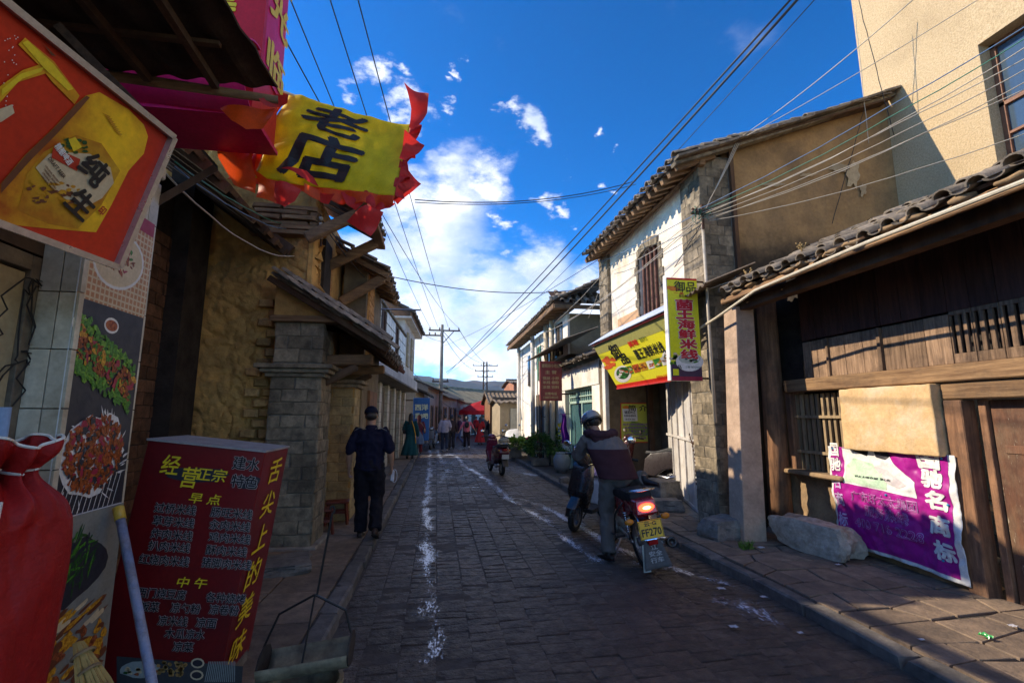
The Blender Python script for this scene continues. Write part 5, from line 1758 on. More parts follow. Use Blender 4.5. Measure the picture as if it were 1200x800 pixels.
# lower picture board standing under it
lb = thing('grill_picture_board', 'lower picture board of green leaves and grilled food behind the red bundle', 'poster', (-1.60, 2.45, .1))
g = G(); g.box(-1.70, -1.62, 2.30, 2.90, .10, 1.20)
f3 = lambda x, y, l=0.0: V((-1.62 + l, x, y))
def fc(cx, cy, rx, ry, l, mi, n=8, ang=0, wob=0.4):
    blob(g, f3, cx, cy, rx, ry, l, mi, n, ang, wob)
g.add([f3(2.30, .1, .002), f3(2.90, .1, .002), f3(2.90, 1.2, .002), f3(2.30, 1.2, .002)], [(0, 1, 2, 3)], 1)
fc(2.56, .95, .25, .14, .003, 2, 20, 0, .1)
for k in range(120):
    a = R.uniform(0, 6.28); q = math.sqrt(R.random())
    fc(2.56 + .16 * q * math.cos(a), 1.0 + .12 * q * math.sin(a), R.uniform(.02, .05), .006, .004 + k * .00001, R.choice([3, 3, 4, 2]), 6, R.uniform(-.4, 1.8))
for k in range(26):
    fc(2.40 + .45 * R.random(), .73 + R.uniform(-.05, .05), .06, .012, .005 + k * .00002, R.choice([5, 6, 7]), 6, .3)
for k in range(90):
    fc(2.36 + .5 * R.random(), .55 + R.uniform(-.13, .13), R.uniform(.02, .06), R.uniform(.01, .03), .0055 + k * .00001, R.choice([5, 5, 6, 8]), 7, R.uniform(-.3, .5))
fc(2.72, .36, .10, .03, .007, 2, 9, .3, .15)
for k in range(60):
    fc(2.4 + .45 * R.random(), .2 + R.uniform(-.08, .10), R.uniform(.01, .03), R.uniform(.01, .02), .006 + k * .00001, R.choice([8, 6, 2]), 6, R.random())
g.build('print', [M_WHITE, ink('grey_backdrop', (.24, .24, .21)), I_DARKB, I_DGR, I_GRN, I_GOLD, I_BRN, I_CRM, I_MAR], lb)

# --- red menu light box
uu = V((.993, 0, -.118)).normalized(); dd = V((-.118, 0, -.993)).normalized()
mTR = P(311, 530, Y=3.15); mTL = mTR - uu * .655
mH = 1.30
mb = thing('menu_light_box', 'leaning red box sign with black and yellow menu lettering', 'sign', mTR + dd * mH - uu * .33)
nY = V((0, 1, 0))
g = G()
q = [mTL + dd * mH, mTR + dd * mH, mTR, mTL]
g.hexa([q[0], q[1], q[1] + nY * .46, q[0] + nY * .46, q[3], q[2], q[2] + nY * .46, q[3] + nY * .46])
M_MENU = mat('menu_red_print', (.19, .007, .009), (.12, .004, .006), scale=1.6, rough=.4, bump=.04, var=0, world=False, spec=.45)
body = g.build('case', M_MENU, mb, bevel=.004)
g = G()
zt = V((0, 0, .004))
g.hexa([q[3] - uu * .006 - nY * .006, q[2] + uu * .006 - nY * .006, q[2] + uu * .006 + nY * .466, q[3] - uu * .006 + nY * .466] + [p + V((.0015, 0, .012)) for p in (q[3] - uu * .006 - nY * .006, q[2] + uu * .006 - nY * .006, q[2] + uu * .006 + nY * .466, q[3] - uu * .006 + nY * .466)])
g.build('lid', mat('dusty_lid', (.42, .38, .36), (.3, .27, .26), scale=8, rough=.6), mb)
pm = Plane(mTR - nY * .001, uu, -dd)
if pm.n.y > 0:
    pm.n = -pm.n
def mtext(t, cx, cy, w, h, yellow=False):
    if yellow:
        pm.write(mb, t, cx, cy, w, h, I_YEL, .005, .012, shear=.12)
    else:
        pm.write(mb, t, cx, cy, w, h, ink('menu_white', (.42, .34, .31)), .003, .055)
        pm.write(mb, t, cx, cy, w, h, I_BLK, .005, .014)
g = G()
pm.blob(g, 230, 556, 38, 9, .002, 0, 18, .15)
g.build('ink_swash', I_DARKB, mb)
g = G(); pm.blob(g, 292, 565, 14, 8, .002, 0, 12, .2)
g.build('ink_swash', I_DARKB, mb)
g = G()
pm.poly(g, [(137, 790), (137, 768), (285, 780), (283, 806), (137, 806)][::-1], .002, 1)
for k in range(46):
    pm.blob(g, 202 + R.uniform(-16, 16), 783 + R.uniform(-8, 8), 2.4, 2.2, .004, 2, 7)
for cx, cy in ((232, 776), (231, 790)):
    pm.blob(g, cx, cy, 8, 6, .004, 3, 12); pm.blob(g, cx, cy, 6, 4, .005, 0, 12)
for k in range(16):
    pm.poly(g, [(240 + k * 2.3, 798), (241 + k * 2.3, 798), (246 + k * 2, 774), (245 + k * 2, 774)], .004, 4)
pm.blob(g, 165, 784, 24, 10, .003, 4, 16, .1)
for k in range(20):
    pm.blob(g, 165 + R.uniform(-18, 18), 784 + R.uniform(-6, 6), 3, 2, .004, R.choice([3, 5, 6]), 6, .4)
g.build('menu_picture', [I_DARKB, ink('slate', (.05, .055, .06)), ink('tofu_gold', (.40, .24, .08)), I_CRM, ink('noodle', (.32, .36, .34)), I_MAR, I_DGR], mb)
mtext('经', 201, 544, 21, 22, True); mtext('营', 223, 559, 20, 24, True); mtext('正宗', 249, 556, 34, 15, True)
mtext('建水', 289, 543, 31, 15); mtext('特色', 287, 564, 31, 15)
mtext('早 点', 241, 584, 37, 12, True); mtext('中 午', 226, 682, 35, 12, True)
for t, cx, cy, w in [('过桥米线', 206, 596, 49), ('肠旺米线', 272, 601, 49), ('草芽米线', 204, 611, 49), ('汆肉米线', 270, 615.5, 48), ('炸肉米线', 202, 626, 49),
                     ('鸡肉米线', 269.5, 630, 49), ('扒肉米线', 199, 640, 49), ('酥肉米线', 266, 645, 48), ('红烧肉米线', 193, 656, 59), ('猪脚肉米线', 266, 660, 58),
                     ('西门烧豆腐', 190, 695, 57), ('各种烧烤', 265, 700, 46), ('饭菜', 176, 710, 22), ('凉勺粉', 218, 712, 35), ('凉卷粉', 263, 714, 35),
                     ('凉米线', 203, 727, 35), ('凉面', 242, 729, 24), ('木瓜凉水', 217, 742, 47), ('凉菜', 215, 757, 24)]:
    mtext(t, cx, cy, w, 11.5)
for k, t in enumerate('舌尖上的美味'):
    cc0 = mTR + dd * (.13 + .205 * k) + nY * (.25 - .012 * k) + uu * .001
    write(mb, t, flat_fn(cc0, nY, -dd), .22, .15, I_YEL, lift=.004, bold=.012, shear=.15)
for s_ in (0.03, .60):
    p = mTL + uu * s_ + dd * (mH - .01)
    G().box(p.x - .04, p.x + .06, 3.17, 3.56, .085, p.z + .012).build('foot', M_CONC, mb)

# --- noodle shop long signboard and upright sign
sgT = V((3.40, 0, 3.20)); sgB = V((3.95, 0, 2.25))
dn = (sgB - sgT).normalized()
pn = Plane((3.40, 8, 3.20), (0, -1, 0), -dn)
if pn.n.x > 0:
    pn.n = -pn.n
nsn = thing('noodle_signboard', 'long yellow slanting signboard with black characters and bowls, under the blue sheet', 'sign', (3.8, 8.3, 2.4))
YA, YB = 6.92, 10.15
a = V((3.40, YB, 3.20)); b = V((3.40, YA - .4, 3.20)); c = V((3.95, YA - .05, 2.25)); d = V((3.95, YB, 2.25))
qd = [d, c, b, a]
bk = -pn.n * .05
g = G().hexa([p + bk for p in qd] + qd)
g.build('board', M_GLOSSY if False else mat('yellow_print', (.84, .76, .03), (.76, .72, .04), scale=1.5, rough=.4, bump=.03, var=0), nsn)
g = G()
def np_(y0, y1, t0, t1, l, mi):
    p = lambda y, t: V((3.40, y, 3.20)) + dn * (t * (sgB - sgT).length) + pn.n * l
    g.add([p(y0, t0), p(y1, t0), p(y1, t1), p(y0, t1)], [(0, 1, 2, 3)], mi)
np_(YB - .01, YA - .3, .0, .22, .002, 0)
np_(YB - .01, YA, .92, 1.0, .004, 1)
pn.poly(g, [(780, 392), (800, 380), (812, 440), (792, 446), (784, 420)], .003, 2)
for cx, cy in ((786, 418), (730, 438)):
    pn.blob(g, cx, cy, 10, 10, .005, 4, 18); pn.blob(g, cx, cy - 1, 7.5, 7, .006, 3, 18)
    for k in range(14):
        pn.blob(g, cx + R.uniform(-5, 5), cy + R.uniform(-5, 4), 2, 1.2, .007, R.choice([2, 4, 5]), 6, .4)
for k in range(6):
    x0 = 732 + k * 8.3
    y0 = 430 - k * 2.2
    mi_ = [2, 5, 6, 4, 2, 4][k]
    pn.poly(g, [(x0, y0), (x0 + 7.5, y0 - 2), (x0 + 11, y0 + 7), (x0 + 4, y0 + 9)], .005, mi_)
    for q in range(7):
        pn.blob(g, x0 + 6 + R.uniform(-3, 3), y0 + 3.5 + R.uniform(-3, 3), 1.6, 1.1, .006, R.choice([5, 6, 4, 7]), 6, .4)
for k in range(12):
    pn.blob(g, 712 + R.uniform(-6, 8), 424 + R.uniform(-5, 7), 3.4, 2.2, .004 + k * .0001, 8, 8, .4)
np_(YB - .5, YB - 1.5, .82, .90, .003, 9)
g.build('print', [ink('olive_shade', (.42, .40, .12)), ink('signal_red', (.65, .03, .015)), ink('leaf_green', (.05, .26, .04)), I_DGR, I_WHT, ink('chilli', (.50, .09, .02)), I_GOLD, I_BRN, ink('prawn', (.75, .12, .03)), ink('lemon', (.75, .68, .04))], nsn)
pn.write(nsn, '御', 721, 412, 12, 12, I_BLK, .008, .015)
pn.write(nsn, '品', 732, 420, 10, 8, I_BLK, .008, .02)
pn.write(nsn, '菌王海鲜米线', 760, 411, 38, 9, I_BLK, .008, .02)
pn.write(nsn, '美味', 742, 402, 13, 5, ink('signal_red', (1, 0, 0)), .008, .03)
pn.write(nsn, '菌菇养生', 754, 397, 10, 4, I_DGR, .008)
pn.write(nsn, '健康美味 尽在御品', 778, 441, 18, 3.5, ink('signal_red', (1, 0, 0)), .008, .01)
for (aa, bb) in ((a, b), (d, c)):
    G().beam(aa + pn.n * .012, bb + pn.n * .012, .04, .03).build('edge_trim', mat('red_trim', (.45, .03, .02), (.3, .02, .015), scale=5, rough=.5), nsn)
bsht = thing('blue_sheet_awning', 'pale blue painted metal sheet sloping over the long yellow signboard', 'awning', (3.6, 8.3, 3.3))
G().slab([(3.33, YB + .1, 3.215), (3.33, YA - .5, 3.215), (3.88, YA - .5, 3.56), (3.88, YB + .1, 3.56)][::-1] if False else [(3.33, YA - .5, 3.215), (3.88, YA - .5, 3.56), (3.88, YB + .1, 3.56), (3.33, YB + .1, 3.215)], .012).build('sheet', mat('pale_blue_paint', (.52, .60, .76), (.42, .50, .66), scale=3, rough=.45, bump=.08), bsht)
for k in range(5):
    y = YA - .3 + k * .85
    G().beam((3.42, y, 3.17), (3.95, y, 3.45), .03, .03).build('strut', M_RUST, bsht)
# upright sign
vs_ = thing('upright_noodle_sign', 'upright yellow box sign with red characters bracketed to the brick pier', 'sign', (3.3, 6.35, 2.2))
VX0, VX1, VZ0, VZ1, VY = P(780, 326, Y=6.3).x, P(816, 326, Y=6.3).x, P(805, 446, Y=6.3).z, P(800, 326, Y=6.3).z, 6.3
G().box(VX0, VX1, VY, VY + .10, VZ0, VZ1).build('case', I_WHT, vs_, bevel=.006)
pv_ = Plane((VX0, VY, VZ0), (1, 0, 0), (0, 0, 1))
g = G()
def vp(x0, x1, z0, z1, l, mi):
    X = lambda t: VX0 + (VX1 - VX0) * t
    Z = lambda t: VZ0 + (VZ1 - VZ0) * t
    g.add([(X(x0), VY - l, Z(z0)), (X(x1), VY - l, Z(z0)), (X(x1), VY - l, Z(z1)), (X(x0), VY - l, Z(z1))], [(0, 1, 2, 3)], mi)
vp(.03, 1, 0, 1, .002, 0); vp(.03, 1, 0, .04, .004, 1); vp(.03, 1, .98, 1, .004, 2); vp(.03, 1, .04, .16, .003, 3); vp(.08, .26, .05, .11, .005, 0)
pv_.blob(g, 808, 424, 16, 11, .004, 4, 22); pv_.blob(g, 808, 420, 13, 6, .005, 5, 20)
for k in range(22):
    pv_.blob(g, 808 + R.uniform(-10, 10), 420 + R.uniform(-4, 4), 2.5, 1.3, .006, R.choice([4, 6, 5]), 6, .4)
for k in range(12):
    pv_.blob(g, 790 + R.uniform(-5, 6), 419 + R.uniform(-7, 7), 2.6, 1.8, .0035, R.choice([7, 6]), 7, .4)
for k in range(6):
    pv_.blob(g, 784 + k * 1.8, 337 + (k % 3), 3, 2, .005 + k * .0001, 8, 8, .3)
g.build('print', [mat('yellow_print2', (.80, .76, .02), (.74, .72, .03), scale=1.5, rough=.4, bump=.03, var=0), ink('plum_red', (.30, .01, .05)), ink('signal_red', (1, 0, 0)), ink('violet_dark', (.06, .03, .07)), I_WHT, ink('broth', (.45, .50, .42)), I_GRN, I_CRM, I_ORG], vs_)
pv_.write(vs_, '御品', 802.5, 336, 25, 12, I_BLK, .008, .012)
pv_.write(vs_, '一 品', 795, 343.5, 11, 2.5, ink('signal_red', (1, 0, 0)), .008, .03)
pv_.write(vs_, '菌菇养生汤', 803, 347, 15, 3, I_BRN, .008, .01)
for k, (t, cx, cy) in enumerate(zip('菌王海鲜米线', (801.5, 802, 804, 805, 806.5, 807.5), (356.5, 368, 380, 391.5, 403, 415))):
    pv_.write(vs_, t, cx, cy, 19, 10.5, I_WHT, .007, .075)
    pv_.write(vs_, t, cx, cy, 19, 10.5, ink('char_red', (.55, .012, .03)), .009, .045)
pv_.write(vs_, '订餐 0873 6625', 812, 430, 18, 2.6, I_DGR, .008)
pv_.write(vs_, '品', 796, 430, 4.5, 4.5, I_BLK, .008, .02)
g = G(); g.tube([(VX1, VY + .05, VZ1 - .03), (3.85, VY + .05, VZ1 - .03)], .015, 6); g.tube([(VX1, VY + .05, VZ0 + .04), (3.95, VY + .05, VZ0 + .04)], .015, 6)
g.build('bracket', M_RUST, vs_)

# --- yellow introduction poster in the porch
pi = Plane((4.3, 10.92, 1.5), (1, 0, 0), (0, 0, 1))
po = thing('introduction_poster', 'yellow poster with green print and a white notice stuck on, in the porch', 'poster', pi.at(745, 518))
g = G()
pi.poly(g, [(727, 518.5), (762.5, 518.5), (762.5, 472), (727, 472)], .006, 0)
pi.poly(g, [(728, 517.3), (761.5, 517.3), (761.5, 473), (728, 473)], .009, 1)
pi.blob(g, 748, 503, 13, 8, .011, 2, 16, .1, .4)
pi.blob(g, 738, 489, 8, 5, .011, 2, 16, .1, .4)
pi.poly(g, [(730.5, 493.5), (747, 493), (746, 478), (729, 479)], .013, 3)
pi.blob(g, 733, 477, 4, 2, .013, 4, 8, .3)
g.build('print', [ink('signal_red', (1, 0, 0)), mat('poster_yellow', (.60, .62, .06), (.5, .54, .08), scale=3, rough=.5, var=0), ink('olive_green', (.22, .34, .05)), I_WHT, I_ORG], po)
pi.write(po, '简 介', 747, 478, 22, 7, I_BLK, .015, .02)
pi.write(po, '铺面转让', 738, 483, 13, 3.4, I_BLK, .016, .02); pi.write(po, '有意者请联系', 738, 487, 14, 2.6, I_BLK, .016, .02); pi.write(po, '138 8734 2566', 738, 491, 12, 2, I_BLK, .016, .02)
for k, (t, c_) in enumerate([('御品菌王海鲜米线精选野生菌', 'v'), ('汤鲜味美营养丰富', 'v'), ('老少皆宜的美食', 'v'), ('过桥米线传统工艺', 'v'), ('欢迎新老顾客光临', 'v')]):
    pi.write(po, t, 744 + (k % 2), 497 + k * 3.9, 28 - 2 * (k % 3), 2.6, ink('violet', (.20, .05, .30)), .015, .02)

# --- purple banner
pu = Plane((4.70, 4.5, .7), (0, -1, 0), (0, 0, 1))
pbn = thing('purple_banner', 'crumpled purple banner with white characters hanging under the wall box', 'banner', (4.7, 4.5, .2))
def bann(px_y, pz):
    return V((4.67 + .03 * noise.noise(V((px_y * 3, pz * 3, 0))) + .018 * noise.noise(V((px_y * 8, pz * 9, 3))) + .008 * noise.noise(V((px_y * 22, pz * 20, 7))), px_y, pz))
BY0, BY1, BZ0, BZ1 = 3.80, 5.24, .17, 1.29
g = G()
def bfn(u, v):
    y = BY1 + (BY0 - BY1) * u
    z = BZ0 + (BZ1 - BZ0) * v + .03 * math.sin(u * 3.0) * (1 - v) - .02 * (1 - v) * u
    y += .05 * (1 - v) * (u - .6)
    return bann(y, z)
g.sheet(lambda u, v: bfn(u, v), 110, 80, thick=.003)
m_b = I_WHT
g.build('backing', m_b, pbn, smooth=True)
g = G()
def lift_(p, l):
    return p + V((-l, 0, 0))
g.sheet(lambda u, v: lift_(bfn(.025 + .93 * u, .035 + .965 * v), .004), 100, 70)
g.build('print', mat('banner_purple', (.38, .012, .25), (.32, .01, .21), scale=3, rough=.42, bump=.1, var=0, spec=.5), pbn, smooth=True)
def region(poly, l, m_, name):
    me = bpy.data.meshes.new('t'); me.from_pydata([(a, b, 0) for a, b in poly], [], [tuple(range(len(poly)))])
    bm = bmesh.new(); bm.from_mesh(me); bmesh.ops.triangulate(bm, faces=bm.faces)
    for _ in range(5):
        bmesh.ops.subdivide_edges(bm, edges=[e for e in bm.edges if e.calc_length() > .03], cuts=1)
        bmesh.ops.triangulate(bm, faces=bm.faces)
    bm.verts.index_update()
    gg = G().add([lift_(bfn(v.co.x, v.co.y), l) for v in bm.verts], [tuple(v.index for v in f.verts) for f in bm.faces])
    bm.free(); bpy.data.meshes.remove(me)
    return gg.build(name, m_, pbn, smooth=True)
region([(.14, .64), (.72, .60), (.72, .74), (.60, .86), (.52, .99), (.14, .99)], .007, I_WHT, 'picture')
region([(.155, .66), (.50, .625), (.52, .74), (.44, .80), (.40, .86), (.24, .90), (.155, .80)], .009, mat('picture_green', (.45, .62, .42), (.55, .68, .50), scale=5, rough=.5, var=0), 'picture')
region([(.25, .97), (.36, .93), (.39, .99), (.25, .99)], .010, I_BLK, 'picture')
region([(.44, .93), (.52, .91), (.56, .96), (.53, .995), (.44, .995)], .010, I_DARKB, 'picture')
region([(.40, .84), (.52, .82), (.66, .70), (.60, .66), (.50, .70)], .010, mat('picture_pinkgrey', (.55, .47, .47), (.66, .62, .60), scale=5, rough=.5, var=0), 'picture')
I_LAV = ink('lavender', (.55, .38, .62))
def bw(t, u, v, w, h, m_, bold=.03, l=.012, shear=0):
    write(pbn, t, lambda x, y, ll=0.0: lift_(bfn(u + x * w, v + y * h), l), 1, 1, m_, lift=0, bold=bold, sub=len(t) < 6, shear=shear)
for k, t in enumerate('国驰名商标'):
    bw(t, .83 + .012 * k, [.95, .795, .62, .42, .22][k], .135, .145, I_WHT, .05)
    bw(t, .065 + .01 * k * .3, [.97, .82, .645, .47, .27][k], .075, .13, I_WHT if k < 2 else I_LAV, .03)
for (t, u, v, w, h) in [('广东好太太集团', .45, .525, .52, .095), ('服务热线', .47, .40, .36, .10), ('400 716 2228', .47, .27, .55, .08)]:
    bw(t, u, v, w, h, I_LAV, .03, .011)
    bw(t, u, v, w, h, mat('banner_purple', (1, 1, 1)), 0, .0135)
bw('好太太晾衣架 放心购', .40, .725, .30, .022, I_BLK, .02, .0135)
g = G()
for (u, v) in ((.05, .98), (.05, .14), (.5, .585), (.86, .14), (.93, .6), (.92, .97)):
    g.ball(lift_(bfn(u, v), .01), .012, 8, 5)
g.build('eyelet', plain('blue_cap', (.03, .25, .45), .4), pbn)

# --- blue sign across the far left shops and red sign on the right
pbs = Plane(P(494, 490, Y=20.6), (1, 0, 0), (0, 0, 1))
bl = thing('blue_shop_sign', 'blue upright shop sign with pale characters above the far left pavement', 'sign', pbs.at(494, 515))
A0, A1 = pbs.at(484.5, 466), pbs.at(502.5, 516)
G().box(A0.x, A1.x, A0.y, A0.y + .12, A1.z, A0.z).build('case', plain('sign_blue', (.02, .11, .36), .4), bl, bevel=.01)
M_PALE = ink('pale_yellow', (.75, .76, .50))
pbs.write(bl, '西洋', 494, 477, 15, 7, M_PALE, .01, .04); pbs.write(bl, '重8吧', 494, 487, 15, 6, M_PALE, .01, .04)
g = G(); pbs.poly(g, [(490, 503), (499, 503), (494.5, 496)], .01, 0); g.build('print', I_WHT, bl)
G().beam((A0.x - .5, A0.y + .05, A0.z - .1), (A0.x, A0.y + .05, A0.z - .1), .05, .05).build('bracket', M_RUST, bl)
ps2 = Plane(P(645, 446, Y=13.6), (1, 0, 0), (0, 0, 1))
rs = thing('faded_red_sign', 'faded red hanging sign with rows of small characters, in front of the white house', 'sign', ps2.at(645, 469))
A0, A1 = ps2.at(632.5, 423), ps2.at(659, 469.5)
G().box(A0.x, A1.x, A0.y, A0.y + .08, A1.z, A0.z).build('case', mat('faded_red_paint', (.30, .06, .05), (.23, .045, .04), scale=4, rough=.6, var=0), rs, bevel=.01)
for t, cy, w, h in [('建和谷小吃店', 428.5, 21, 4.2), ('主 营', 436, 13, 4), ('饵丝 小炒', 443, 19, 3.6), ('米线 卷粉', 448, 19, 3.6), ('凉菜 饮料', 453.5, 19, 3.4), ('送餐电话', 461, 14, 3.2), ('13887340253', 465.5, 17, 2.6)]:
    ps2.write(rs, t, 645.5, cy, w, h, ink('faded_gold', (.55, .36, .16)), .008, .03)
G().beam((A1.x, A0.y + .04, A0.z - .2), (4.0, A0.y + .04, A0.z - .2), .04, .04).build('bracket', M_RUST, rs)
G().beam((A1.x, A0.y + .04, A1.z + .2), (4.0, A0.y + .04, A1.z + .2), .04, .04).build('bracket', M_RUST, rs)
# ================================================================== vehicles, pots, furniture
def cat_rom(pts, n=4):
    out = []
    P_ = [V(p) for p in pts]
    for i in range(len(P_) - 1):
        p0 = P_[max(i - 1, 0)]; p1 = P_[i]; p2 = P_[i + 1]; p3 = P_[min(i + 2, len(P_) - 1)]
        for k in range(n):
            t = k / n
            out.append(.5 * ((2 * p1) + (p2 - p0) * t + (2 * p0 - 5 * p1 + 4 * p2 - p3) * t * t + (3 * p1 - p0 - 3 * p2 + p3) * t ** 3))
    out.append(P_[-1])
    return out


def wheel(t, name, c, r, w, spokes=True, axis=(1, 0, 0), rimm=None):
    c = V(c)
    wh = G()
    pr = []
    for k in range(13):
        a = math.pi * 2 * k / 12
        pr.append((r - w * .5 + w * .5 * math.cos(a), w * .5 * math.sin(a)))
    wh.lathe([(max(p[0], .01), p[1]) for p in pr], c, axis, seg=28)
    ty = wh.build('tyre', M_BLACK, t, world=False, smooth=True)
    g = G()
    ri = r - w
    g.lathe([(ri + .012, -w * .34), (ri - .014, -w * .30), (ri - .014, w * .30), (ri + .012, w * .34)], c, axis, seg=28)
    g.lathe([(.001, -w * .5), (.045, -w * .5), (.05, 0), (.045, w * .5), (.001, w * .5)], c, axis, seg=14)
    if spokes:
        for k in range(18):
            a = 6.283 * k / 18
            d = V((0, math.cos(a), math.sin(a)))
            g.tube([c + d * .04 + V((.02 if k % 2 else -.02, 0, 0)), c + d * ri], .0025, 4)
    else:
        for k in range(5):
            a = 6.283 * k / 5
            d = V((0, math.cos(a), math.sin(a)))
            g.beam(c + d * .03, c + d * ri, .035, .03, up=(1, 0, 0))
    g.build('rim', rimm or M_STEEL, ty, world=False, smooth=False)
    return ty


def prof(poly, hw, name, m, t, bev=.02, taper=None):
    """side profile (y, z) swept across x, rounded"""
    g = G().prism([(-hw, y, z) for y, z in poly], (2 * hw, 0, 0))
    if taper:
        for p in g.v:
            p.x *= taper(p.y, p.z)
    return g.build(name, m, t, world=False, bevel=bev, bseg=2, angle=50)


def scooter(label, group, col, loc, rz, seatc=(.03, .03, .032), lean=0.0, extra=None, panel=None, shade=None):
    t = thing('scooter', label, 'scooter', loc, 0, group, rot=(0, lean, rz))
    mb_ = plain('scooter_%02d%02d%02d' % tuple(int(c * 99) for c in col), col, .25, coat=.6)
    mp_ = plain('scooter_%02d%02d%02d' % tuple(int(c * 99) for c in panel), panel, .3, coat=.5) if panel else mb_
    ms = plain('seat_%02d%02d%02d' % tuple(int(c * 99) for c in seatc), seatc, .6)
    wheel(t, 'w', (0, .62, .22), .22, .085, spokes=False)
    wheel(t, 'w', (0, -.60, .22), .22, .09, spokes=False)
    # front leg shield and fender
    prof([(.50, .30), (.62, .55), (.52, .92), (.40, 1.0), (.36, .95), (.44, .62), (.36, .32)], .19, 'leg_shield', mb_, t, .03, lambda y, z: .62 + .5 * min(1, max(0, (z - .3) / .5)) - (.35 if z > .9 else 0))
    prof([(.40, .36), (.52, .48), (.68, .50), (.84, .36), (.86, .24), (.78, .34), (.64, .42), (.50, .38)], .07, 'front_fender', mb_, t, .012)
    prof([(.40, .30), (.40, .24), (-.10, .22), (-.14, .30)], .17, 'floorboard', M_BLKP, t, .01)
    prof([(-.02, .30), (-.06, .62), (-.20, .74), (-.62, .80), (-.86, .74), (-.88, .62), (-.70, .46), (-.48, .40), (-.30, .26)], .17, 'body_panel', mp_, t, .035, lambda y, z: 1.0 - .35 * max(0, (-y - .45)))
    prof([(-.04, .72), (-.06, .79), (-.24, .78), (-.36, .80), (-.60, .87), (-.82, .86), (-.86, .79), (-.60, .78), (-.30, .72)], .15, 'seat', ms, t, .025, lambda y, z: 1 - .4 * max(0, (y + .25) * 2))
    g = G()
    g.tube(cat_rom([(-.34, .30, 1.04), (-.20, .36, 1.06), (0, .42, 1.0), (.20, .36, 1.06), (.34, .30, 1.04)]), .013, 8)
    g.tube([(-.36, .285, 1.04), (-.24, .335, 1.055)], .019, 8); g.tube([(.36, .285, 1.04), (.24, .335, 1.055)], .019, 8)
    g.build('handlebar', M_BLKP, t, world=False, smooth=True)
    G().ball((0, .46, 1.02), (.13, .10, .09), 14, 8).build('headlight_cowl', mb_, t, world=False, smooth=True)
    G().ball((0, .525, 1.02), (.08, .05, .055), 12, 8).build('headlight', plain('lamp_glass', (.6, .62, .65), .08, spec=.8), t, world=False, smooth=True)
    for s in (-1, 1):
        mg = G(); mg.tube([(s * .25, .33, 1.06), (s * .31, .33, 1.17)], .006, 6)
        mr = mg.build('mirror', M_BLKP, t, world=False)
        G().ball((s * .33, .33, 1.20), (.065, .012, .045), 12, 8).build('mirror_glass', M_CHROME, mr, world=False, smooth=True)
        G().ball((s * .15, -.84, .70), (.03, .03, .025), 8, 6).build('indicator', plain('amber_lens', (.65, .22, .02), .2), t, world=False, smooth=True)
    G().ball((0, -.88, .72), (.08, .03, .035), 10, 6).build('tail_light', plain('red_lens', (.35, .01, .01), .2), t, world=False, smooth=True)
    prof([(-.74, .50), (-.84, .50), (-.97, .28), (-.95, .27)], .08, 'mudguard', M_BLKP, t, .006)
    G().box(-.10, .10, -.945, -.935, .48, .60).build('number_plate', plain('plate_pale', (.45, .44, .42), .5), t, world=False)
    g = G(); g.tube([(-.13, -.30, .30), (-.16, -.60, .26), (-.17, -.82, .32)], [.02, .045, .04], 10)
    g.build('exhaust', M_STEEL, t, world=False, smooth=True)
    g = G()
    for s in (-1, 1):
        g.tube([(s * .09, -.60, .84), (s * .10, -.80, .90), (s * .08, -.98, .90), (0, -1.0, .90)], .009, 6)
    g.build('grab_rail', M_CHROME, t, world=False, smooth=True)
    g = G(); g.tube([(0.05, -.1, .24), (.16, -.14, .02)], .012, 6); g.build('kick_stand', M_BLKP, t, world=False)
    if extra:
        extra(t)
    return t


def cargo(t):
    g = G()
    for k in range(4):
        g.box(-.15, .15, -.98 + k * .10, -.93 + k * .10, .895, .905)
    g.build('rack', M_CHROME, t, world=False)
    g = G()
    g.ball((0, -.80, .97), (.17, .17, .08), 14, 8)
    g.jit(.03, 6)
    c_ = g.build('bundle', cloth('patterned_bundle', (.42, .36, .26)), t, world=False, smooth=True)
    g = G()
    for s in (-1, 1):
        g.tube(cat_rom([(s * .05, -.62, .9), (s * .06, -.72, 1.05), (s * .07, -.88, 1.04), (s * .05, -.97, .9)]), .008, 5)
    g.tube(cat_rom([(-.17, -.8, .92), (-.08, -.8, 1.05), (.08, -.8, 1.05), (.17, -.8, .92)]), .008, 5)
    g.build('bundle_strap', M_BLKP, c_, world=False)


SG = 'scooters standing along the street'
scooter('maroon scooter seen from behind with a patterned bundle strapped on its rack, mid street', SG, (.16, .02, .05), P(584, 557, Z=0) + V((0, .55, 0)), rad(9), extra=cargo, panel=(.10, .015, .03))
scooter('white fronted scooter parked nose-on at the left kerb ahead of the couple', SG, (.10, .11, .13), P(509, 527, Z=0) + V((-.1, .6, .0)), rad(172), panel=(.3, .3, .32))
scooter('dusty scooter half hidden behind the white fronted one, under the blue sign', SG, (.28, .22, .2), P(498, 514, Z=.1) + V((-.25, 1.2, .0)), rad(160), panel=(.05, .05, .06))
scooter('black scooter with white side panel and pink seat cover, nose toward us beside rider', SG, (.02, .018, .02), (2.38, 7.5, 0), rad(142), seatc=(.62, .36, .50), lean=rad(-6), panel=(.50, .50, .55))
scooter('violet scooter parked sideways in front of the grey cover', SG, (.10, .03, .30), P(634, 528, Z=.1) + V((.1, .9, .0)), rad(-62), panel=(.10, .03, .32))
scooter('dark scooter tucked in the porch behind the motorcycle', SG, (.10, .03, .03), (4.45, 10.0, .12), rad(35), lean=rad(5), panel=(.05, .04, .04))


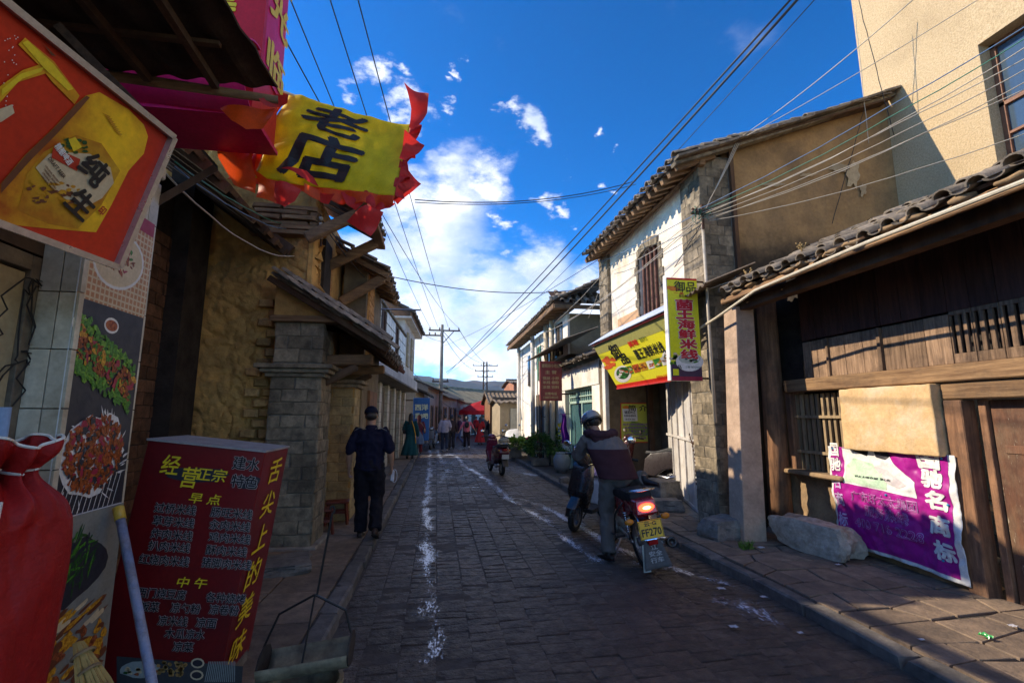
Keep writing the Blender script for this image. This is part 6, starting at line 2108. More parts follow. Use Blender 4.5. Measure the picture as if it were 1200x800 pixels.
def cover(label, c, yaw, sz, m_, seed):
    t = thing('covered_motorbike', label, 'motorcycle', c, yaw, 'motorbikes under grey covers')
    L_, Hh, Wd = sz
    wheel(t, 'w', (0, L_ * .33, .26), .26, .08); wheel(t, 'w', (0, -L_ * .33, .26), .26, .08)
    g = G()
    def cf(u, v):
        a = (u - .5) * math.pi * 1.2
        y = -L_ / 2 + L_ * v
        hh = Hh * (.72 + .28 * math.exp(-((v - .75) / .14) ** 2) - .12 * math.exp(-((v - .45) / .2) ** 2))
        w_ = Wd * (.45 + .35 * math.exp(-((v - .75) / .16) ** 2))
        z = hh * (1 - abs(u - .5) ** 3 * 5.6)
        x = w_ * math.sin(a) * (1 + .25 * abs(u - .5))
        f = .035 * noise.noise(V((x * 4, y * 5, seed))) + .02 * math.sin(y * 24 + x * 4) * abs(u - .5) * 2
        return (x + f, y, max(.16, z + f))
    g.sheet(cf, 40, 50, thick=.004)
    g.build('cover', m_, t, world=False, smooth=True)
    for s in (-1, 1):
        mg = G().tube([(s * .25, L_ * .22, Hh * .92), (s * .3, L_ * .2, Hh * 1.12)], .007, 6)
        mr = mg.build('mirror', M_BLKP, t, world=False)
        G().ball((s * .32, L_ * .2, Hh * 1.16), (.065, .012, .05), 10, 8).build('mirror_glass', M_CHROME, mr, world=False, smooth=True)
    return t


M_COVER = cloth('silver_cover', (.66, .66, .64), rough=.6)
cover('motorbike under a silver grey cover nearest the flower pots', (3.6, 19.2, .09), rad(-70), (1.9, 1.0, .5), M_COVER, 1)
cover('motorbike under a bunched grey cover beside the shed, farther one', (3.25, 21.3, .09), rad(-25), (1.8, .98, .45), M_COVER, 5)

# ---------------- the rider's motorcycle
bk_rear = V((2.30, 5.22, 0))
BRZ = rad(-4)
BLEAN = rad(-9)
mo = thing('motorcycle', 'red and black motorcycle with glowing tail light and yellow number plate, being mounted', 'motorcycle', bk_rear, 0, rot=(0, BLEAN, BRZ))
M_RP = plain('motorcycle_red', (.28, .012, .02), .25, coat=.7)
Bm = lambda g, n, m, par=mo, **k: g.build(n, m, par, world=False, **k)
wheel(mo, 'w', (0, 0, .30), .30, .095)
wheel(mo, 'w', (0, 1.26, .30), .30, .085)
# swing arm, shocks, frame
for s in (-1, 1):
    Bm(G().tube([(s * .10, 0, .30), (s * .09, .5, .36)], .016, 8), 'swing_arm', M_STEEL, smooth=True)
    g = G().tube([(s * .12, .02, .33), (s * .11, .12, .66)], .014, 8)
    for k in range(9):
        c = V((s * .12, .02, .33)).lerp(V((s * .11, .12, .66)), .25 + k * .07)
        g.lathe([(.02, -.008), (.032, 0), (.02, .008)], c, (0, .3, 1), seg=10)
    Bm(g, 'shock_absorber', M_CHROME, smooth=True)
    Bm(G().tube([(s * .08, 1.26, .30), (s * .085, 1.10, .72), (s * .085, 1.0, .95)], [.022, .022, .018], 10), 'fork', M_CHROME, smooth=True)
Bm(G().tube(cat_rom([(-.08, .15, .66), (-.08, .55, .68), (-.06, .95, .85)]), .016, 8).tube(cat_rom([(.08, .15, .66), (.08, .55, .68), (.06, .95, .85)]), .016, 8), 'frame', M_BLKP, smooth=True)
g = G().box(-.12, .12, .48, .82, .22, .56); g.lathe([(.001, -.13), (.11, -.13), (.11, .13), (.001, .13)], (0, .6, .34), (1, 0, 0), seg=16)
Bm(g, 'engine', M_STEEL, bevel=.012)
prof([(.42, .72), (.50, .92), (.70, .98), (.92, .92), (.95, .80), (.8, .72)], .14, 'fuel_tank', M_RP, mo, .045, lambda y, z: 1 - .3 * abs(y - .65))
prof([(-.26, .78), (-.24, .86), (.10, .87), (.30, .83), (.48, .82), (.46, .74), (.1, .74), (-.1, .76)], .125, 'seat', M_BLACK, mo, .03)
prof([(-.30, .62), (-.32, .78), (-.05, .82), (.30, .76), (.42, .60), (.25, .50), (-.02, .60), (-.14, .66)], .125, 'tail_cowl', M_RP, mo, .02, lambda y, z: .75 + .35 * min(1, (y + .32)))
for s in (-1, 1):
    sp_ = G().box(s * .118 - .004, s * .118 + .004, .08, .36, .52, .74)
    Bm(sp_, 'side_cover', M_RP, bevel=.004)
# rear mudguard, light cluster, plate, flap
g = G()
def mg_(u, v):
    a = rad(170) - rad(150) * v * 0 - rad(110) * (1 - v) + 0
    th = rad(75) + rad(105) * v
    r_ = .36
    x = (u - .5) * .17
    return (x, .02 + r_ * math.cos(th) * 1.0, .32 + r_ * math.sin(th) - .012 * ((u - .5) * 2) ** 2 * 1.5)
g.sheet(mg_, 8, 14, thick=.005)
Bm(g, 'rear_fender', M_CHROME, smooth=True)
g = G().hexa([(-.115, -.36, .655), (.115, -.36, .655), (.125, -.24, .64), (-.125, -.24, .64), (-.105, -.34, .80), (.105, -.34, .80), (.12, -.24, .81), (-.12, -.24, .81)])
Bm(g, 'light_housing', M_RP, bevel=.012)
M_TAIL = plain('tail_light_glow', (.6, .02, .01), .3, emit=(1.0, .045, .015), estr=6.0)
g = G().ball((0, -.355, .725), (.085, .022, .044), 16, 10)
tlg = Bm(g, 'tail_light', M_TAIL, smooth=True)
Bm(G().ball((0, -.374, .725), (.045, .01, .018), 12, 6), 'bulb_glow', plain('bulb_hot', (.9, .3, .1), .3, emit=(1.0, .22, .06), estr=14.0), tlg, smooth=True)
for s in (-1, 1):
    g = G().tube([(s * .11, -.30, .60), (s * .16, -.31, .60)], .012, 8)
    ig = Bm(g, 'indicator_stalk', M_BLKP)
    Bm(G().ball((s * .195, -.315, .60), (.05, .03, .032), 12, 8), 'indicator', plain('amber_lens', (.65, .22, .02), .2), ig, smooth=True)
M_PLT = plain('plate_yellow', (.85, .52, .03), .45)
pl0 = G().hexa([(-.125, -.385, .42), (.125, -.385, .42), (.125, -.379, .42), (-.125, -.379, .42), (-.125, -.365, .60), (.125, -.365, .60), (.125, -.359, .60), (-.125, -.359, .60)])
plo = Bm(pl0, 'number_plate', M_PLT)
pr_ = Plane((0, -.386, .42), (1, 0, 0), (0, .02 / .18, 1))
lm = wmat(mo)
def ptext(t, x, z, w, h, m_, par=plo, off=.0, nm='lettering', bold=.02):
    vs, fs, tw, th = text_geo(t, bold)
    g = G()
    g.add([(x + v.x * w / tw, -.3865 + (z + v.y * h / th - .42) * .111 - off, z + v.y * h / th) for v in vs], fs)
    o = g.build(nm, m_, par, world=False)
    return o
ptext('云·G', 0, .565, .13, .045, I_BLK, off=.003); ptext('FF270', 0, .485, .21, .075, I_BLK, off=.003)
g = G()
for (x0, x1, z0, z1) in ((-.12, .12, .424, .428), (-.12, .12, .592, .596), (-.12, -.116, .424, .596), (.116, .12, .424, .596)):
    yy = lambda z: -.3875 + (z - .42) * .111
    g.add([(x0, yy(z0), z0), (x1, yy(z0), z0), (x1, yy(z1), z1), (x0, yy(z1), z1)], [(0, 1, 2, 3)])
g.build('border', I_BLK, plo, world=False)
Bm(G().box(-.05, .05, -.375, -.36, .355, .40), 'reflector', plain('red_lens', (.35, .01, .01), .2), bevel=.004)
# mud flap, splayed, with a white stencil
g = G()
def flap(u, v):
    w_ = .085 + .06 * (1 - v)
    return ((u - .5) * 2 * w_, -.345 - .06 * (1 - v) + .02 * math.sin(u * 3.1), .13 + .27 * v)
g.sheet(flap, 6, 8, thick=.005)
fp = Bm(g, 'mud_flap', plain('dusty_rubber', (.10, .10, .10), .8), smooth=True)
for t_, z, h in (('江', .335, .055), ('安全', .275, .05), ('行车', .215, .05)):
    vs, fs, tw, th = text_geo(t_, .02)
    w_ = .07 if len(t_) == 1 else .14
    G().add([(v.x * w_ / tw, -.347 - .06 * (1 - ((z - .13 + v.y * h / th) / .27)) - .004, z + v.y * h / th) for v in vs], fs).build('lettering', ink('dusty_white', (.38, .38, .38)), fp, world=False)
g = G().hexa([(-.15, -.345, .10), (-.075, -.36, .10), (-.06, -.34, .36), (-.11, -.33, .36), (-.15, -.34, .10), (-.075, -.352, .10), (-.06, -.332, .36), (-.11, -.322, .36)])
Bm(g, 'flap_stay', M_STEEL)
# exhaust on the right
g = G().tube(cat_rom([(.10, .75, .30), (.14, .5, .22), (.17, .2, .24), (.20, -.05, .28), (.21, -.30, .33)]), [.02] * 8 + [.035, .05, .055, .055, .055, .055, .055, .055, .052][:9], 14)
Bm(g, 'exhaust', M_CHROME, smooth=True)
Bm(G().lathe([(.001, 0), (.028, 0), (.03, .02), (.055, .02), (.057, 0), (.054, -.03)], (.21, -.315, .333), (0, -1, .15), seg=16), 'exhaust_tip', M_BLKP, smooth=True)
for s in (-1, 1):
    g = G().tube(cat_rom([(s * .13, .42, .32), (s * .24, .30, .36), (s * .25, .12, .40), (s * .24, .02, .62), (s * .14, -.02, .74)]), .011, 8)
    Bm(g, 'guard_bar', plain('brown_bar', (.20, .09, .05), .3, coat=.4) if s > 0 else M_BLKP, smooth=True)
    Bm(G().tube([(s * .12, .55, .30), (s * .28, .54, .31)], .014, 8), 'foot_peg', M_BLACK)
    Bm(G().tube([(s * .15, .10, .36), (s * .26, .09, .37)], .013, 8), 'foot_peg', M_BLACK)
g = G().tube([(-.10, .45, .26), (-.30, .30, .015)], .012, 8); g.beam((-.33, .28, .012), (-.27, .30, .012), .05, .012)
Bm(g, 'side_stand', M_STEEL)
g = G().tube(cat_rom([(-.10, -.05, .86), (-.12, -.22, .88), (-.10, -.38, .90), (.10, -.38, .90), (.12, -.22, .88), (.10, -.05, .86)]), .010, 8)
g.tube([(-.11, -.28, .89), (.11, -.28, .89)], .007, 6); g.tube([(-.11, -.2, .88), (.11, -.2, .88)], .007, 6)
Bm(g, 'luggage_rack', M_CHROME, smooth=True)
g = G().tube(cat_rom([(-.36, .74, 1.04), (-.26, .80, 1.08), (-.10, .92, 1.05), (.10, .92, 1.05), (.26, .80, 1.08), (.36, .74, 1.04)]), .012, 8)
Bm(g, 'handlebar', M_CHROME, smooth=True)
for s in (-1, 1):
    Bm(G().tube([(s * .37, .735, 1.04), (s * .27, .79, 1.075)], .018, 8), 'grip', M_BLACK, smooth=True)
    mg = Bm(G().tube(cat_rom([(s * .24, .82, 1.08), (s * .30, .84, 1.20), (s * .34, .82, 1.27)]), .006, 6), 'mirror', M_CHROME)
    Bm(G().ball((s * .36, .82, 1.30), (.06, .012, .048), 14, 8), 'mirror_glass', M_CHROME, mg, smooth=True)
Bm(G().ball((0, 1.10, .97), (.10, .08, .10), 14, 8), 'headlight', M_CHROME, smooth=True)
prof([(1.05, .62), (1.26, .66), (1.45, .58), (1.55, .42), (1.48, .50), (1.26, .60)], .055, 'front_fender', M_RP, mo, .01)

# ---------------- pots, plants, jar, stones
def shrub(name, label, c, r, h, n, leaf, pot, cat='plant', flowers=None, group=None, trunk=.0, spread=1.0, pk='round'):
    t = thing(name, label, cat, c, 0, group)
    rr = random.Random(int(c[0] * 100 + c[1] * 37))
    c0 = V(c)
    if pot:
        pr_, ph, pm_ = pot
        if pk == 'box':
            G().box(c0.x - pr_, c0.x + pr_, c0.y - pr_ * .7, c0.y + pr_ * .7, c0.z, c0.z + ph).build('pot', pm_, t, bevel=.015)
        else:
            G().lathe([(.001, 0), (pr_ * .72, 0), (pr_, ph * .92), (pr_ * 1.07, ph * .93), (pr_ * 1.07, ph), (pr_ * .92, ph), (pr_ * .9, ph * .86), (.001, ph * .86)], c0, seg=18).build('pot', pm_, t, smooth=False, angle=40)
    g = G(); st = G()
    base = c0 + V((0, 0, (pot[1] if pot else 0)))
    nst = 14
    for k in range(nst):
        a = rr.uniform(0, 6.28); q = rr.uniform(.2, 1) * r * .7
        tip = base + V((math.cos(a) * q, math.sin(a) * q, h * rr.uniform(.5, .85)))
        st.tube([base + V((math.cos(a) * .02, math.sin(a) * .02, -.02)), base.lerp(tip, .5) + V((0, 0, .04)), tip], [.008, .006, .003], 5)
    st.build('stem', M_OLDWOOD, t)
    for k in range(n):
        # clumped shell distribution
        a = rr.uniform(0, 6.28); z = rr.uniform(-.75, 1)
        q = math.sqrt(max(0, 1 - z * z))
        R_ = r * (.55 + .45 * rr.random()) * (1 + .35 * noise.noise(V((math.cos(a) * 2, math.sin(a) * 2, z * 2 + c0.x))))
        p = base + V((math.cos(a) * q * R_, math.sin(a) * q * R_, h * .5 + z * h * .5 * (R_ / r)))
        d = V((math.cos(a) * q, math.sin(a) * q, z * .6 + .3)).normalized()
        l = rr.uniform(.6, 1.3) * leaf
        s_ = d.cross(V((rr.uniform(-1, 1), rr.uniform(-1, 1), rr.uniform(-1, 1)))).normalized() * l * .3
        m_ = d.cross(s_).normalized() * l * .06
        droop = V((0, 0, -l * .25 * spread))
        g.add([p, p + d * l * .5 + s_ + m_, p + d * l + droop, p + d * l * .5 - s_ + m_], [(0, 1, 2), (0, 2, 3)], 1 if rr.random() < .4 else 0)
    lv = stuff(g.build('foliage', [mat('leaf_dark', (.05, .12, .022), (.03, .075, .015), scale=20, rough=.5, bump=0, var=0), mat('leaf_mid', (.13, .22, .035), (.08, .15, .025), scale=20, rough=.5, bump=0, var=0)] if leaf < .2 else
            [mat('leaf_lime', (.30, .42, .05), (.2, .3, .04), scale=9, rough=.5, bump=0, var=0), mat('leaf_lime2', (.42, .52, .10), (.3, .4, .06), scale=9, rough=.5, bump=0, var=0)], t))
    if flowers:
        n_, fc_, sz = flowers
        for k in range(n_):
            a = rr.uniform(0, 6.28); q = rr.uniform(.3, 1)
            p = base + V((math.cos(a) * q * r, math.sin(a) * q * r, h * rr.uniform(.7, 1.1)))
            g = G()
            for w_ in range(5):
                b_ = 6.283 * w_ / 5
                dd_ = V((math.cos(b_), math.sin(b_) * .6 - .5, math.sin(b_) * .8)).normalized()
                e_ = dd_.cross(V((0, -1, .2))).normalized() * sz * .5
                g.add([p, p + dd_ * sz * .7 + e_, p + dd_ * sz * 1.1, p + dd_ * sz * .7 - e_], [(0, 1, 2, 3)])
            g.build('flower', fc_, t)
    return t


PG = 'potted plants on the right pavement'
M_TERRA = mat('terracotta', (.36, .16, .08), (.26, .11, .06), scale=9, rough=.85, bump=.3, stain=(.4, .32, .25), stain_scale=6)
M_PINKF = plain('flower_pink', (.75, .06, .10), .5); M_YELF = plain('flower_yellow', (.80, .62, .02), .5); M_REDF = plain('flower_red', (.6, .02, .02), .5)
shrub('potted_shrub', 'big round dark green shrub in a low clay box at the kerb', (3.30, 15.4, .09), .46, .78, 1500, .10, (.26, .22, M_CONC), group=PG, pk='box')
shrub('potted_shrub', 'second green bush with yellow blossom next to the white wall', (4.0, 15.6, .09), .36, .8, 900, .10, (.20, .3, M_TERRA), flowers=(12, M_YELF, .07), group=PG)
shrub('lime_leaf_plant', 'bright lime leaved plant spilling over a concrete planter', (2.95, 18.2, .09), .42, .30, 260, .24, (.22, .36, M_CONC), group=PG, pk='box')
shrub('flowering_plant', 'small plant with pink and red blossoms between the lime plant and the round shrub', (3.35, 17.0, .09), .26, .5, 300, .09, (.16, .26, M_CONC), flowers=(16, M_PINKF, .08), group=PG)
shrub('flowering_plant', 'tall yellow flowering plant close to the purple cloth', (4.05, 14.9, .09), .28, 1.0, 500, .10, (.18, .3, M_TERRA), flowers=(20, M_YELF, .09), group=PG)
shrub('lime_leaf_plant', 'low dark plant in a terracotta pot between the shrub and the big jar', (3.75, 14.35, .09), .25, .35, 260, .09, (.16, .24, M_TERRA), group=PG)
jar = thing('glazed_water_jar', 'big grey blue stoneware water jar with a wide belly on the right pavement', 'jar', (3.62, 13.2, .09))
G().lathe([(a * .66, b * .72) for a, b in [(.001, 0), (.22, 0), (.33, .18), (.37, .38), (.35, .55), (.27, .68), (.25, .71), (.275, .74), (.25, .755), (.22, .72), (.22, .66), (.001, .6)]], (3.50, 13.4, .09), seg=28).build('jar', mat('stoneware', (.20, .21, .21), (.13, .14, .16), scale=5, rough=.45, bump=.15, stain=(.36, .33, .28), stain_scale=4, stain_amt=.6, spec=.5), jar, smooth=True)
pc = thing('purple_cloth', 'long purple cloth hanging at the corner of the white wall', 'cloth', (3.76, 13.9, 1.0))
def pcf(u, v):
    return (3.66 + (.22 - .10 * v) * u + .02 * math.sin(v * 9), 14.0 + .04 * math.sin(u * 11) + .03 * math.sin(v * 5 + u * 3), .85 + .85 * v)
G().sheet(pcf, 20, 24, thick=.004).build('cloth', cloth('violet_cloth', (.20, .04, .38), thin=True), pc, smooth=True)
G().tube([(3.62, 14.0, 1.71), (3.95, 14.0, 1.71)], .01, 6).build('rail', M_RUST, pc)


def rock(name, label, c, s, rz, m_, seed, cat='stone', amp=.16, flat=.0):
    bm = bmesh.new()
    bmesh.ops.create_cube(bm, size=1.0)
    bmesh.ops.subdivide_edges(bm, edges=bm.edges, cuts=9, use_grid_fill=True)
    for v in bm.verts:
        p = v.co.copy()
        p = p.lerp(p.normalized() * .56, .24)
        d = noise.noise(p * 1.6 + V((seed, 0, 0))) * amp + abs(noise.noise(p * 4.5 + V((seed, 3, 0)))) * amp * .45 + noise.noise(p * 12 + V((0, seed, 0))) * amp * .22
        p += p.normalized() * d
        v.co = V((p.x * s[0], p.y * s[1], p.z * s[2]))
    zb = min(v.co.z for v in bm.verts)
    for v in bm.verts:
        v.co.z -= zb + .02
    me = bpy.data.meshes.new(name)
    bm.to_mesh(me); bm.free()
    me.materials.append(m_)
    me.polygons.foreach_set('use_smooth', [True] * len(me.polygons))
    me.set_sharp_from_angle(angle=rad(32))
    o = link(name, me)
    o.location = c; o.rotation_euler = (0, 0, rz)
    return tag(o, label, cat)


M_ROCK = mat('pale_rough_stone', (.50, .41, .32), (.30, .24, .18), scale=9, rough=.92, bump=1.6, bscale=22, stain=(.62, .54, .44), stain_scale=6, stain_amt=.6, spec=.1, world=False)
M_ROCKD = mat('grey_rough_stone', (.21, .19, .17), (.13, .12, .11), scale=9, rough=.92, bump=.9, bscale=26, stain=(.30, .27, .22), stain_scale=6, stain_amt=.6, spec=.1, world=False)
rock('stone_block', 'long pale stone block lying against the gate house wall', (4.36, 5.22, .10), (.34, .86, .33), rad(10), M_ROCK, 3, amp=.17)
rock('rough_stone', 'rounded grey stone at the foot of the brick pier', (3.66, 5.98, .10), (.42, .36, .24), rad(10), M_ROCKD, 8, amp=.2)
rock('stone_block', 'squat grey stone block on the pavement behind the motorcycle', (3.98, 8.3, .11), (.55, .5, .42), rad(20), M_ROCKD, 13)
rock('rough_stone', 'small flat stone in front of the squat block by the porch', (3.75, 7.75, .11), (.5, .4, .18), rad(-10), M_ROCKD, 17)
rock('rough_stone', 'dark lump of stone on the kerb below the water jar', (3.15, 10.3, .07), (.30, .26, .2), 0, M_ROCKD, 23)
rock('rough_stone', 'smaller dark stone just behind the one on the kerb', (2.98, 11.3, .05), (.2, .24, .18), 0, M_ROCKD, 29)
rock('step_stone', 'low broken stone step by the brick pillar on the left pavement', (-1.52, 5.5, .08), (.5, .55, .12), rad(15), M_ROCKD, 33)

# stools
def stool(label, c, rz, s=1.0):
    t = thing('wooden_stool', label, 'stool', c, rz, 'small red wooden stools')
    m_ = mat('red_brown_wood', (.17, .035, .02), (.10, .022, .015), scale=9, rough=.5, world=False)
    h = .34 * s; w = .16 * s
    G().box(-w, w, -w * .8, w * .8, h - .03, h).build('seat', m_, t, world=False, bevel=.006)
    for a in (-1, 1):
        for b in (-1, 1):
            G().beam((a * w * .95, b * w * .75, 0), (a * w * .72, b * w * .55, h - .03), .03, .03).build('leg', m_, t, world=False)
    for a in (-1, 1):
        G().beam((a * w * .84, -w * .66, h * .4), (a * w * .84, w * .66, h * .4), .02, .025).build('stretcher', m_, t, world=False)
        G().beam((-w * .8, a * w * .62, h * .55), (w * .8, a * w * .62, h * .55), .02, .03).build('stretcher', m_, t, world=False)
    return t
stool('low red brown stool by the whitewashed doorpost', (-1.40, 7.55, .09), rad(8))
stool('red brown stool partly hidden at the foot of the brick pillar', (-1.50, 6.95, .09), rad(20))

# far props
par = thing('red_parasol', 'red market parasol over the far end of the street', 'parasol', (3.85, 39, 0))
G().tube([(3.85, 39, 0), (3.85, 39, 2.9)], .03, 8).build('pole', M_STEEL, par)
g = G()
nseg = 8
for rI, (r0, z0, r1, z1) in enumerate([(0.02, 2.95, 1.1, 2.62), (1.1, 2.62, 2.1, 2.05), (2.1, 2.05, 2.12, 1.75)]):
    for k in range(nseg):
        a0 = 6.283 * k / nseg; a1 = 6.283 * (k + 1) / nseg
        g.add([(3.85 + r0 * math.cos(a0), 39 + r0 * math.sin(a0), z0), (3.85 + r1 * math.cos(a0), 39 + r1 * math.sin(a0), z1), (3.85 + r1 * math.cos(a1), 39 + r1 * math.sin(a1), z1), (3.85 + r0 * math.cos(a1), 39 + r0 * math.sin(a1), z0)], [(0, 1, 2, 3)])
g.build('canopy', cloth('red_parasol_cloth', (.62, .04, .05), thin=True), par)

# bucket with coal carrier
bkx = P(360, 765, Y=2.64)
bkx.z = .10
bu = thing('paint_bucket', 'stained cream bucket holding an iron charcoal carrier beside the menu box', 'bucket', bkx)
G().lathe([(.001, .0), (.13, .0), (.165, .27), (.175, .275), (.175, .295), (.155, .295), (.15, .26), (.12, .02), (.001, .02)], bkx, seg=24).build('tub', mat('stained_cream', (.36, .30, .17), (.24, .19, .10), scale=8, rough=.6, stain=(.09, .06, .04), stain_scale=6, stain_amt=.8), bu, smooth=False, angle=40)
cc_ = thing('charcoal_carrier', 'black iron charcoal carrier with long hooked rod, resting in the cream bucket', 'carrier', bkx + V((0, 0, .3)))
g = G()
def trough(u, v):
    a = math.pi * (1 + v)
    return bkx + V((-.20 + .40 * u, .105 * math.cos(a), .42 + .085 * math.sin(a) + .04 * (u - .5)))
g.sheet(trough, 10, 10, thick=.006)
g.build('scoop', mat('scorched_cream', (.28, .24, .15), (.10, .08, .055), scale=9, rough=.7), cc_, smooth=True)
for s in (0, 1):
    q = [V(trough(s, k / 8)) for k in range(9)] + [V(trough(s, 1)) + V((0, -.03, .04)), V(trough(s, .5)) + V((0, 0, .15)), V(trough(s, 0)) + V((0, .03, .04))]
    G().prism(q, (.008, 0, 0)).build('end_plate', M_DARK, cc_)
top = bkx + V((0.02, 0, .68))
M_ROD = plain('black_iron_rod', (.03, .028, .027), .5, metal=.5)
g = G()
g.tube([V(trough(0, .5)) + V((0, 0, .14)), bkx + V((-.14, 0, .60)), top], .006, 6)
g.tube([V(trough(1, .5)) + V((0, 0, .14)), bkx + V((.17, 0, .60)), top], .006, 6)
g.tube([bkx + V((0, -.10, .40)), top], .005, 6)
g.build('bail', M_ROD, cc_)
hk = [top + V((.01 + .05 * k / 6, 0, .38 * k / 6)) for k in range(7)]
e_ = hk[-1]
hk += [e_ + V((.012 * math.sin(a), 0, .018 - .018 * math.cos(a))) for a in (.8, 1.6, 2.4, 3.2, 4.0, 4.6)]
G().tube(hk, .0055, 6).build('hooked_rod', M_ROD, cc_)

# red covered folded parasol at the left edge, pole and broom
rbn = thing('folded_parasol', 'folded parasol standing in a drawn red cloth cover at the bottom left', 'parasol', (-1.46, 1.98, .1))
g = G()
bc = V((-1.53, 1.98, 0))
def bfun(u, v):
    a = 2 * math.pi * u
    z = .02 + 1.42 * min(1, v / .9)
    r_ = .195 + .03 * math.sin(v * 2.6) - .02 * v
    k = max(0, (v - .80) / .2)
    if k > 0:
        neck = math.exp(-((k - .55) / .22) ** 2)
        r_ = r_ * (1 - .50 * neck) * (1 - .12 * k)
        r_ += (.012 + .020 * k) * (math.sin(a * 11 + 1.3 * math.sin(a * 2)) + .5 * math.sin(a * 17 + 2)) * (.4 + neck)
        z += .12 * max(0, (v - .9) / .1) + .02 * k * math.sin(a * 5)
    # hanging folds: long creases that run down and slant across
    fold = abs(math.sin(a * 2.5 + z * 1.1 + .6 * noise.noise(V((math.cos(a), math.sin(a), z)))))
    pl_ = .016 * (fold - .7) + .022 * noise.noise(V((math.cos(a) * 1.3, math.sin(a) * 1.3, z * 1.6)))
    cr = math.sin(a * 1.5 - z * 6.5 + 2 * noise.noise(V((math.cos(a), math.sin(a), z * 1.3))))
    pl_ += .015 * (1 - cr * cr) ** 2 + .006 * noise.noise(V((math.cos(a) * 6, math.sin(a) * 6, z * 6)))
    r_ += pl_
    return bc + V((r_ * math.cos(a), r_ * math.sin(a), z))
g.sheet(bfun, 260, 200)
M_RCL = cloth('red_cover_cloth', (.33, .008, .007), rough=.6, spec=.3, bump=.4, bscale=60)
g.build('cloth_cover', M_RCL, rbn, smooth=True)
g = G()
g.tube([V(bfun(k / 160, 1.0)) for k in range(161)], .0055, 5, caps=False)
g.build('white_piping', M_WHITE, rbn)
g = G()
g.tube([V(bfun(k / 160, .915)) + (V(bfun(k / 160, .915)) - bc).normalized() * .004 for k in range(161)], .005, 5, caps=False)
g.build('draw_cord', M_WHITE, rbn)
g = G().tube(cat_rom([bc + V((.13, -.12, 1.37)), bc + V((.16, -.17, 1.28)), bc + V((.15, -.20, 1.16)), bc + V((.10, -.215, 1.06)), bc + V((.05, -.22, 1.04))]), .005, 6)
g.build('cord_end', M_WHITE, rbn)
G().tube([bc + V((.03, 0, .02)), bc + V((.0, .0, 1.68))], .022, 12).build('pole', plain('pale_blue_pole', (.25, .36, .52), .35), rbn, smooth=True)
lp_ = thing('leaning_pole', 'blue grey metal pole with yellow cap leaning in front of the menu box', 'pole', (-1.1, 2.5, .1))
a_, b_ = P(140, 602, Y=2.75), P(188, 850, Y=2.45)
dirp = (b_ - a_).normalized()
b_ = a_ + dirp * ((a_.z - .09) / -dirp.z)
G().tube([a_, b_], .020, 14).build('shaft', mat('worn_blue_paint', (.22, .27, .42), (.30, .30, .36), scale=20, rough=.45, stain=(.12, .10, .10), stain_scale=12), lp_, smooth=True)
G().tube([a_ + dirp * .03, a_ - dirp * .035, a_ - dirp * .04], [.024, .024, .015], 14).build('cap', plain('yellow_cap', (.60, .38, .05), .4), lp_, smooth=True)
br = thing('straw_broom', 'yellow straw broom end poking up beside the red bundle', 'broom', (-1.38, 2.25, .1))
g = G()
q0, q1 = P(92, 752, Y=2.2), P(130, 850, Y=2.1)
for k in range(40):
    o_ = V((R.uniform(-.03, .03), R.uniform(-.03, .03), 0))
    g.tube([q0 + o_ * .35, q0.lerp(q1, .5) + o_ * 1.2, q1 + o_ * 1.6], [.004, .006, .004], 4)
stuff(g.build('straw', mat('broom_straw', (.48, .32, .10), (.34, .22, .07), scale=12), br))
g = G()
for k in (.15, .35, .6):
    c = q0.lerp(q1, k)
    g.lathe([(.035, -.006), (.04, 0), (.035, .006)], c, (q1 - q0), seg=14)
g.build('binding', mat('cord', (.3, .2, .1)), br)

# utility poles
def upole(label, c, h, arms, wd=.12, lattice=False):
    t = thing('utility_pole', label, 'utility pole', c, 0, 'utility poles')
    c = V(c)
    m_ = M_CONC if not lattice else M_RUST
    if lattice:
        for a in (-1, 1):
            G().beam(c + V((a * .28, 0, 0)), c + V((a * .2, 0, h)), .16, .16).build('post', m_, t)
        for k in range(10):
            G().beam(c + V((-.28, 0, .4 + k * h / 10.5)), c + V((.28, 0, .4 + (k + .8) * h / 10.5)), .06, .06).build('brace', m_, t)
    else:
        G().tube([c, c + V((0, 0, h))], [wd * 1.15, wd * .7], 12).build('shaft', m_, t, smooth=True)
    for (z, x0, x1) in arms:
        ar = G().beam(c + V((x0, 0, z)), c + V((x1, 0, z)), .07, .09).build('crossarm', M_RUST, t)
        n = 4 if x1 - x0 > 1.2 else 2
        for k in range(n):
            x = x0 + .08 + (x1 - x0 - .16) * k / (n - 1)
            G().lathe([(.001, 0), (.05, .0), (.03, .05), (.06, .07), (.03, .12), (.045, .15), (.001, .18)], c + V((x, 0, z + .04)), seg=8).build('insulator', plain('brown_porcelain', (.12, .06, .04), .2), ar)
    return t
upole('tall concrete utility pole with crossarms standing at the left bend of the street', (.22, 32.2, 0), 7.75, [(7.35, -.9, 1.2), (7.0, -1.3, 0), (3.9, -.6, .5)], .13)
bpy.data.objects['utility_pole']
g = G().beam((.22, 32.15, 6.4), (1.0, 32.15, 7.3), .05, .05); g.build('arm_brace', M_RUST, bpy.data.objects['utility_pole'])
upole('dark lattice power pole farther away against the hills', (5.9, 60, 0), 8.4, [(7.9, -1.6, 1.6), (7.2, -1.3, 1.3), (6.5, -1.0, 1.0)], lattice=True)
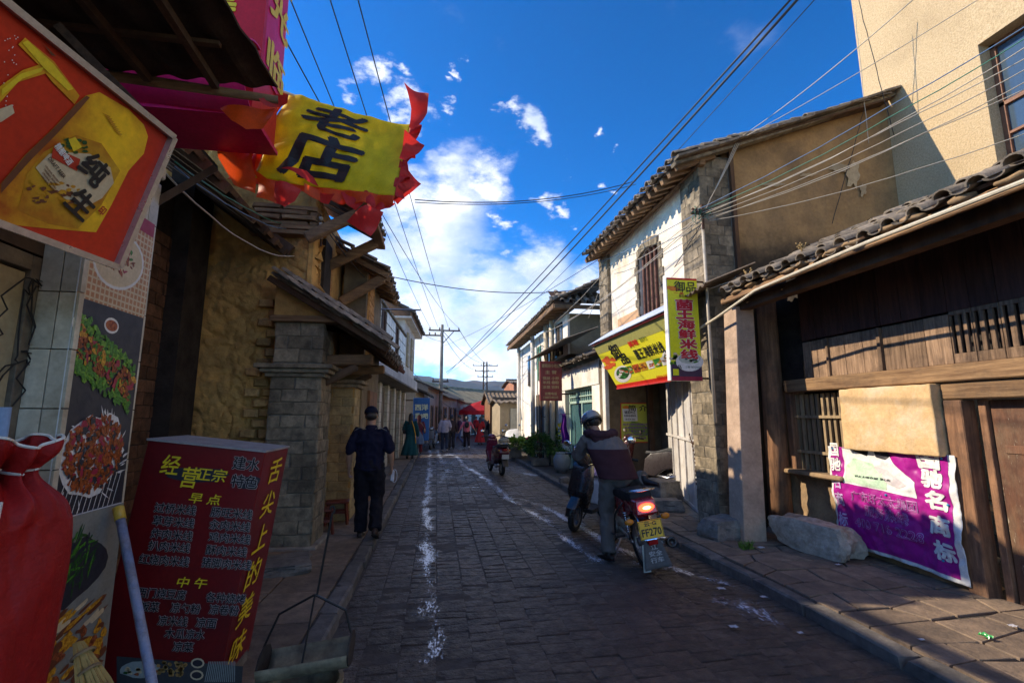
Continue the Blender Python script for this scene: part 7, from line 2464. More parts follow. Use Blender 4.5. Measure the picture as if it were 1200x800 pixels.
# ================================================================== people
def remesh(g, voxel, mats_, name, parent, smooth_it=6, fold=0.0, fold_scale=7.0, world=False, seed=0.0, foldz=1.0):
    me = g.mesh('tmp', mats_)
    ob = bpy.data.objects.new('tmp', me); C.objects.link(ob)
    md = ob.modifiers.new('r', 'REMESH'); md.mode = 'VOXEL'; md.voxel_size = voxel; md.use_smooth_shade = True
    sm = ob.modifiers.new('s', 'SMOOTH'); sm.factor = .5; sm.iterations = smooth_it
    dg = bpy.context.evaluated_depsgraph_get()
    out = bpy.data.meshes.new_from_object(ob.evaluated_get(dg))
    bpy.data.objects.remove(ob); bpy.data.meshes.remove(me)
    if fold:
        ns = [v.normal.copy() for v in out.vertices]
        for v, n in zip(out.vertices, ns):
            p = v.co
            d = noise.noise(V((p.x * fold_scale, p.y * fold_scale, p.z * fold_scale * foldz + seed)))
            d2 = noise.noise(V((p.x * fold_scale * 2.3 + 5, p.y * fold_scale * 2.3, p.z * fold_scale * 1.6 * foldz + seed)))
            v.co = p + n * (fold * (abs(d) * -1.4 + .35 + .5 * d2))
    out.materials.clear()
    for m_ in (mats_ if isinstance(mats_, list) else [mats_]):
        out.materials.append(m_)
    out.polygons.foreach_set('use_smooth', [True] * len(out.polygons))
    out.name = name
    return link(name, out, parent)


def skin(c=(.40, .22, .14)):
    return mat('skin_%d' % int(c[0] * 100), c, tuple(x * .85 for x in c), scale=14, rough=.5, bump=.08, bscale=120, var=0, world=False, spec=.35)


SKIN = skin()
M_EYE = plain('eye_white', (.6, .58, .55), .2)
HAIR = mat('black_hair', (.018, .014, .012), (.03, .022, .018), scale=40, rough=.4, bump=.5, bscale=120, var=0, stretch=(2, 2, .3), world=False, spec=.5)


def hand(g, w, d, side, curl=.5, size=1.0, out=None):
    """palm and five fingers from wrist w along d; out = direction the back of the hand looks"""
    d = V(d).normalized()
    o = V(out) if out is not None else V((side, 0, 0))
    o = (o - d * o.dot(d)).normalized()
    ac = d.cross(o).normalized()           # across the palm
    if ac.y < 0:
        ac = -ac                            # thumb side = forward
    s = size
    g.tube([w - d * .02 * s, w + d * .03 * s, w + d * .085 * s], [.024 * s, .040 * s, .040 * s], 10, ry=[.020 * s, .017 * s, .015 * s], hint=o, dome=True)
    for k in range(4):
        off = (k - 1.5) * .0195 * s
        L_ = (.060, .072, .068, .052)[3 - k] * s
        b = w + d * .088 * s + ac * off
        c1_ = (d * math.cos(curl * .6) - o * math.sin(curl * .6))
        c2_ = (d * math.cos(curl * 1.5) - o * math.sin(curl * 1.5))
        g.tube([b, b + c1_ * L_ * .5, b + c1_ * L_ * .5 + c2_ * L_ * .5], [.0092 * s, .0085 * s, .007 * s], 8, dome=True)
    b = w + d * .03 * s + ac * .032 * s
    t1 = (d * .7 + ac * .65 - o * .3).normalized(); t2 = (d * .95 + ac * .15 - o * .35).normalized()
    g.tube([b, b + t1 * .035 * s, b + t1 * .035 * s + t2 * .035 * s], [.013 * s, .011 * s, .009 * s], 8, dome=True)


def head(g, c, tilt, s=1.0, face=(0, 1, 0)):
    """skull, jaw, nose, ears, lips, brow; returns nothing"""
    c = V(c)
    f = V(face).normalized(); u = V(tilt).normalized()
    f = (f - u * f.dot(u)).normalized(); r = f.cross(u)
    rot = M((r, f, u)).transposed()
    g.ball(c + u * .025 * s, (.078 * s, .098 * s, .105 * s), 18, 12, rot=rot)
    g.ball(c - u * .045 * s + f * .022 * s, (.062 * s, .070 * s, .075 * s), 16, 10, rot=rot)
    g.tube([c + f * .090 * s + u * .015 * s, c + f * .108 * s - u * .018 * s, c + f * .098 * s - u * .028 * s], [.010 * s, .015 * s, .010 * s], 8, dome=True)
    g.ball(c + f * .088 * s - u * .055 * s, (.024 * s, .012 * s, .008 * s), 10, 6, rot=rot)
    g.ball(c + f * .085 * s + u * .032 * s, (.055 * s, .014 * s, .010 * s), 12, 6, rot=rot)
    for k in (-1, 1):
        g.ball(c + r * k * .080 * s - u * .005 * s - f * .005 * s, (.010 * s, .020 * s, .032 * s), 10, 8, rot=rot)


def person(label, loc, rz, H=1.72, J=None, top=('shirt', (.03, .03, .05)), sleeve='short', legs=(.02, .02, .025), shoes=(.03, .025, .02), hair='short',
           build=1.0, det=1, cap=None, skirt=None, group=None, bag=None, extra=None, hair_c=None, lean=0.0, face=None, tsub=None, scarf=None, skirt_c=None, name='person', curl=(.5, .5)):
    t = thing(name, label, 'person', loc, rz, group)
    s = H / 1.75
    j = dict(pel=(0, 0, .95), che=(0, .0, 1.28), nek=(0, .0, 1.47), hed=(0, .03, 1.615),
             ls=(-.185, 0, 1.42), rs=(.185, 0, 1.42), le=(-.25, -.02, 1.14), re=(.25, -.02, 1.14), lw=(-.27, .06, .89), rw=(.27, .06, .89),
             lh=(-.095, 0, .92), rh=(.095, 0, .92), lk=(-.10, .03, .50), rk=(.10, .03, .50), la=(-.10, -.02, .09), ra=(.10, -.02, .09))
    j.update(J or {})
    j = {k: V(v) * s for k, v in j.items()}
    vox = {1: .0085, 0: .016}[det] * (1 if det else 1)
    b = build * s
    up = (j['hed'] - j['nek']).normalized()
    fc = V(face or (0, 1, 0))
    # body, one surface
    g = G()
    g.tube([j['pel'] - V((0, 0, .03)) * s, j['pel'].lerp(j['che'], .5), j['che'], j['nek'] - V((0, 0, .07)) * s], [.13 * b, .12 * b, .145 * b, .08 * b], 16, ry=[.10 * b, .09 * b, .105 * b, .06 * b], hint=(0, 1, 0), dome=True)
    g.tube([j['nek'] - V((0, 0, .08)) * s, j['nek'], j['hed'] - up * .05 * s], [.062 * s, .056 * s, .054 * s], 12, dome=True)
    for a in 'lr':
        g.tube([j['che'].lerp(j[a + 's'], .6), j[a + 's'], j[a + 's'].lerp(j[a + 'e'], .4), j[a + 'e'], j[a + 'e'].lerp(j[a + 'w'], .35), j[a + 'w']], [.05 * b, .052 * b, .046 * b, .038 * b, .040 * b, .025 * b], 12, dome=True)
        g.tube([j[a + 'h'], j[a + 'h'].lerp(j[a + 'k'], .4), j[a + 'k'], j[a + 'k'].lerp(j[a + 'a'], .35), j[a + 'a']], [.085 * b, .078 * b, .052 * b, .052 * b, .036 * b], 12, dome=True)
        hd_ = j[a + 'w'] - j[a + 'e']
        if (a + 'hd') in (J or {}):
            hd_ = V(J[a + 'hd'])
        hand(g, j[a + 'w'] + hd_.normalized() * .015, hd_, -1 if a == 'l' else 1, curl[0 if a == 'l' else 1], s)
    head(g, j['hed'], up, s * 1.0, fc)
    body = remesh(g, vox, SKIN, 'body', t, 3)
    # eyes
    f = (fc - up * fc.dot(up)).normalized(); r = f.cross(up)
    if det:
        for k in (-1, 1):
            ey = G().ball(j['hed'] + f * .083 * s + r * k * .031 * s + up * .012 * s, .0125 * s, 10, 8).build('eye', [M_EYE], t, world=False, smooth=True)
            G().ball(j['hed'] + f * .094 * s + r * k * .031 * s + up * .012 * s, .006 * s, 8, 6).build('iris', M_BLACK, ey, world=False, smooth=True)
    # top
    kind, tc_ = top
    tm = cloth('cloth_%02d%02d%02d' % tuple(int(c * 99) for c in tc_), tc_, rough=.9)
    g = G()
    hem = {'shirt': -.06, 'jacket': -.08, 'dress': -.05, 'crop': .05}[kind]
    q = .016 if kind != 'jacket' else .03
    g.tube([j['pel'] + V((0, 0, hem)) * s, j['pel'].lerp(j['che'], .35), j['che'], j['che'].lerp(j['nek'], .55), j['nek'] - V((0, 0, .035)) * s], [(.155 + q) * b, (.145 + q) * b, (.172 + q) * b, (.155 + q) * b, .075 * b], 18,
           ry=[(.115 + q) * b, (.112 + q) * b, (.120 + q) * b, (.095 + q) * b, .065 * b], hint=(0, 1, 0))
    frac = {'short': .95, 'long': 2.0, 'three': 1.35}[sleeve]
    for a in 'lr':
        pts = [j['che'].lerp(j[a + 's'], .45), j[a + 's'] - V((0, 0, .012)), j[a + 's'].lerp(j[a + 'e'], .5), j[a + 's'].lerp(j[a + 'e'], min(frac, 1))]
        rd = [.085 * b, (.054 + q * .7) * b, (.052 + q * .7) * b, (.046 + q) * b]
        if frac > 1:
            pts.append(j[a + 'e'].lerp(j[a + 'w'], (frac - 1) * .95)); rd.append((.040 + q) * b)
        g.tube(pts, rd, 14, dome=True)
    g.tube([j['nek'] - V((0, 0, .06)) * s, j['nek'] - V((0, 0, .005)) * s], [.085 * s, .068 * s], 14)
    topo = remesh(g, vox * 1.05, tm, {'shirt': 'shirt', 'jacket': 'jacket', 'dress': 'bodice', 'crop': 'shirt'}[kind], t, 6, fold=.017 if det else .008, fold_scale=9, seed=loc[0] * 7)
    # legs
    lm_ = cloth('cloth_%02d%02d%02d' % tuple(int(c * 99) for c in legs), legs, rough=.9)
    if skirt != 'long':
        g = G()
        g.tube([j['pel'] + V((0, 0, .07)) * s, j['pel'] - V((0, 0, .02)) * s, (j['lh'] + j['rh']) / 2 - V((0, 0, .06)) * s], [.158 * b, .172 * b, .15 * b], 18, ry=[.118 * b, .130 * b, .115 * b], hint=(0, 1, 0), dome=True)
        for a in 'lr':
            kk = j[a + 'k']
            g.tube([j[a + 'h'] - V((0, 0, .0)), j[a + 'h'].lerp(kk, .45), kk, kk.lerp(j[a + 'a'], .45), j[a + 'a'] + (kk - j[a + 'a']).normalized() * .0 * s], [.105 * b, .098 * b, .078 * b, .074 * b, .072 * b], 14, dome=False)
        remesh(g, vox * 1.05, lm_, 'trousers', t, 5, fold=.02 if det else .008, fold_scale=8, seed=3 + loc[0])
    if skirt:
        g = G()
        z0 = j['pel'].z + .08 * s; z1 = .16 * s if skirt == 'long' else .45 * s
        sm_ = cloth('cloth_%02d%02d%02d' % tuple(int(c * 99) for c in (skirt_c or tc_)), skirt_c or tc_, rough=.85)
        def sk(u, v):
            a = 6.2832 * u
            rx = (.15 + (.17 if skirt == 'long' else .10) * v) * b; ry = (.12 + (.15 if skirt == 'long' else .10) * v) * b
            k_ = 1 + .09 * v * math.sin(a * 8 + v * 2 + loc[0]) + .05 * math.sin(a * 3 + v * 4)
            cx = j['pel'].lerp((j['la'] + j['ra']) / 2, v * .8)
            return V((cx.x + rx * k_ * math.cos(a), cx.y + ry * k_ * math.sin(a), z0 + (z1 - z0) * v))
        g.sheet(sk, 72, 24, thick=-.004)
        g.build('skirt', sm_, t, world=False, smooth=True)
    # shoes
    sh = plain('shoe_%02d%02d%02d' % tuple(int(c * 99) for c in shoes), shoes, .5)
    for a in 'lr':
        an = j[a + 'a']
        fd = V((J or {}).get(a + 'fd', (0.02 * (-1 if a == 'l' else 1), 1, -.12))).normalized()
        g = G()
        heel = an - fd * .05 * s - V((0, 0, .045)) * s
        toe = an + fd * .17 * s - V((0, 0, .045)) * s
        g.tube([heel, an + fd * .03 * s - V((0, 0, .04)) * s, an + fd * .11 * s - V((0, 0, .045)) * s, toe], [.036 * s, .042 * s, .046 * s, .034 * s], 12, ry=[.04 * s, .042 * s, .034 * s, .024 * s], dome=True)
        g.tube([an + V((0, 0, .03)) * s, an - V((0, 0, .03)) * s], [.045 * s, .045 * s], 12)
        so = remesh(g, .008, sh, 'shoe', t, 3)
        g = G()
        g.tube([heel - fd * .02 * s - V((0, 0, .032)) * s, an + fd * .03 * s - V((0, 0, .078)) * s, toe + fd * .015 * s - V((0, 0, .026)) * s], [.036 * s, .042 * s, .034 * s], 12, ry=[.008 * s] * 3, dome=True)
        g.build('sole', M_BLACK, so, world=False)
    # hair / cap
    hm = hair_c or HAIR
    hc = j['hed'] + up * .03 * s - f * .012 * s
    rot = M((r, f, up)).transposed()
    if cap:
        cm = cloth('cap_cloth', cap, rough=.8)
        g = G().ball(hc + up * .018 * s, (.094 * s, .112 * s, .10 * s), 22, 10, rot=rot, cut=-.12)
        co_ = g.build('cap', cm, t, world=False, smooth=True)
        pk = []
        g = G()
        def bill(u, v):
            a = (u - .5) * 2.2
            rr_ = 1.0 + .75 * v * math.cos(a * .9)
            return hc + up * (.012 - .03 * v) * s + r * (math.sin(a) * .09 * s * (1 + .05 * v)) + f * (math.cos(a) * .10 * s + .075 * s * v * math.cos(a * .9))
        g.sheet(bill, 12, 5, thick=.004)
        g.build('cap_peak', cm, co_, world=False, smooth=True)
        G().ball(hc - f * .02 * s - up * .03 * s, (.082 * s, .094 * s, .07 * s), 18, 10, rot=rot).build('hair', hm, t, world=False, smooth=True)
    elif hair != 'none':
        g = G().ball(hc + up * .006 * s, (.088 * s, .106 * s, .108 * s), 20, 12, rot=rot)
        g.ball(hc - f * .02 * s - up * .04 * s, (.084 * s, .088 * s, .08 * s), 16, 10, rot=rot)
        if hair == 'long':
            g.tube([hc - f * .03 * s, hc - f * .06 * s - up * .12 * s, hc - f * .075 * s - up * .24 * s, hc - f * .08 * s - up * .34 * s], [.09 * s, .095 * s, .085 * s, .05 * s], 14, ry=[.07 * s, .05 * s, .04 * s, .025 * s], hint=(0, 1, 0), dome=True)
        if hair == 'tail':
            g.tube([hc - f * .10 * s + up * .02 * s, hc - f * .13 * s - up * .06 * s, hc - f * .12 * s - up * .2 * s], [.02 * s, .034 * s, .014 * s], 10, dome=True)
        if hair == 'bun':
            g.ball(hc - f * .10 * s + up * .06 * s, .045 * s, 12, 8)
        # keep the face clear
        for i, p in enumerate(g.v):
            dd_ = (p - j['hed']).dot(f); hh = (p - j['hed']).dot(up)
            if dd_ > .055 * s and hh < .06 * s:
                g.v[i] = p - f * (dd_ - .055 * s)
        remesh(g, .009, hm, 'hair', t, 2, fold=.006, fold_scale=26)
    if bag:
        kind_, bc_ = bag
        bm_ = cloth('bag_%02d%02d%02d' % tuple(int(c * 99) for c in bc_), bc_, rough=.7)
        if kind_ == 'backpack':
            c = j['che'] + V((0, -.19, .0)) * s
            g = G().ball(c, (.125 * s, .085 * s, .17 * s), 16, 10); g.ball(c - V((0, .05, .06)) * s, (.09 * s, .05 * s, .08 * s), 12, 8)
            bo = remesh(g, .012, bm_, 'backpack', t, 4)
            for k in (-1, 1):
                G().tube(cat_rom([c + V((k * .07, .03, .14)) * s, j['che'] + V((k * .10, -.05, .19)) * s, j['che'] + V((k * .11, .12, .12)) * s, j['che'] + V((k * .13, .12, -.06)) * s, c + V((k * .09, .06, -.12)) * s]), .014 * s, 8, ry=.006 * s).build('strap', bm_, bo, world=False)
        else:
            sd = -1 if kind_ == 'left' else 1
            c = j['pel'] + V((sd * .24, -.03, .10)) * s
            g = G().ball(c, (.05 * s, .12 * s, .10 * s), 14, 10)
            bo = remesh(g, .012, bm_, 'shoulder_bag', t, 4)
            G().tube(cat_rom([c + V((0, -.08, .06)) * s, j['che'] + V((sd * .13, -.17, .06)) * s, j['nek'] + V((-sd * .08, -.06, -.03)) * s, j['che'] + V((sd * .02, .17, .0)) * s, c + V((0, .08, .06)) * s]), .009 * s, 6).build('strap', bm_, bo, world=False)
    if scarf:
        g = G().tube([j['nek'] + V((.05, -.12, -.02)) * s, j['che'] + V((.15, -.16, -.1)) * s, j['pel'] + V((.2, -.13, .0)) * s, j['pel'] + V((.22, -.08, -.35)) * s], [.03 * s, .035 * s, .03 * s, .03 * s], 10, ry=.01 * s, dome=True)
        g.build('scarf', cloth('scarf_ochre', scarf, rough=.8), t, world=False, smooth=True)
    if extra:
        extra(t, j, s)
    return t


# man in navy walking away on the left pavement
def man_extra(t, j, s):
    g = G()
    c = j['rw'] + V((.02, .03, -.10)) * s
    pts = [c + V((.02 + .035 * math.cos(a) * 1.0, 0, -.04 + .085 * math.sin(a))) for a in [6.283 * k / 18 for k in range(19)]]
    g.tube(pts, .0035, 6, caps=False)
    g.build('plastic_loop', plain('clear_white_plastic', (.62, .64, .68), .3), t, world=False, smooth=True)
    G().hexa([c + V(p) for p in [(-.03, -.012, -.10), (.015, -.012, -.11), (.015, .012, -.11), (-.03, .012, -.10), (-.02, -.012, .03), (.02, -.012, .03), (.02, .012, .03), (-.02, .012, .03)]]).build('paper_packet', plain('white_paper', (.60, .58, .60), .7), t, world=False, bevel=.004)
    # shoulder piping and collar
    for k in (-1, 1):
        a = j['nek'] + V((k * .062, -.055, -.025)) * s
        G().tube(cat_rom([a, a.lerp(j['ls' if k < 0 else 'rs'], .5) + V((0, -.085, .035)) * s, j['ls' if k < 0 else 'rs'] + V((k * .035, -.052, .0)) * s]), .0045 * s, 6).build('piping', plain('grey_piping', (.22, .22, .22), .6), t, world=False)
    g = G().lathe([(.075, -.035), (.082, 0), (.070, .035), (.064, .03), (.066, -.03)], j['nek'] - V((0, -.004, .012)) * s, (0, .1, 1), seg=20)
    g.build('collar', cloth('cloth_020205', (.012, .012, .03)), t, world=False, smooth=True)
person('man in dark navy polo shirt, trousers and cap walking away on the left pavement', (-.86, 6.70, .09), rad(-3), 1.68,
       J=dict(le=(-.275, -.04, 1.15), lw=(-.285, .04, .92), re=(.275, -.05, 1.16), rw=(.285, .05, .94), lk=(-.10, .05, .50), la=(-.09, .02, .085), rk=(.10, .08, .50), ra=(.13, -.16, .14),
              rfd=(.03, .92, -.42), lh=(-.095, 0, .93), hed=(-.012, .03, 1.615)),
       top=('shirt', (.012, .012, .03)), sleeve='short', legs=(.012, .011, .016), shoes=(.045, .025, .018), cap=(.012, .014, .03), build=1.16, extra=man_extra, curl=(.8, .9))

# rider: standing on the left foot, right leg over the seat, leaning to the bars
def rider_extra(t, j, s):
    up = (j['hed'] - j['nek']).normalized()
    f = V((-.25, 1, -.1)).normalized(); f = (f - up * f.dot(up)).normalized(); r = f.cross(up)
    rot = M((r, f, up)).transposed()
    hc = j['hed'] + up * .03
    he = G().ball(hc, (.125, .142, .135), 26, 14, rot=rot, cut=-.35).build('helmet', plain('helmet_grey', (.30, .28, .26), .25, coat=.6), t, world=False, smooth=True)
    def vz(u, v):
        a = rad(150) + rad(120) * u
        ph = rad(-5) + rad(42) * v
        p = V((.134 * math.cos(ph) * math.cos(a), .152 * math.cos(ph) * math.sin(a), .143 * math.sin(ph)))
        return hc + rot @ p
    G().sheet(lambda u, v: vz(u * .55, v), 14, 8, thick=.004).build('visor', plain('tinted_visor', (.10, .14, .22), .05, spec=.9, coat=.8), he, world=False, smooth=True)
    def bd(u, v):
        a = 6.2832 * u
        ph = rad(-22) + rad(12) * v
        return hc + rot @ V((.130 * math.cos(ph) * math.cos(a), .147 * math.cos(ph) * math.sin(a), .14 * math.sin(ph)))
    G().sheet(bd, 30, 2, thick=.004).build('helmet_band', M_BLKP, he, world=False, smooth=True)
    # hood lying on the shoulders, dark yoke of the jacket
    b = j['nek'] + V((.02, -.105, -.015))
    g = G().tube(cat_rom([b + V((-.16, .06, .02)), b + V((-.14, -.05, .02)), b + V((0, -.11, .0)), b + V((.14, -.05, .02)), b + V((.16, .06, .02))]), .062, 12, ry=.055, dome=True)
    g.ball(b + V((0, -.08, -.045)), (.16, .075, .09), 16, 10)
    remesh(g, .009, cloth('hood_lining', (.06, .028, .034)), 'hood', t, 5, fold=.012, fold_scale=10)
    # maroon lower panel of the jacket back
    a, c_, n_ = j['pel'], j['che'], j['nek']
    def pan(u, v):
        th = rad(-170) + rad(160) * u
        k = -.10 + 1.12 * v
        c = a.lerp(c_, k)
        rx = (.212 + .015 * v) * s * 1.19; ry = (.160 + .012 * v) * s * 1.20
        return c + V((rx * math.cos(th), ry * math.sin(th), .0)) + V((0, -.004, .0)) + V((1, 1, 0)) * (.008 * noise.noise(V((u * 5, v * 5, 2))))
    G().sheet(pan, 34, 20, thick=.006).build('jacket_panel', cloth('maroon_panel', (.055, .022, .028)), t, world=False, smooth=True)
rp_ = V((1.98, 5.62, 0))
person('rider in grey helmet and hooded jacket swinging a leg over the motorcycle', rp_, rad(0), 1.74,
       J=dict(pel=(.18, .06, .95), che=(.12, .22, 1.25), nek=(.055, .38, 1.435), hed=(.03, .475, 1.575),
              ls=(-.10, .36, 1.37), rs=(.25, .35, 1.37), le=(-.16, .52, 1.16), lw=(.0, .78, 1.06), re=(.42, .40, 1.18), rw=(.48, .64, 1.03),
              lhd=(.2, .9, -.1), rhd=(.1, .9, -.2),
              lh=(.09, .08, .92), rh=(.24, .08, .94), lk=(.06, .12, .50), la=(.02, -.03, .085), rk=(.36, .30, .86), ra=(.50, -.02, .92),
              rfd=(.55, -.8, -.05), lfd=(-.35, .9, -.1)),
       top=('jacket', (.17, .15, .145)), sleeve='long', legs=(.14, .13, .12), shoes=(.018, .014, .014), hair='short', build=1.16, extra=rider_extra, face=(-.25, 1, -.2), curl=(1.2, 1.2))

PG2 = 'people strolling farther up the street'
person('woman with long hair in a teal coat dress and ochre scarf, left pavement', P(480, 538, Z=.09) + V((0, .1, 0)), rad(-4), 1.66, top=('jacket', (.015, .075, .085)), sleeve='long', skirt='long', skirt_c=(.018, .085, .09),
       hair='long', det=0, scarf=(.55, .30, .03), group=PG2, J=dict(lw=(-.24, .1, 1.0)), bag=('left', (.05, .04, .04)))
person('woman in dark top and short denim skirt beside the teal dressed woman', P(490, 532, Z=.09) + V((0, .1, 0)), rad(5), 1.60, top=('shirt', (.12, .03, .05)), sleeve='long', skirt='short', skirt_c=(.10, .15, .25), legs=(.12, .02, .03),
       hair='long', hair_c=mat('reddish_hair', (.10, .02, .025), (.06, .015, .02), scale=30), det=0, group=PG2, bag=('right', (.35, .26, .2)))
person('young man in lilac grey hooded top and dark jeans walking up the street', P(521, 529, Z=0) + V((0, .1, 0)), rad(-3), 1.74, top=('jacket', (.30, .28, .36)), sleeve='long', legs=(.03, .04, .07), shoes=(.25, .22, .22),
       det=0, group=PG2, J=dict(la=(-.12, .14, .09), lk=(-.11, .10, .5), ra=(.11, -.14, .11), rw=(.20, .16, 1.0), re=(.26, -.04, 1.15)))
person('companion in dark clothes half hidden behind the lilac hooded young man', P(528, 527, Z=0) + V((.05, .5, 0)), rad(0), 1.70, top=('shirt', (.05, .035, .04)), sleeve='long', legs=(.03, .03, .04), det=0, group=PG2, hair='tail')
person('woman in pink top with a dark backpack and swinging arms', P(547, 526, Z=0) + V((0, .2, 0)), rad(-2), 1.64, top=('shirt', (.62, .16, .22)), sleeve='three', legs=(.025, .018, .025), shoes=(.55, .52, .52), det=0, hair='tail', group=PG2,
       bag=('backpack', (.03, .035, .04)), J=dict(le=(-.30, -.05, 1.17), lw=(-.40, -.1, .95), re=(.32, .05, 1.17), rw=(.45, .12, .98), la=(-.10, .16, .09), ra=(.12, -.18, .14)))
person('woman in a long red dress crossing behind the pink top', P(563, 521, Z=0) + V((0, .2, 0)), rad(-20), 1.62, top=('dress', (.62, .035, .03)), sleeve='three', skirt='long', skirt_c=(.62, .035, .03), det=0, hair='long', group=PG2, shoes=(.1, .07, .06))
person('person in dark jacket with a green bag at the right of the strollers', P(577, 521, Z=0) + V((0, .6, 0)), rad(10), 1.68, top=('jacket', (.025, .028, .035)), sleeve='long', legs=(.03, .03, .035), det=0, group=PG2, bag=('backpack', (.05, .16, .03)))
person('passer-by in plum waistcoat bending forward between the couples', P(538, 524, Z=0) + V((.05, .9, 0)), rad(90), 1.68, top=('shirt', (.09, .03, .06)), sleeve='long', legs=(.10, .12, .22), det=0, group=PG2, J=dict(la=(-.12, .35, .09), ra=(.12, -.32, .12), lk=(-.11, .25, .5), rk=(.1, .0, .5)))
person('shopper standing near the red parasol in pink', P(556, 512, Z=0) + V((.3, 2, 0)), rad(160), 1.6, top=('shirt', (.45, .12, .2)), sleeve='long', legs=(.05, .05, .09), det=0, group=PG2)
person('shopper standing near the red parasol in grey', P(566, 511, Z=0) + V((.4, 3, 0)), rad(30), 1.7, top=('shirt', (.12, .13, .15)), sleeve='long', legs=(.04, .04, .05), det=0, group=PG2)
# ================================================================== cables, insulators, litter
M_CBL = plain('black_cable', (.02, .02, .022), .5)
M_CBP = plain('pale_grey_cable', (.48, .42, .33), .55)  # pale cable colour, used on both sides of the street
M_CBB = plain('bluish_cable', (.10, .18, .30), .5)
M_CBG = plain('green_cable', (.06, .22, .14), .5)
def cable(a, b, r, sag, m_, label, seg=14, wob=0.0):
    a = V(a); b = V(b)
    pts = []
    for k in range(seg + 1):
        t = k / seg
        p = a.lerp(b, t)
        p.z -= sag * 4 * t * (1 - t)
        if wob:
            p += noise.noise_vector(V((t * 9, r * 900, a.x))) * wob
        pts.append(p)
    o = G().tube(pts, r, 5).build('overhead_cable', m_, None, smooth=True)
    tag(o, label, 'cable', 'cables strung over the street')
    return o
pole_t = V((.22, 32.2, 7.5))
far = []
for (x0, lab, ax) in [(338, 'leftmost of the thin cables fanning from the far pole to the top left', -.85), (385, 'second thin cable from the left fanning from the far pole', -.3), (418, 'third thin cable from the left fanning from the far pole', .4)]:
    e = P(x0, -6, Y=6.5)
    cable((.22 + ax, 32.2, 7.6), e, .011, .25, M_CBL, lab, 24)
cable((1.3, 32.2, 7.6), P(325, 30, Y=5.5), .010, .5, M_CBL, 'thin cable crossing behind the flag towards the pink sign', 24)
cable(P(523, 436, Y=31.5), P(938, -4, Y=4.2), .017, .35, M_CBL, 'upper thick black cable from the far pole to the top right', 30)
cable(P(524, 438, Y=31.5), P(930, -4, Y=4.3), .014, .10, M_CBL, 'lower thick black cable from the far pole to the top right', 30)
cable(P(526, 437, Y=31.5), P(960, -6, Y=4.6), .007, .55, M_CBL, 'slack thin black cable under the two thick ones', 30)
cable(P(486, 234, Y=8), P(745, 212, Y=9.5), .010, .22, M_CBL, 'cable crossing the street high up from the flag to the brick pier', 20)
cable(P(486, 237, Y=8), P(745, 216, Y=9.5), .008, .20, M_CBL, 'twin of the high crossing cable, just beneath it', 20)
cable(P(446, 321, Y=8.5), P(722, 331, Y=10.6), .009, .30, M_CBL, 'lower cable crossing the street between the two upper eaves', 20)
cable(P(520, 405, Y=32), P(700, 305, Y=10.6), .008, .2, M_CBL, 'cable running from the far pole to the right hand eave', 20)
cable((5.9, 60, 8.2), P(517, 385, Y=32.2), .02, .6, M_CBL, 'cable joining the two far poles, top strand', 14)
cable((5.0, 60, 7.4), P(517, 388, Y=32.2), .02, .8, M_CBL, 'cable joining the two far poles, lower strand', 14)
cable((6.8, 60, 8.0), P(537, 384, Y=32.2), .02, .7, M_CBL, 'cable joining the right ends of the far crossarms', 14)
cable(P(517, 400, Y=32), P(455, 362, Y=16), .010, .2, M_CBL, 'short service cable from the far pole to the white tiled front', 12)
cable(P(517, 460, Y=32), P(470, 418, Y=18), .010, .3, M_CBL, 'slack service cable from the far pole to the plastered upper storey', 12)
cable(P(517, 470, Y=32), P(575, 490, Y=29), .010, .3, M_CBL, 'low cable between the far pole and the brown house', 12)
# insulator post on the brick pier
ins = thing('pier_insulator', 'porcelain insulator and iron bracket near the top of the brick pier', 'insulator', P(861, 162, Y=6.2))
c = P(861, 165, Y=6.15)
G().lathe([(.001, 0), (.05, 0), (.05, .03), (.03, .04), (.03, .06), (.055, .07), (.04, .10), (.001, .11)], c, seg=12).build('insulator', plain('cream_porcelain', (.5, .42, .32), .3), ins, smooth=True)
G().tube([c + V((0, .2, -.05)), c], .012, 6).build('bracket', M_RUST, ins)
hubp = P(823, 249, Y=6.05)
rack = thing('wire_bracket', 'iron bracket bristling with cable ends on the face of the brick pier', 'bracket', hubp)
g = G().beam(hubp + V((-.18, 0, -.02)), hubp + V((.15, 0, -.02)), .03, .03)
g.beam(hubp + V((0, .0, -.25)), hubp + V((0, .0, .12)), .03, .03)
g.build('bracket', M_RUST, rack)
for k in range(6):
    G().lathe([(.001, 0), (.022, 0), (.015, .02), (.026, .035), (.001, .06)], hubp + V((-.15 + k * .055, -.01, .0)), seg=8).build('insulator', plain('brown_porcelain', (.12, .06, .04), .2), rack)
g = G()
for k in range(14):
    p = hubp + V((R.uniform(-.14, .12), -.02, R.uniform(-.05, .06)))
    pts = [p]
    for q in range(5):
        p = p + V((R.uniform(-.05, .05), R.uniform(-.02, .02), R.uniform(-.07, .03)))
        pts.append(p)
    g.tube(cat_rom(pts, 3), .004, 5)
g.build('cable_tails', M_CBG, rack)
G().tube([hubp + V((.03, .06, -3.0)), hubp + V((.03, .06, -.1))], .022, 8).build('conduit', M_CBP, rack, smooth=True)
fan = [(1200, 14, M_CBB, 'blue cable in the sunlit fan at the top right'), (1200, 27, M_CBG, 'green cable in the sunlit fan at the top right'), (1200, 36, M_CBP, 'highest pale cable of the sunlit fan'),
       (1200, 58, M_CBP, 'pale cable second from the top of the sunlit fan'), (1200, 70, M_CBP, 'pale cable third from the top of the sunlit fan'), (1200, 84, M_CBP, 'middle pale cable of the sunlit fan'),
       (1200, 100, M_CBP, 'pale cable just below the middle of the sunlit fan'), (1200, 150, M_CBP, 'lowest pale cable of the sunlit fan before the eave')]
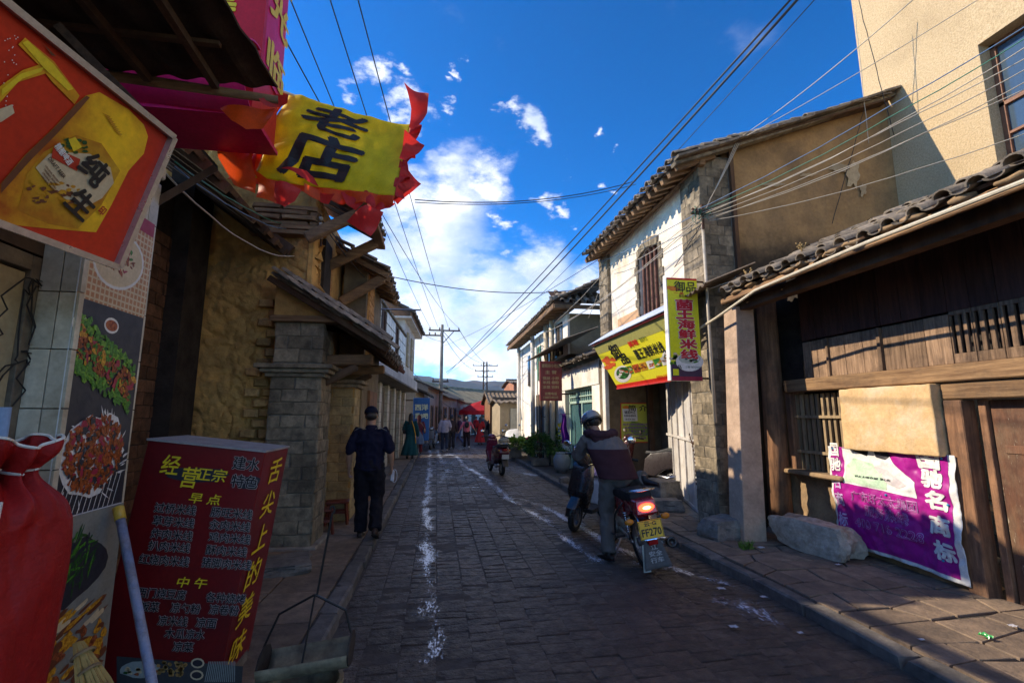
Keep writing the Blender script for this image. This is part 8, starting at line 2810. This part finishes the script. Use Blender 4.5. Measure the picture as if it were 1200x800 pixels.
for k, (ex, ey, m_, lab) in enumerate(fan):
    a = hubp + V((-.1 + k * .03, 0, .02 - k * .02))
    e = P(1290, ey - 90 * (.42 if k < 7 else .3), Y=2.5 + .12 * k)
    cable(a, e, .0055, .08 + .05 * (k % 3), m_, lab, 18, wob=.012)
for k, (ax, ay, ex, ey, lab) in enumerate([(866, 162, 1070, 0, 'pale cable from the pier insulator rising to the top edge, steeper one'), (866, 164, 1240, -60, 'pale cable from the pier insulator rising to the top right, flatter one'),
                                     (862, 168, 827, 245, 'drop wire from the insulator to the bracket, left strand'), (864, 168, 829, 240, 'drop wire from the insulator to the bracket, middle strand'), (866, 168, 831, 235, 'drop wire from the insulator to the bracket, right strand')]):
    e = P(ex, ey, Y=3.4) if k < 2 else P(ex, ey, Y=6.08)
    cable(P(ax, ay, Y=6.12), e, .0055, .06 if k < 2 else .02, M_CBP, lab, 12)
# cables along the plaster front
for k, (x0, y0, Y0, x1, y1, Y1, sg_, m_, lab) in enumerate([
    (858, 166, 6.15, 714, 313, 10.2, .10, M_CBP, 'pale cable looping along the plaster front from the insulator'),
    (822, 250, 6.1, 715, 318, 10.1, .12, M_CBP, 'pale cable along the plaster front just above the window foot'),
    (822, 252, 6.1, 660, 378, 12.8, .15, M_CBP, 'cable from the bracket to the corrugated awning, upper strand'),
    (822, 256, 6.1, 632, 392, 13.4, .22, M_CBP, 'cable from the bracket to the corrugated awning, lower strand'),
    (820, 248, 6.1, 706, 306, 10.6, .04, M_CBB, 'bluish cable along the plaster front at the top'),
    (822, 262, 6.1, 750, 370, 9.6, .05, M_CBL, 'black cable sagging over the plaster front to the blue sheet'),
    (712, 315, 10.2, 650, 378, 13.4, .05, M_CBP, 'short pale cable between brick pier and grey tiled roof, left one'),
    (705, 330, 10.4, 690, 372, 11.5, .03, M_CBP, 'short pale cable between brick pier and corrugated awning, right one'),
    (1002, 16, 6.0, 1018, 168, 6.1, .0, M_CBP, 'vertical pale cable down the corner of the tan house'),
    (1006, 0, 5.9, 1048, 160, 6.1, .05, M_CBL, 'dark cable hanging down the tan house corner'),
    (823, 340, 6.0, 1040, 258, 4.3, .05, M_CBP, 'pale cable above the gate eave running right'),
    (1015, 120, 6.15, 975, 262, 6.2, .0, M_CBL, 'thin dark wire on the ochre gable render')]):
    cable(P(x0, y0, Y=Y0), P(x1, y1, Y=Y1), .0065 if k not in (8, 9, 11) else .006, sg_, m_, lab, 14, wob=.01)
# cables on the left
for k, (a, b, r, sg_, m_, lab) in enumerate([
    (P(205, 190, Y=3.0), P(330, 262, Y=6.3), .006, .05, M_CBG, 'greenish cable running under the left eaves, upper strand'),
    (P(205, 196, Y=3.0), P(335, 268, Y=6.3), .006, .08, M_CBB, 'bluish cable running under the left eaves, lower strand'),
    (P(190, 200, Y=3.0), P(345, 300, Y=6.3), .007, .16, M_CBP, 'slack pale cable looping across the dark recess'),
    (P(375, 255, Y=6.4), P(430, 320, Y=8.5), .008, .02, M_CBL, 'black cable along the adobe house under its eave'),
    (P(378, 262, Y=6.4), P(432, 330, Y=8.5), .008, .04, M_CBL, 'second black cable along the adobe house under its eave')]):
    cable(a, b, r, sg_, m_, lab, 14, wob=.01)
li = thing('wall_insulator', 'stack of small insulators on the corner of the adobe house below the flag', 'insulator', P(376, 265, Y=6.4))
for k in range(4):
    G().lathe([(.001, 0), (.03, 0), (.02, .02), (.03, .04), (.001, .05)], P(376, 258 + k * 7, Y=6.38), seg=10).build('insulator', plain('cream_porcelain', (.5, .42, .32), .3), li, smooth=True)
G().beam(P(376, 252, Y=6.42), P(376, 288, Y=6.42), .03, .02).build('bracket', M_RUST, li)

# litter and weeds
M_PAP = plain('litter_paper', (.55, .53, .55), .7)
for k, (px, py, z, sz, lab) in enumerate([(845, 690, .03, .05, 'crumpled white paper scrap on the street nearest the right kerb'), (895, 700, .03, .04, 'pale scrap of litter lying against the right kerb'),
                                      (860, 735, .03, .045, 'white scrap on the street in the right foreground'), (938, 742, .03, .03, 'tiny pale scrap in the right foreground close to the kerb'),
                                      (892, 642, .115, .05, 'bluish scrap of plastic by the square post'), (982, 662, .115, .035, 'bluish scrap at the end of the long stone block'),
                                      (1187, 734, .115, .04, 'white scrap on the pavement at the door sill'), (775, 640, .03, .07, 'flattened white wrapper by the motorcycle exhaust'),
                                      (720, 640, .03, .03, 'small pale scrap near the rider foot'), (1080, 750, .115, .025, 'pale scrap on the flagstones at the right edge')]):
    c = P(px, py, Z=z)
    g = G()
    n = 5
    def lf(u, v):
        return c + V(((u - .5) * sz * 1.4, (v - .5) * sz, .008 + sz * .35 * abs(noise.noise(V((u * 3 + k, v * 3, k * 1.7))))))
    g.sheet(lf, n, n, thick=.0015)
    tag(g.build('paper_scrap', M_PAP), lab, 'litter', 'scraps of litter')
c = P(1156, 747, Z=.115)
g = G()
g.sheet(lambda u, v: c + V(((u - .5) * .05, (v - .5) * .07, .006 + .02 * abs(math.sin(u * 5 + v * 3)))), 6, 6, thick=.001)
tag(g.build('paper_scrap', plain('green_foil', (.04, .35, .08), .3)), 'bright green wrapper on the flagstones at the right', 'litter', 'scraps of litter')
c = P(876, 643, Z=.10)
g = G()
for k in range(70):
    a = R.uniform(0, 6.28); l = R.uniform(.04, .12)
    d = V((math.cos(a) * .6, math.sin(a) * .6, 1)).normalized()
    s_ = d.cross(V((math.sin(a), math.cos(a), .1))).normalized() * .008
    b = c + V((R.uniform(-.09, .09), R.uniform(-.06, .06), 0))
    g.add([b - s_, b + s_, b + d * l * .6 + s_ * 1.4, b + d * l], [(0, 1, 2), (0, 2, 3)])
tag(g.build('weed', mat('leaf_mid', (.08, .14, .03))), 'small green weed growing at the foot of the square post', 'weed')

# thin air haze, all the way to the hills
hz = G().box(-700, 1100, -70, 1600, -1.2, 200)
hm = bpy.data.materials.new('haze_air'); hm.use_nodes = True
hm.node_tree.nodes.remove(hm.node_tree.nodes['Principled BSDF'])
pv2 = nd(hm.node_tree, 'ShaderNodeVolumePrincipled', {'Color': (.80, .88, 1.0, 1), 'Density': .00012, 'Anisotropy': .3})
hm.node_tree.links.new(pv2.outputs[0], hm.node_tree.nodes['Material Output'].inputs['Volume'])
stuff(hz.build('haze', hm))
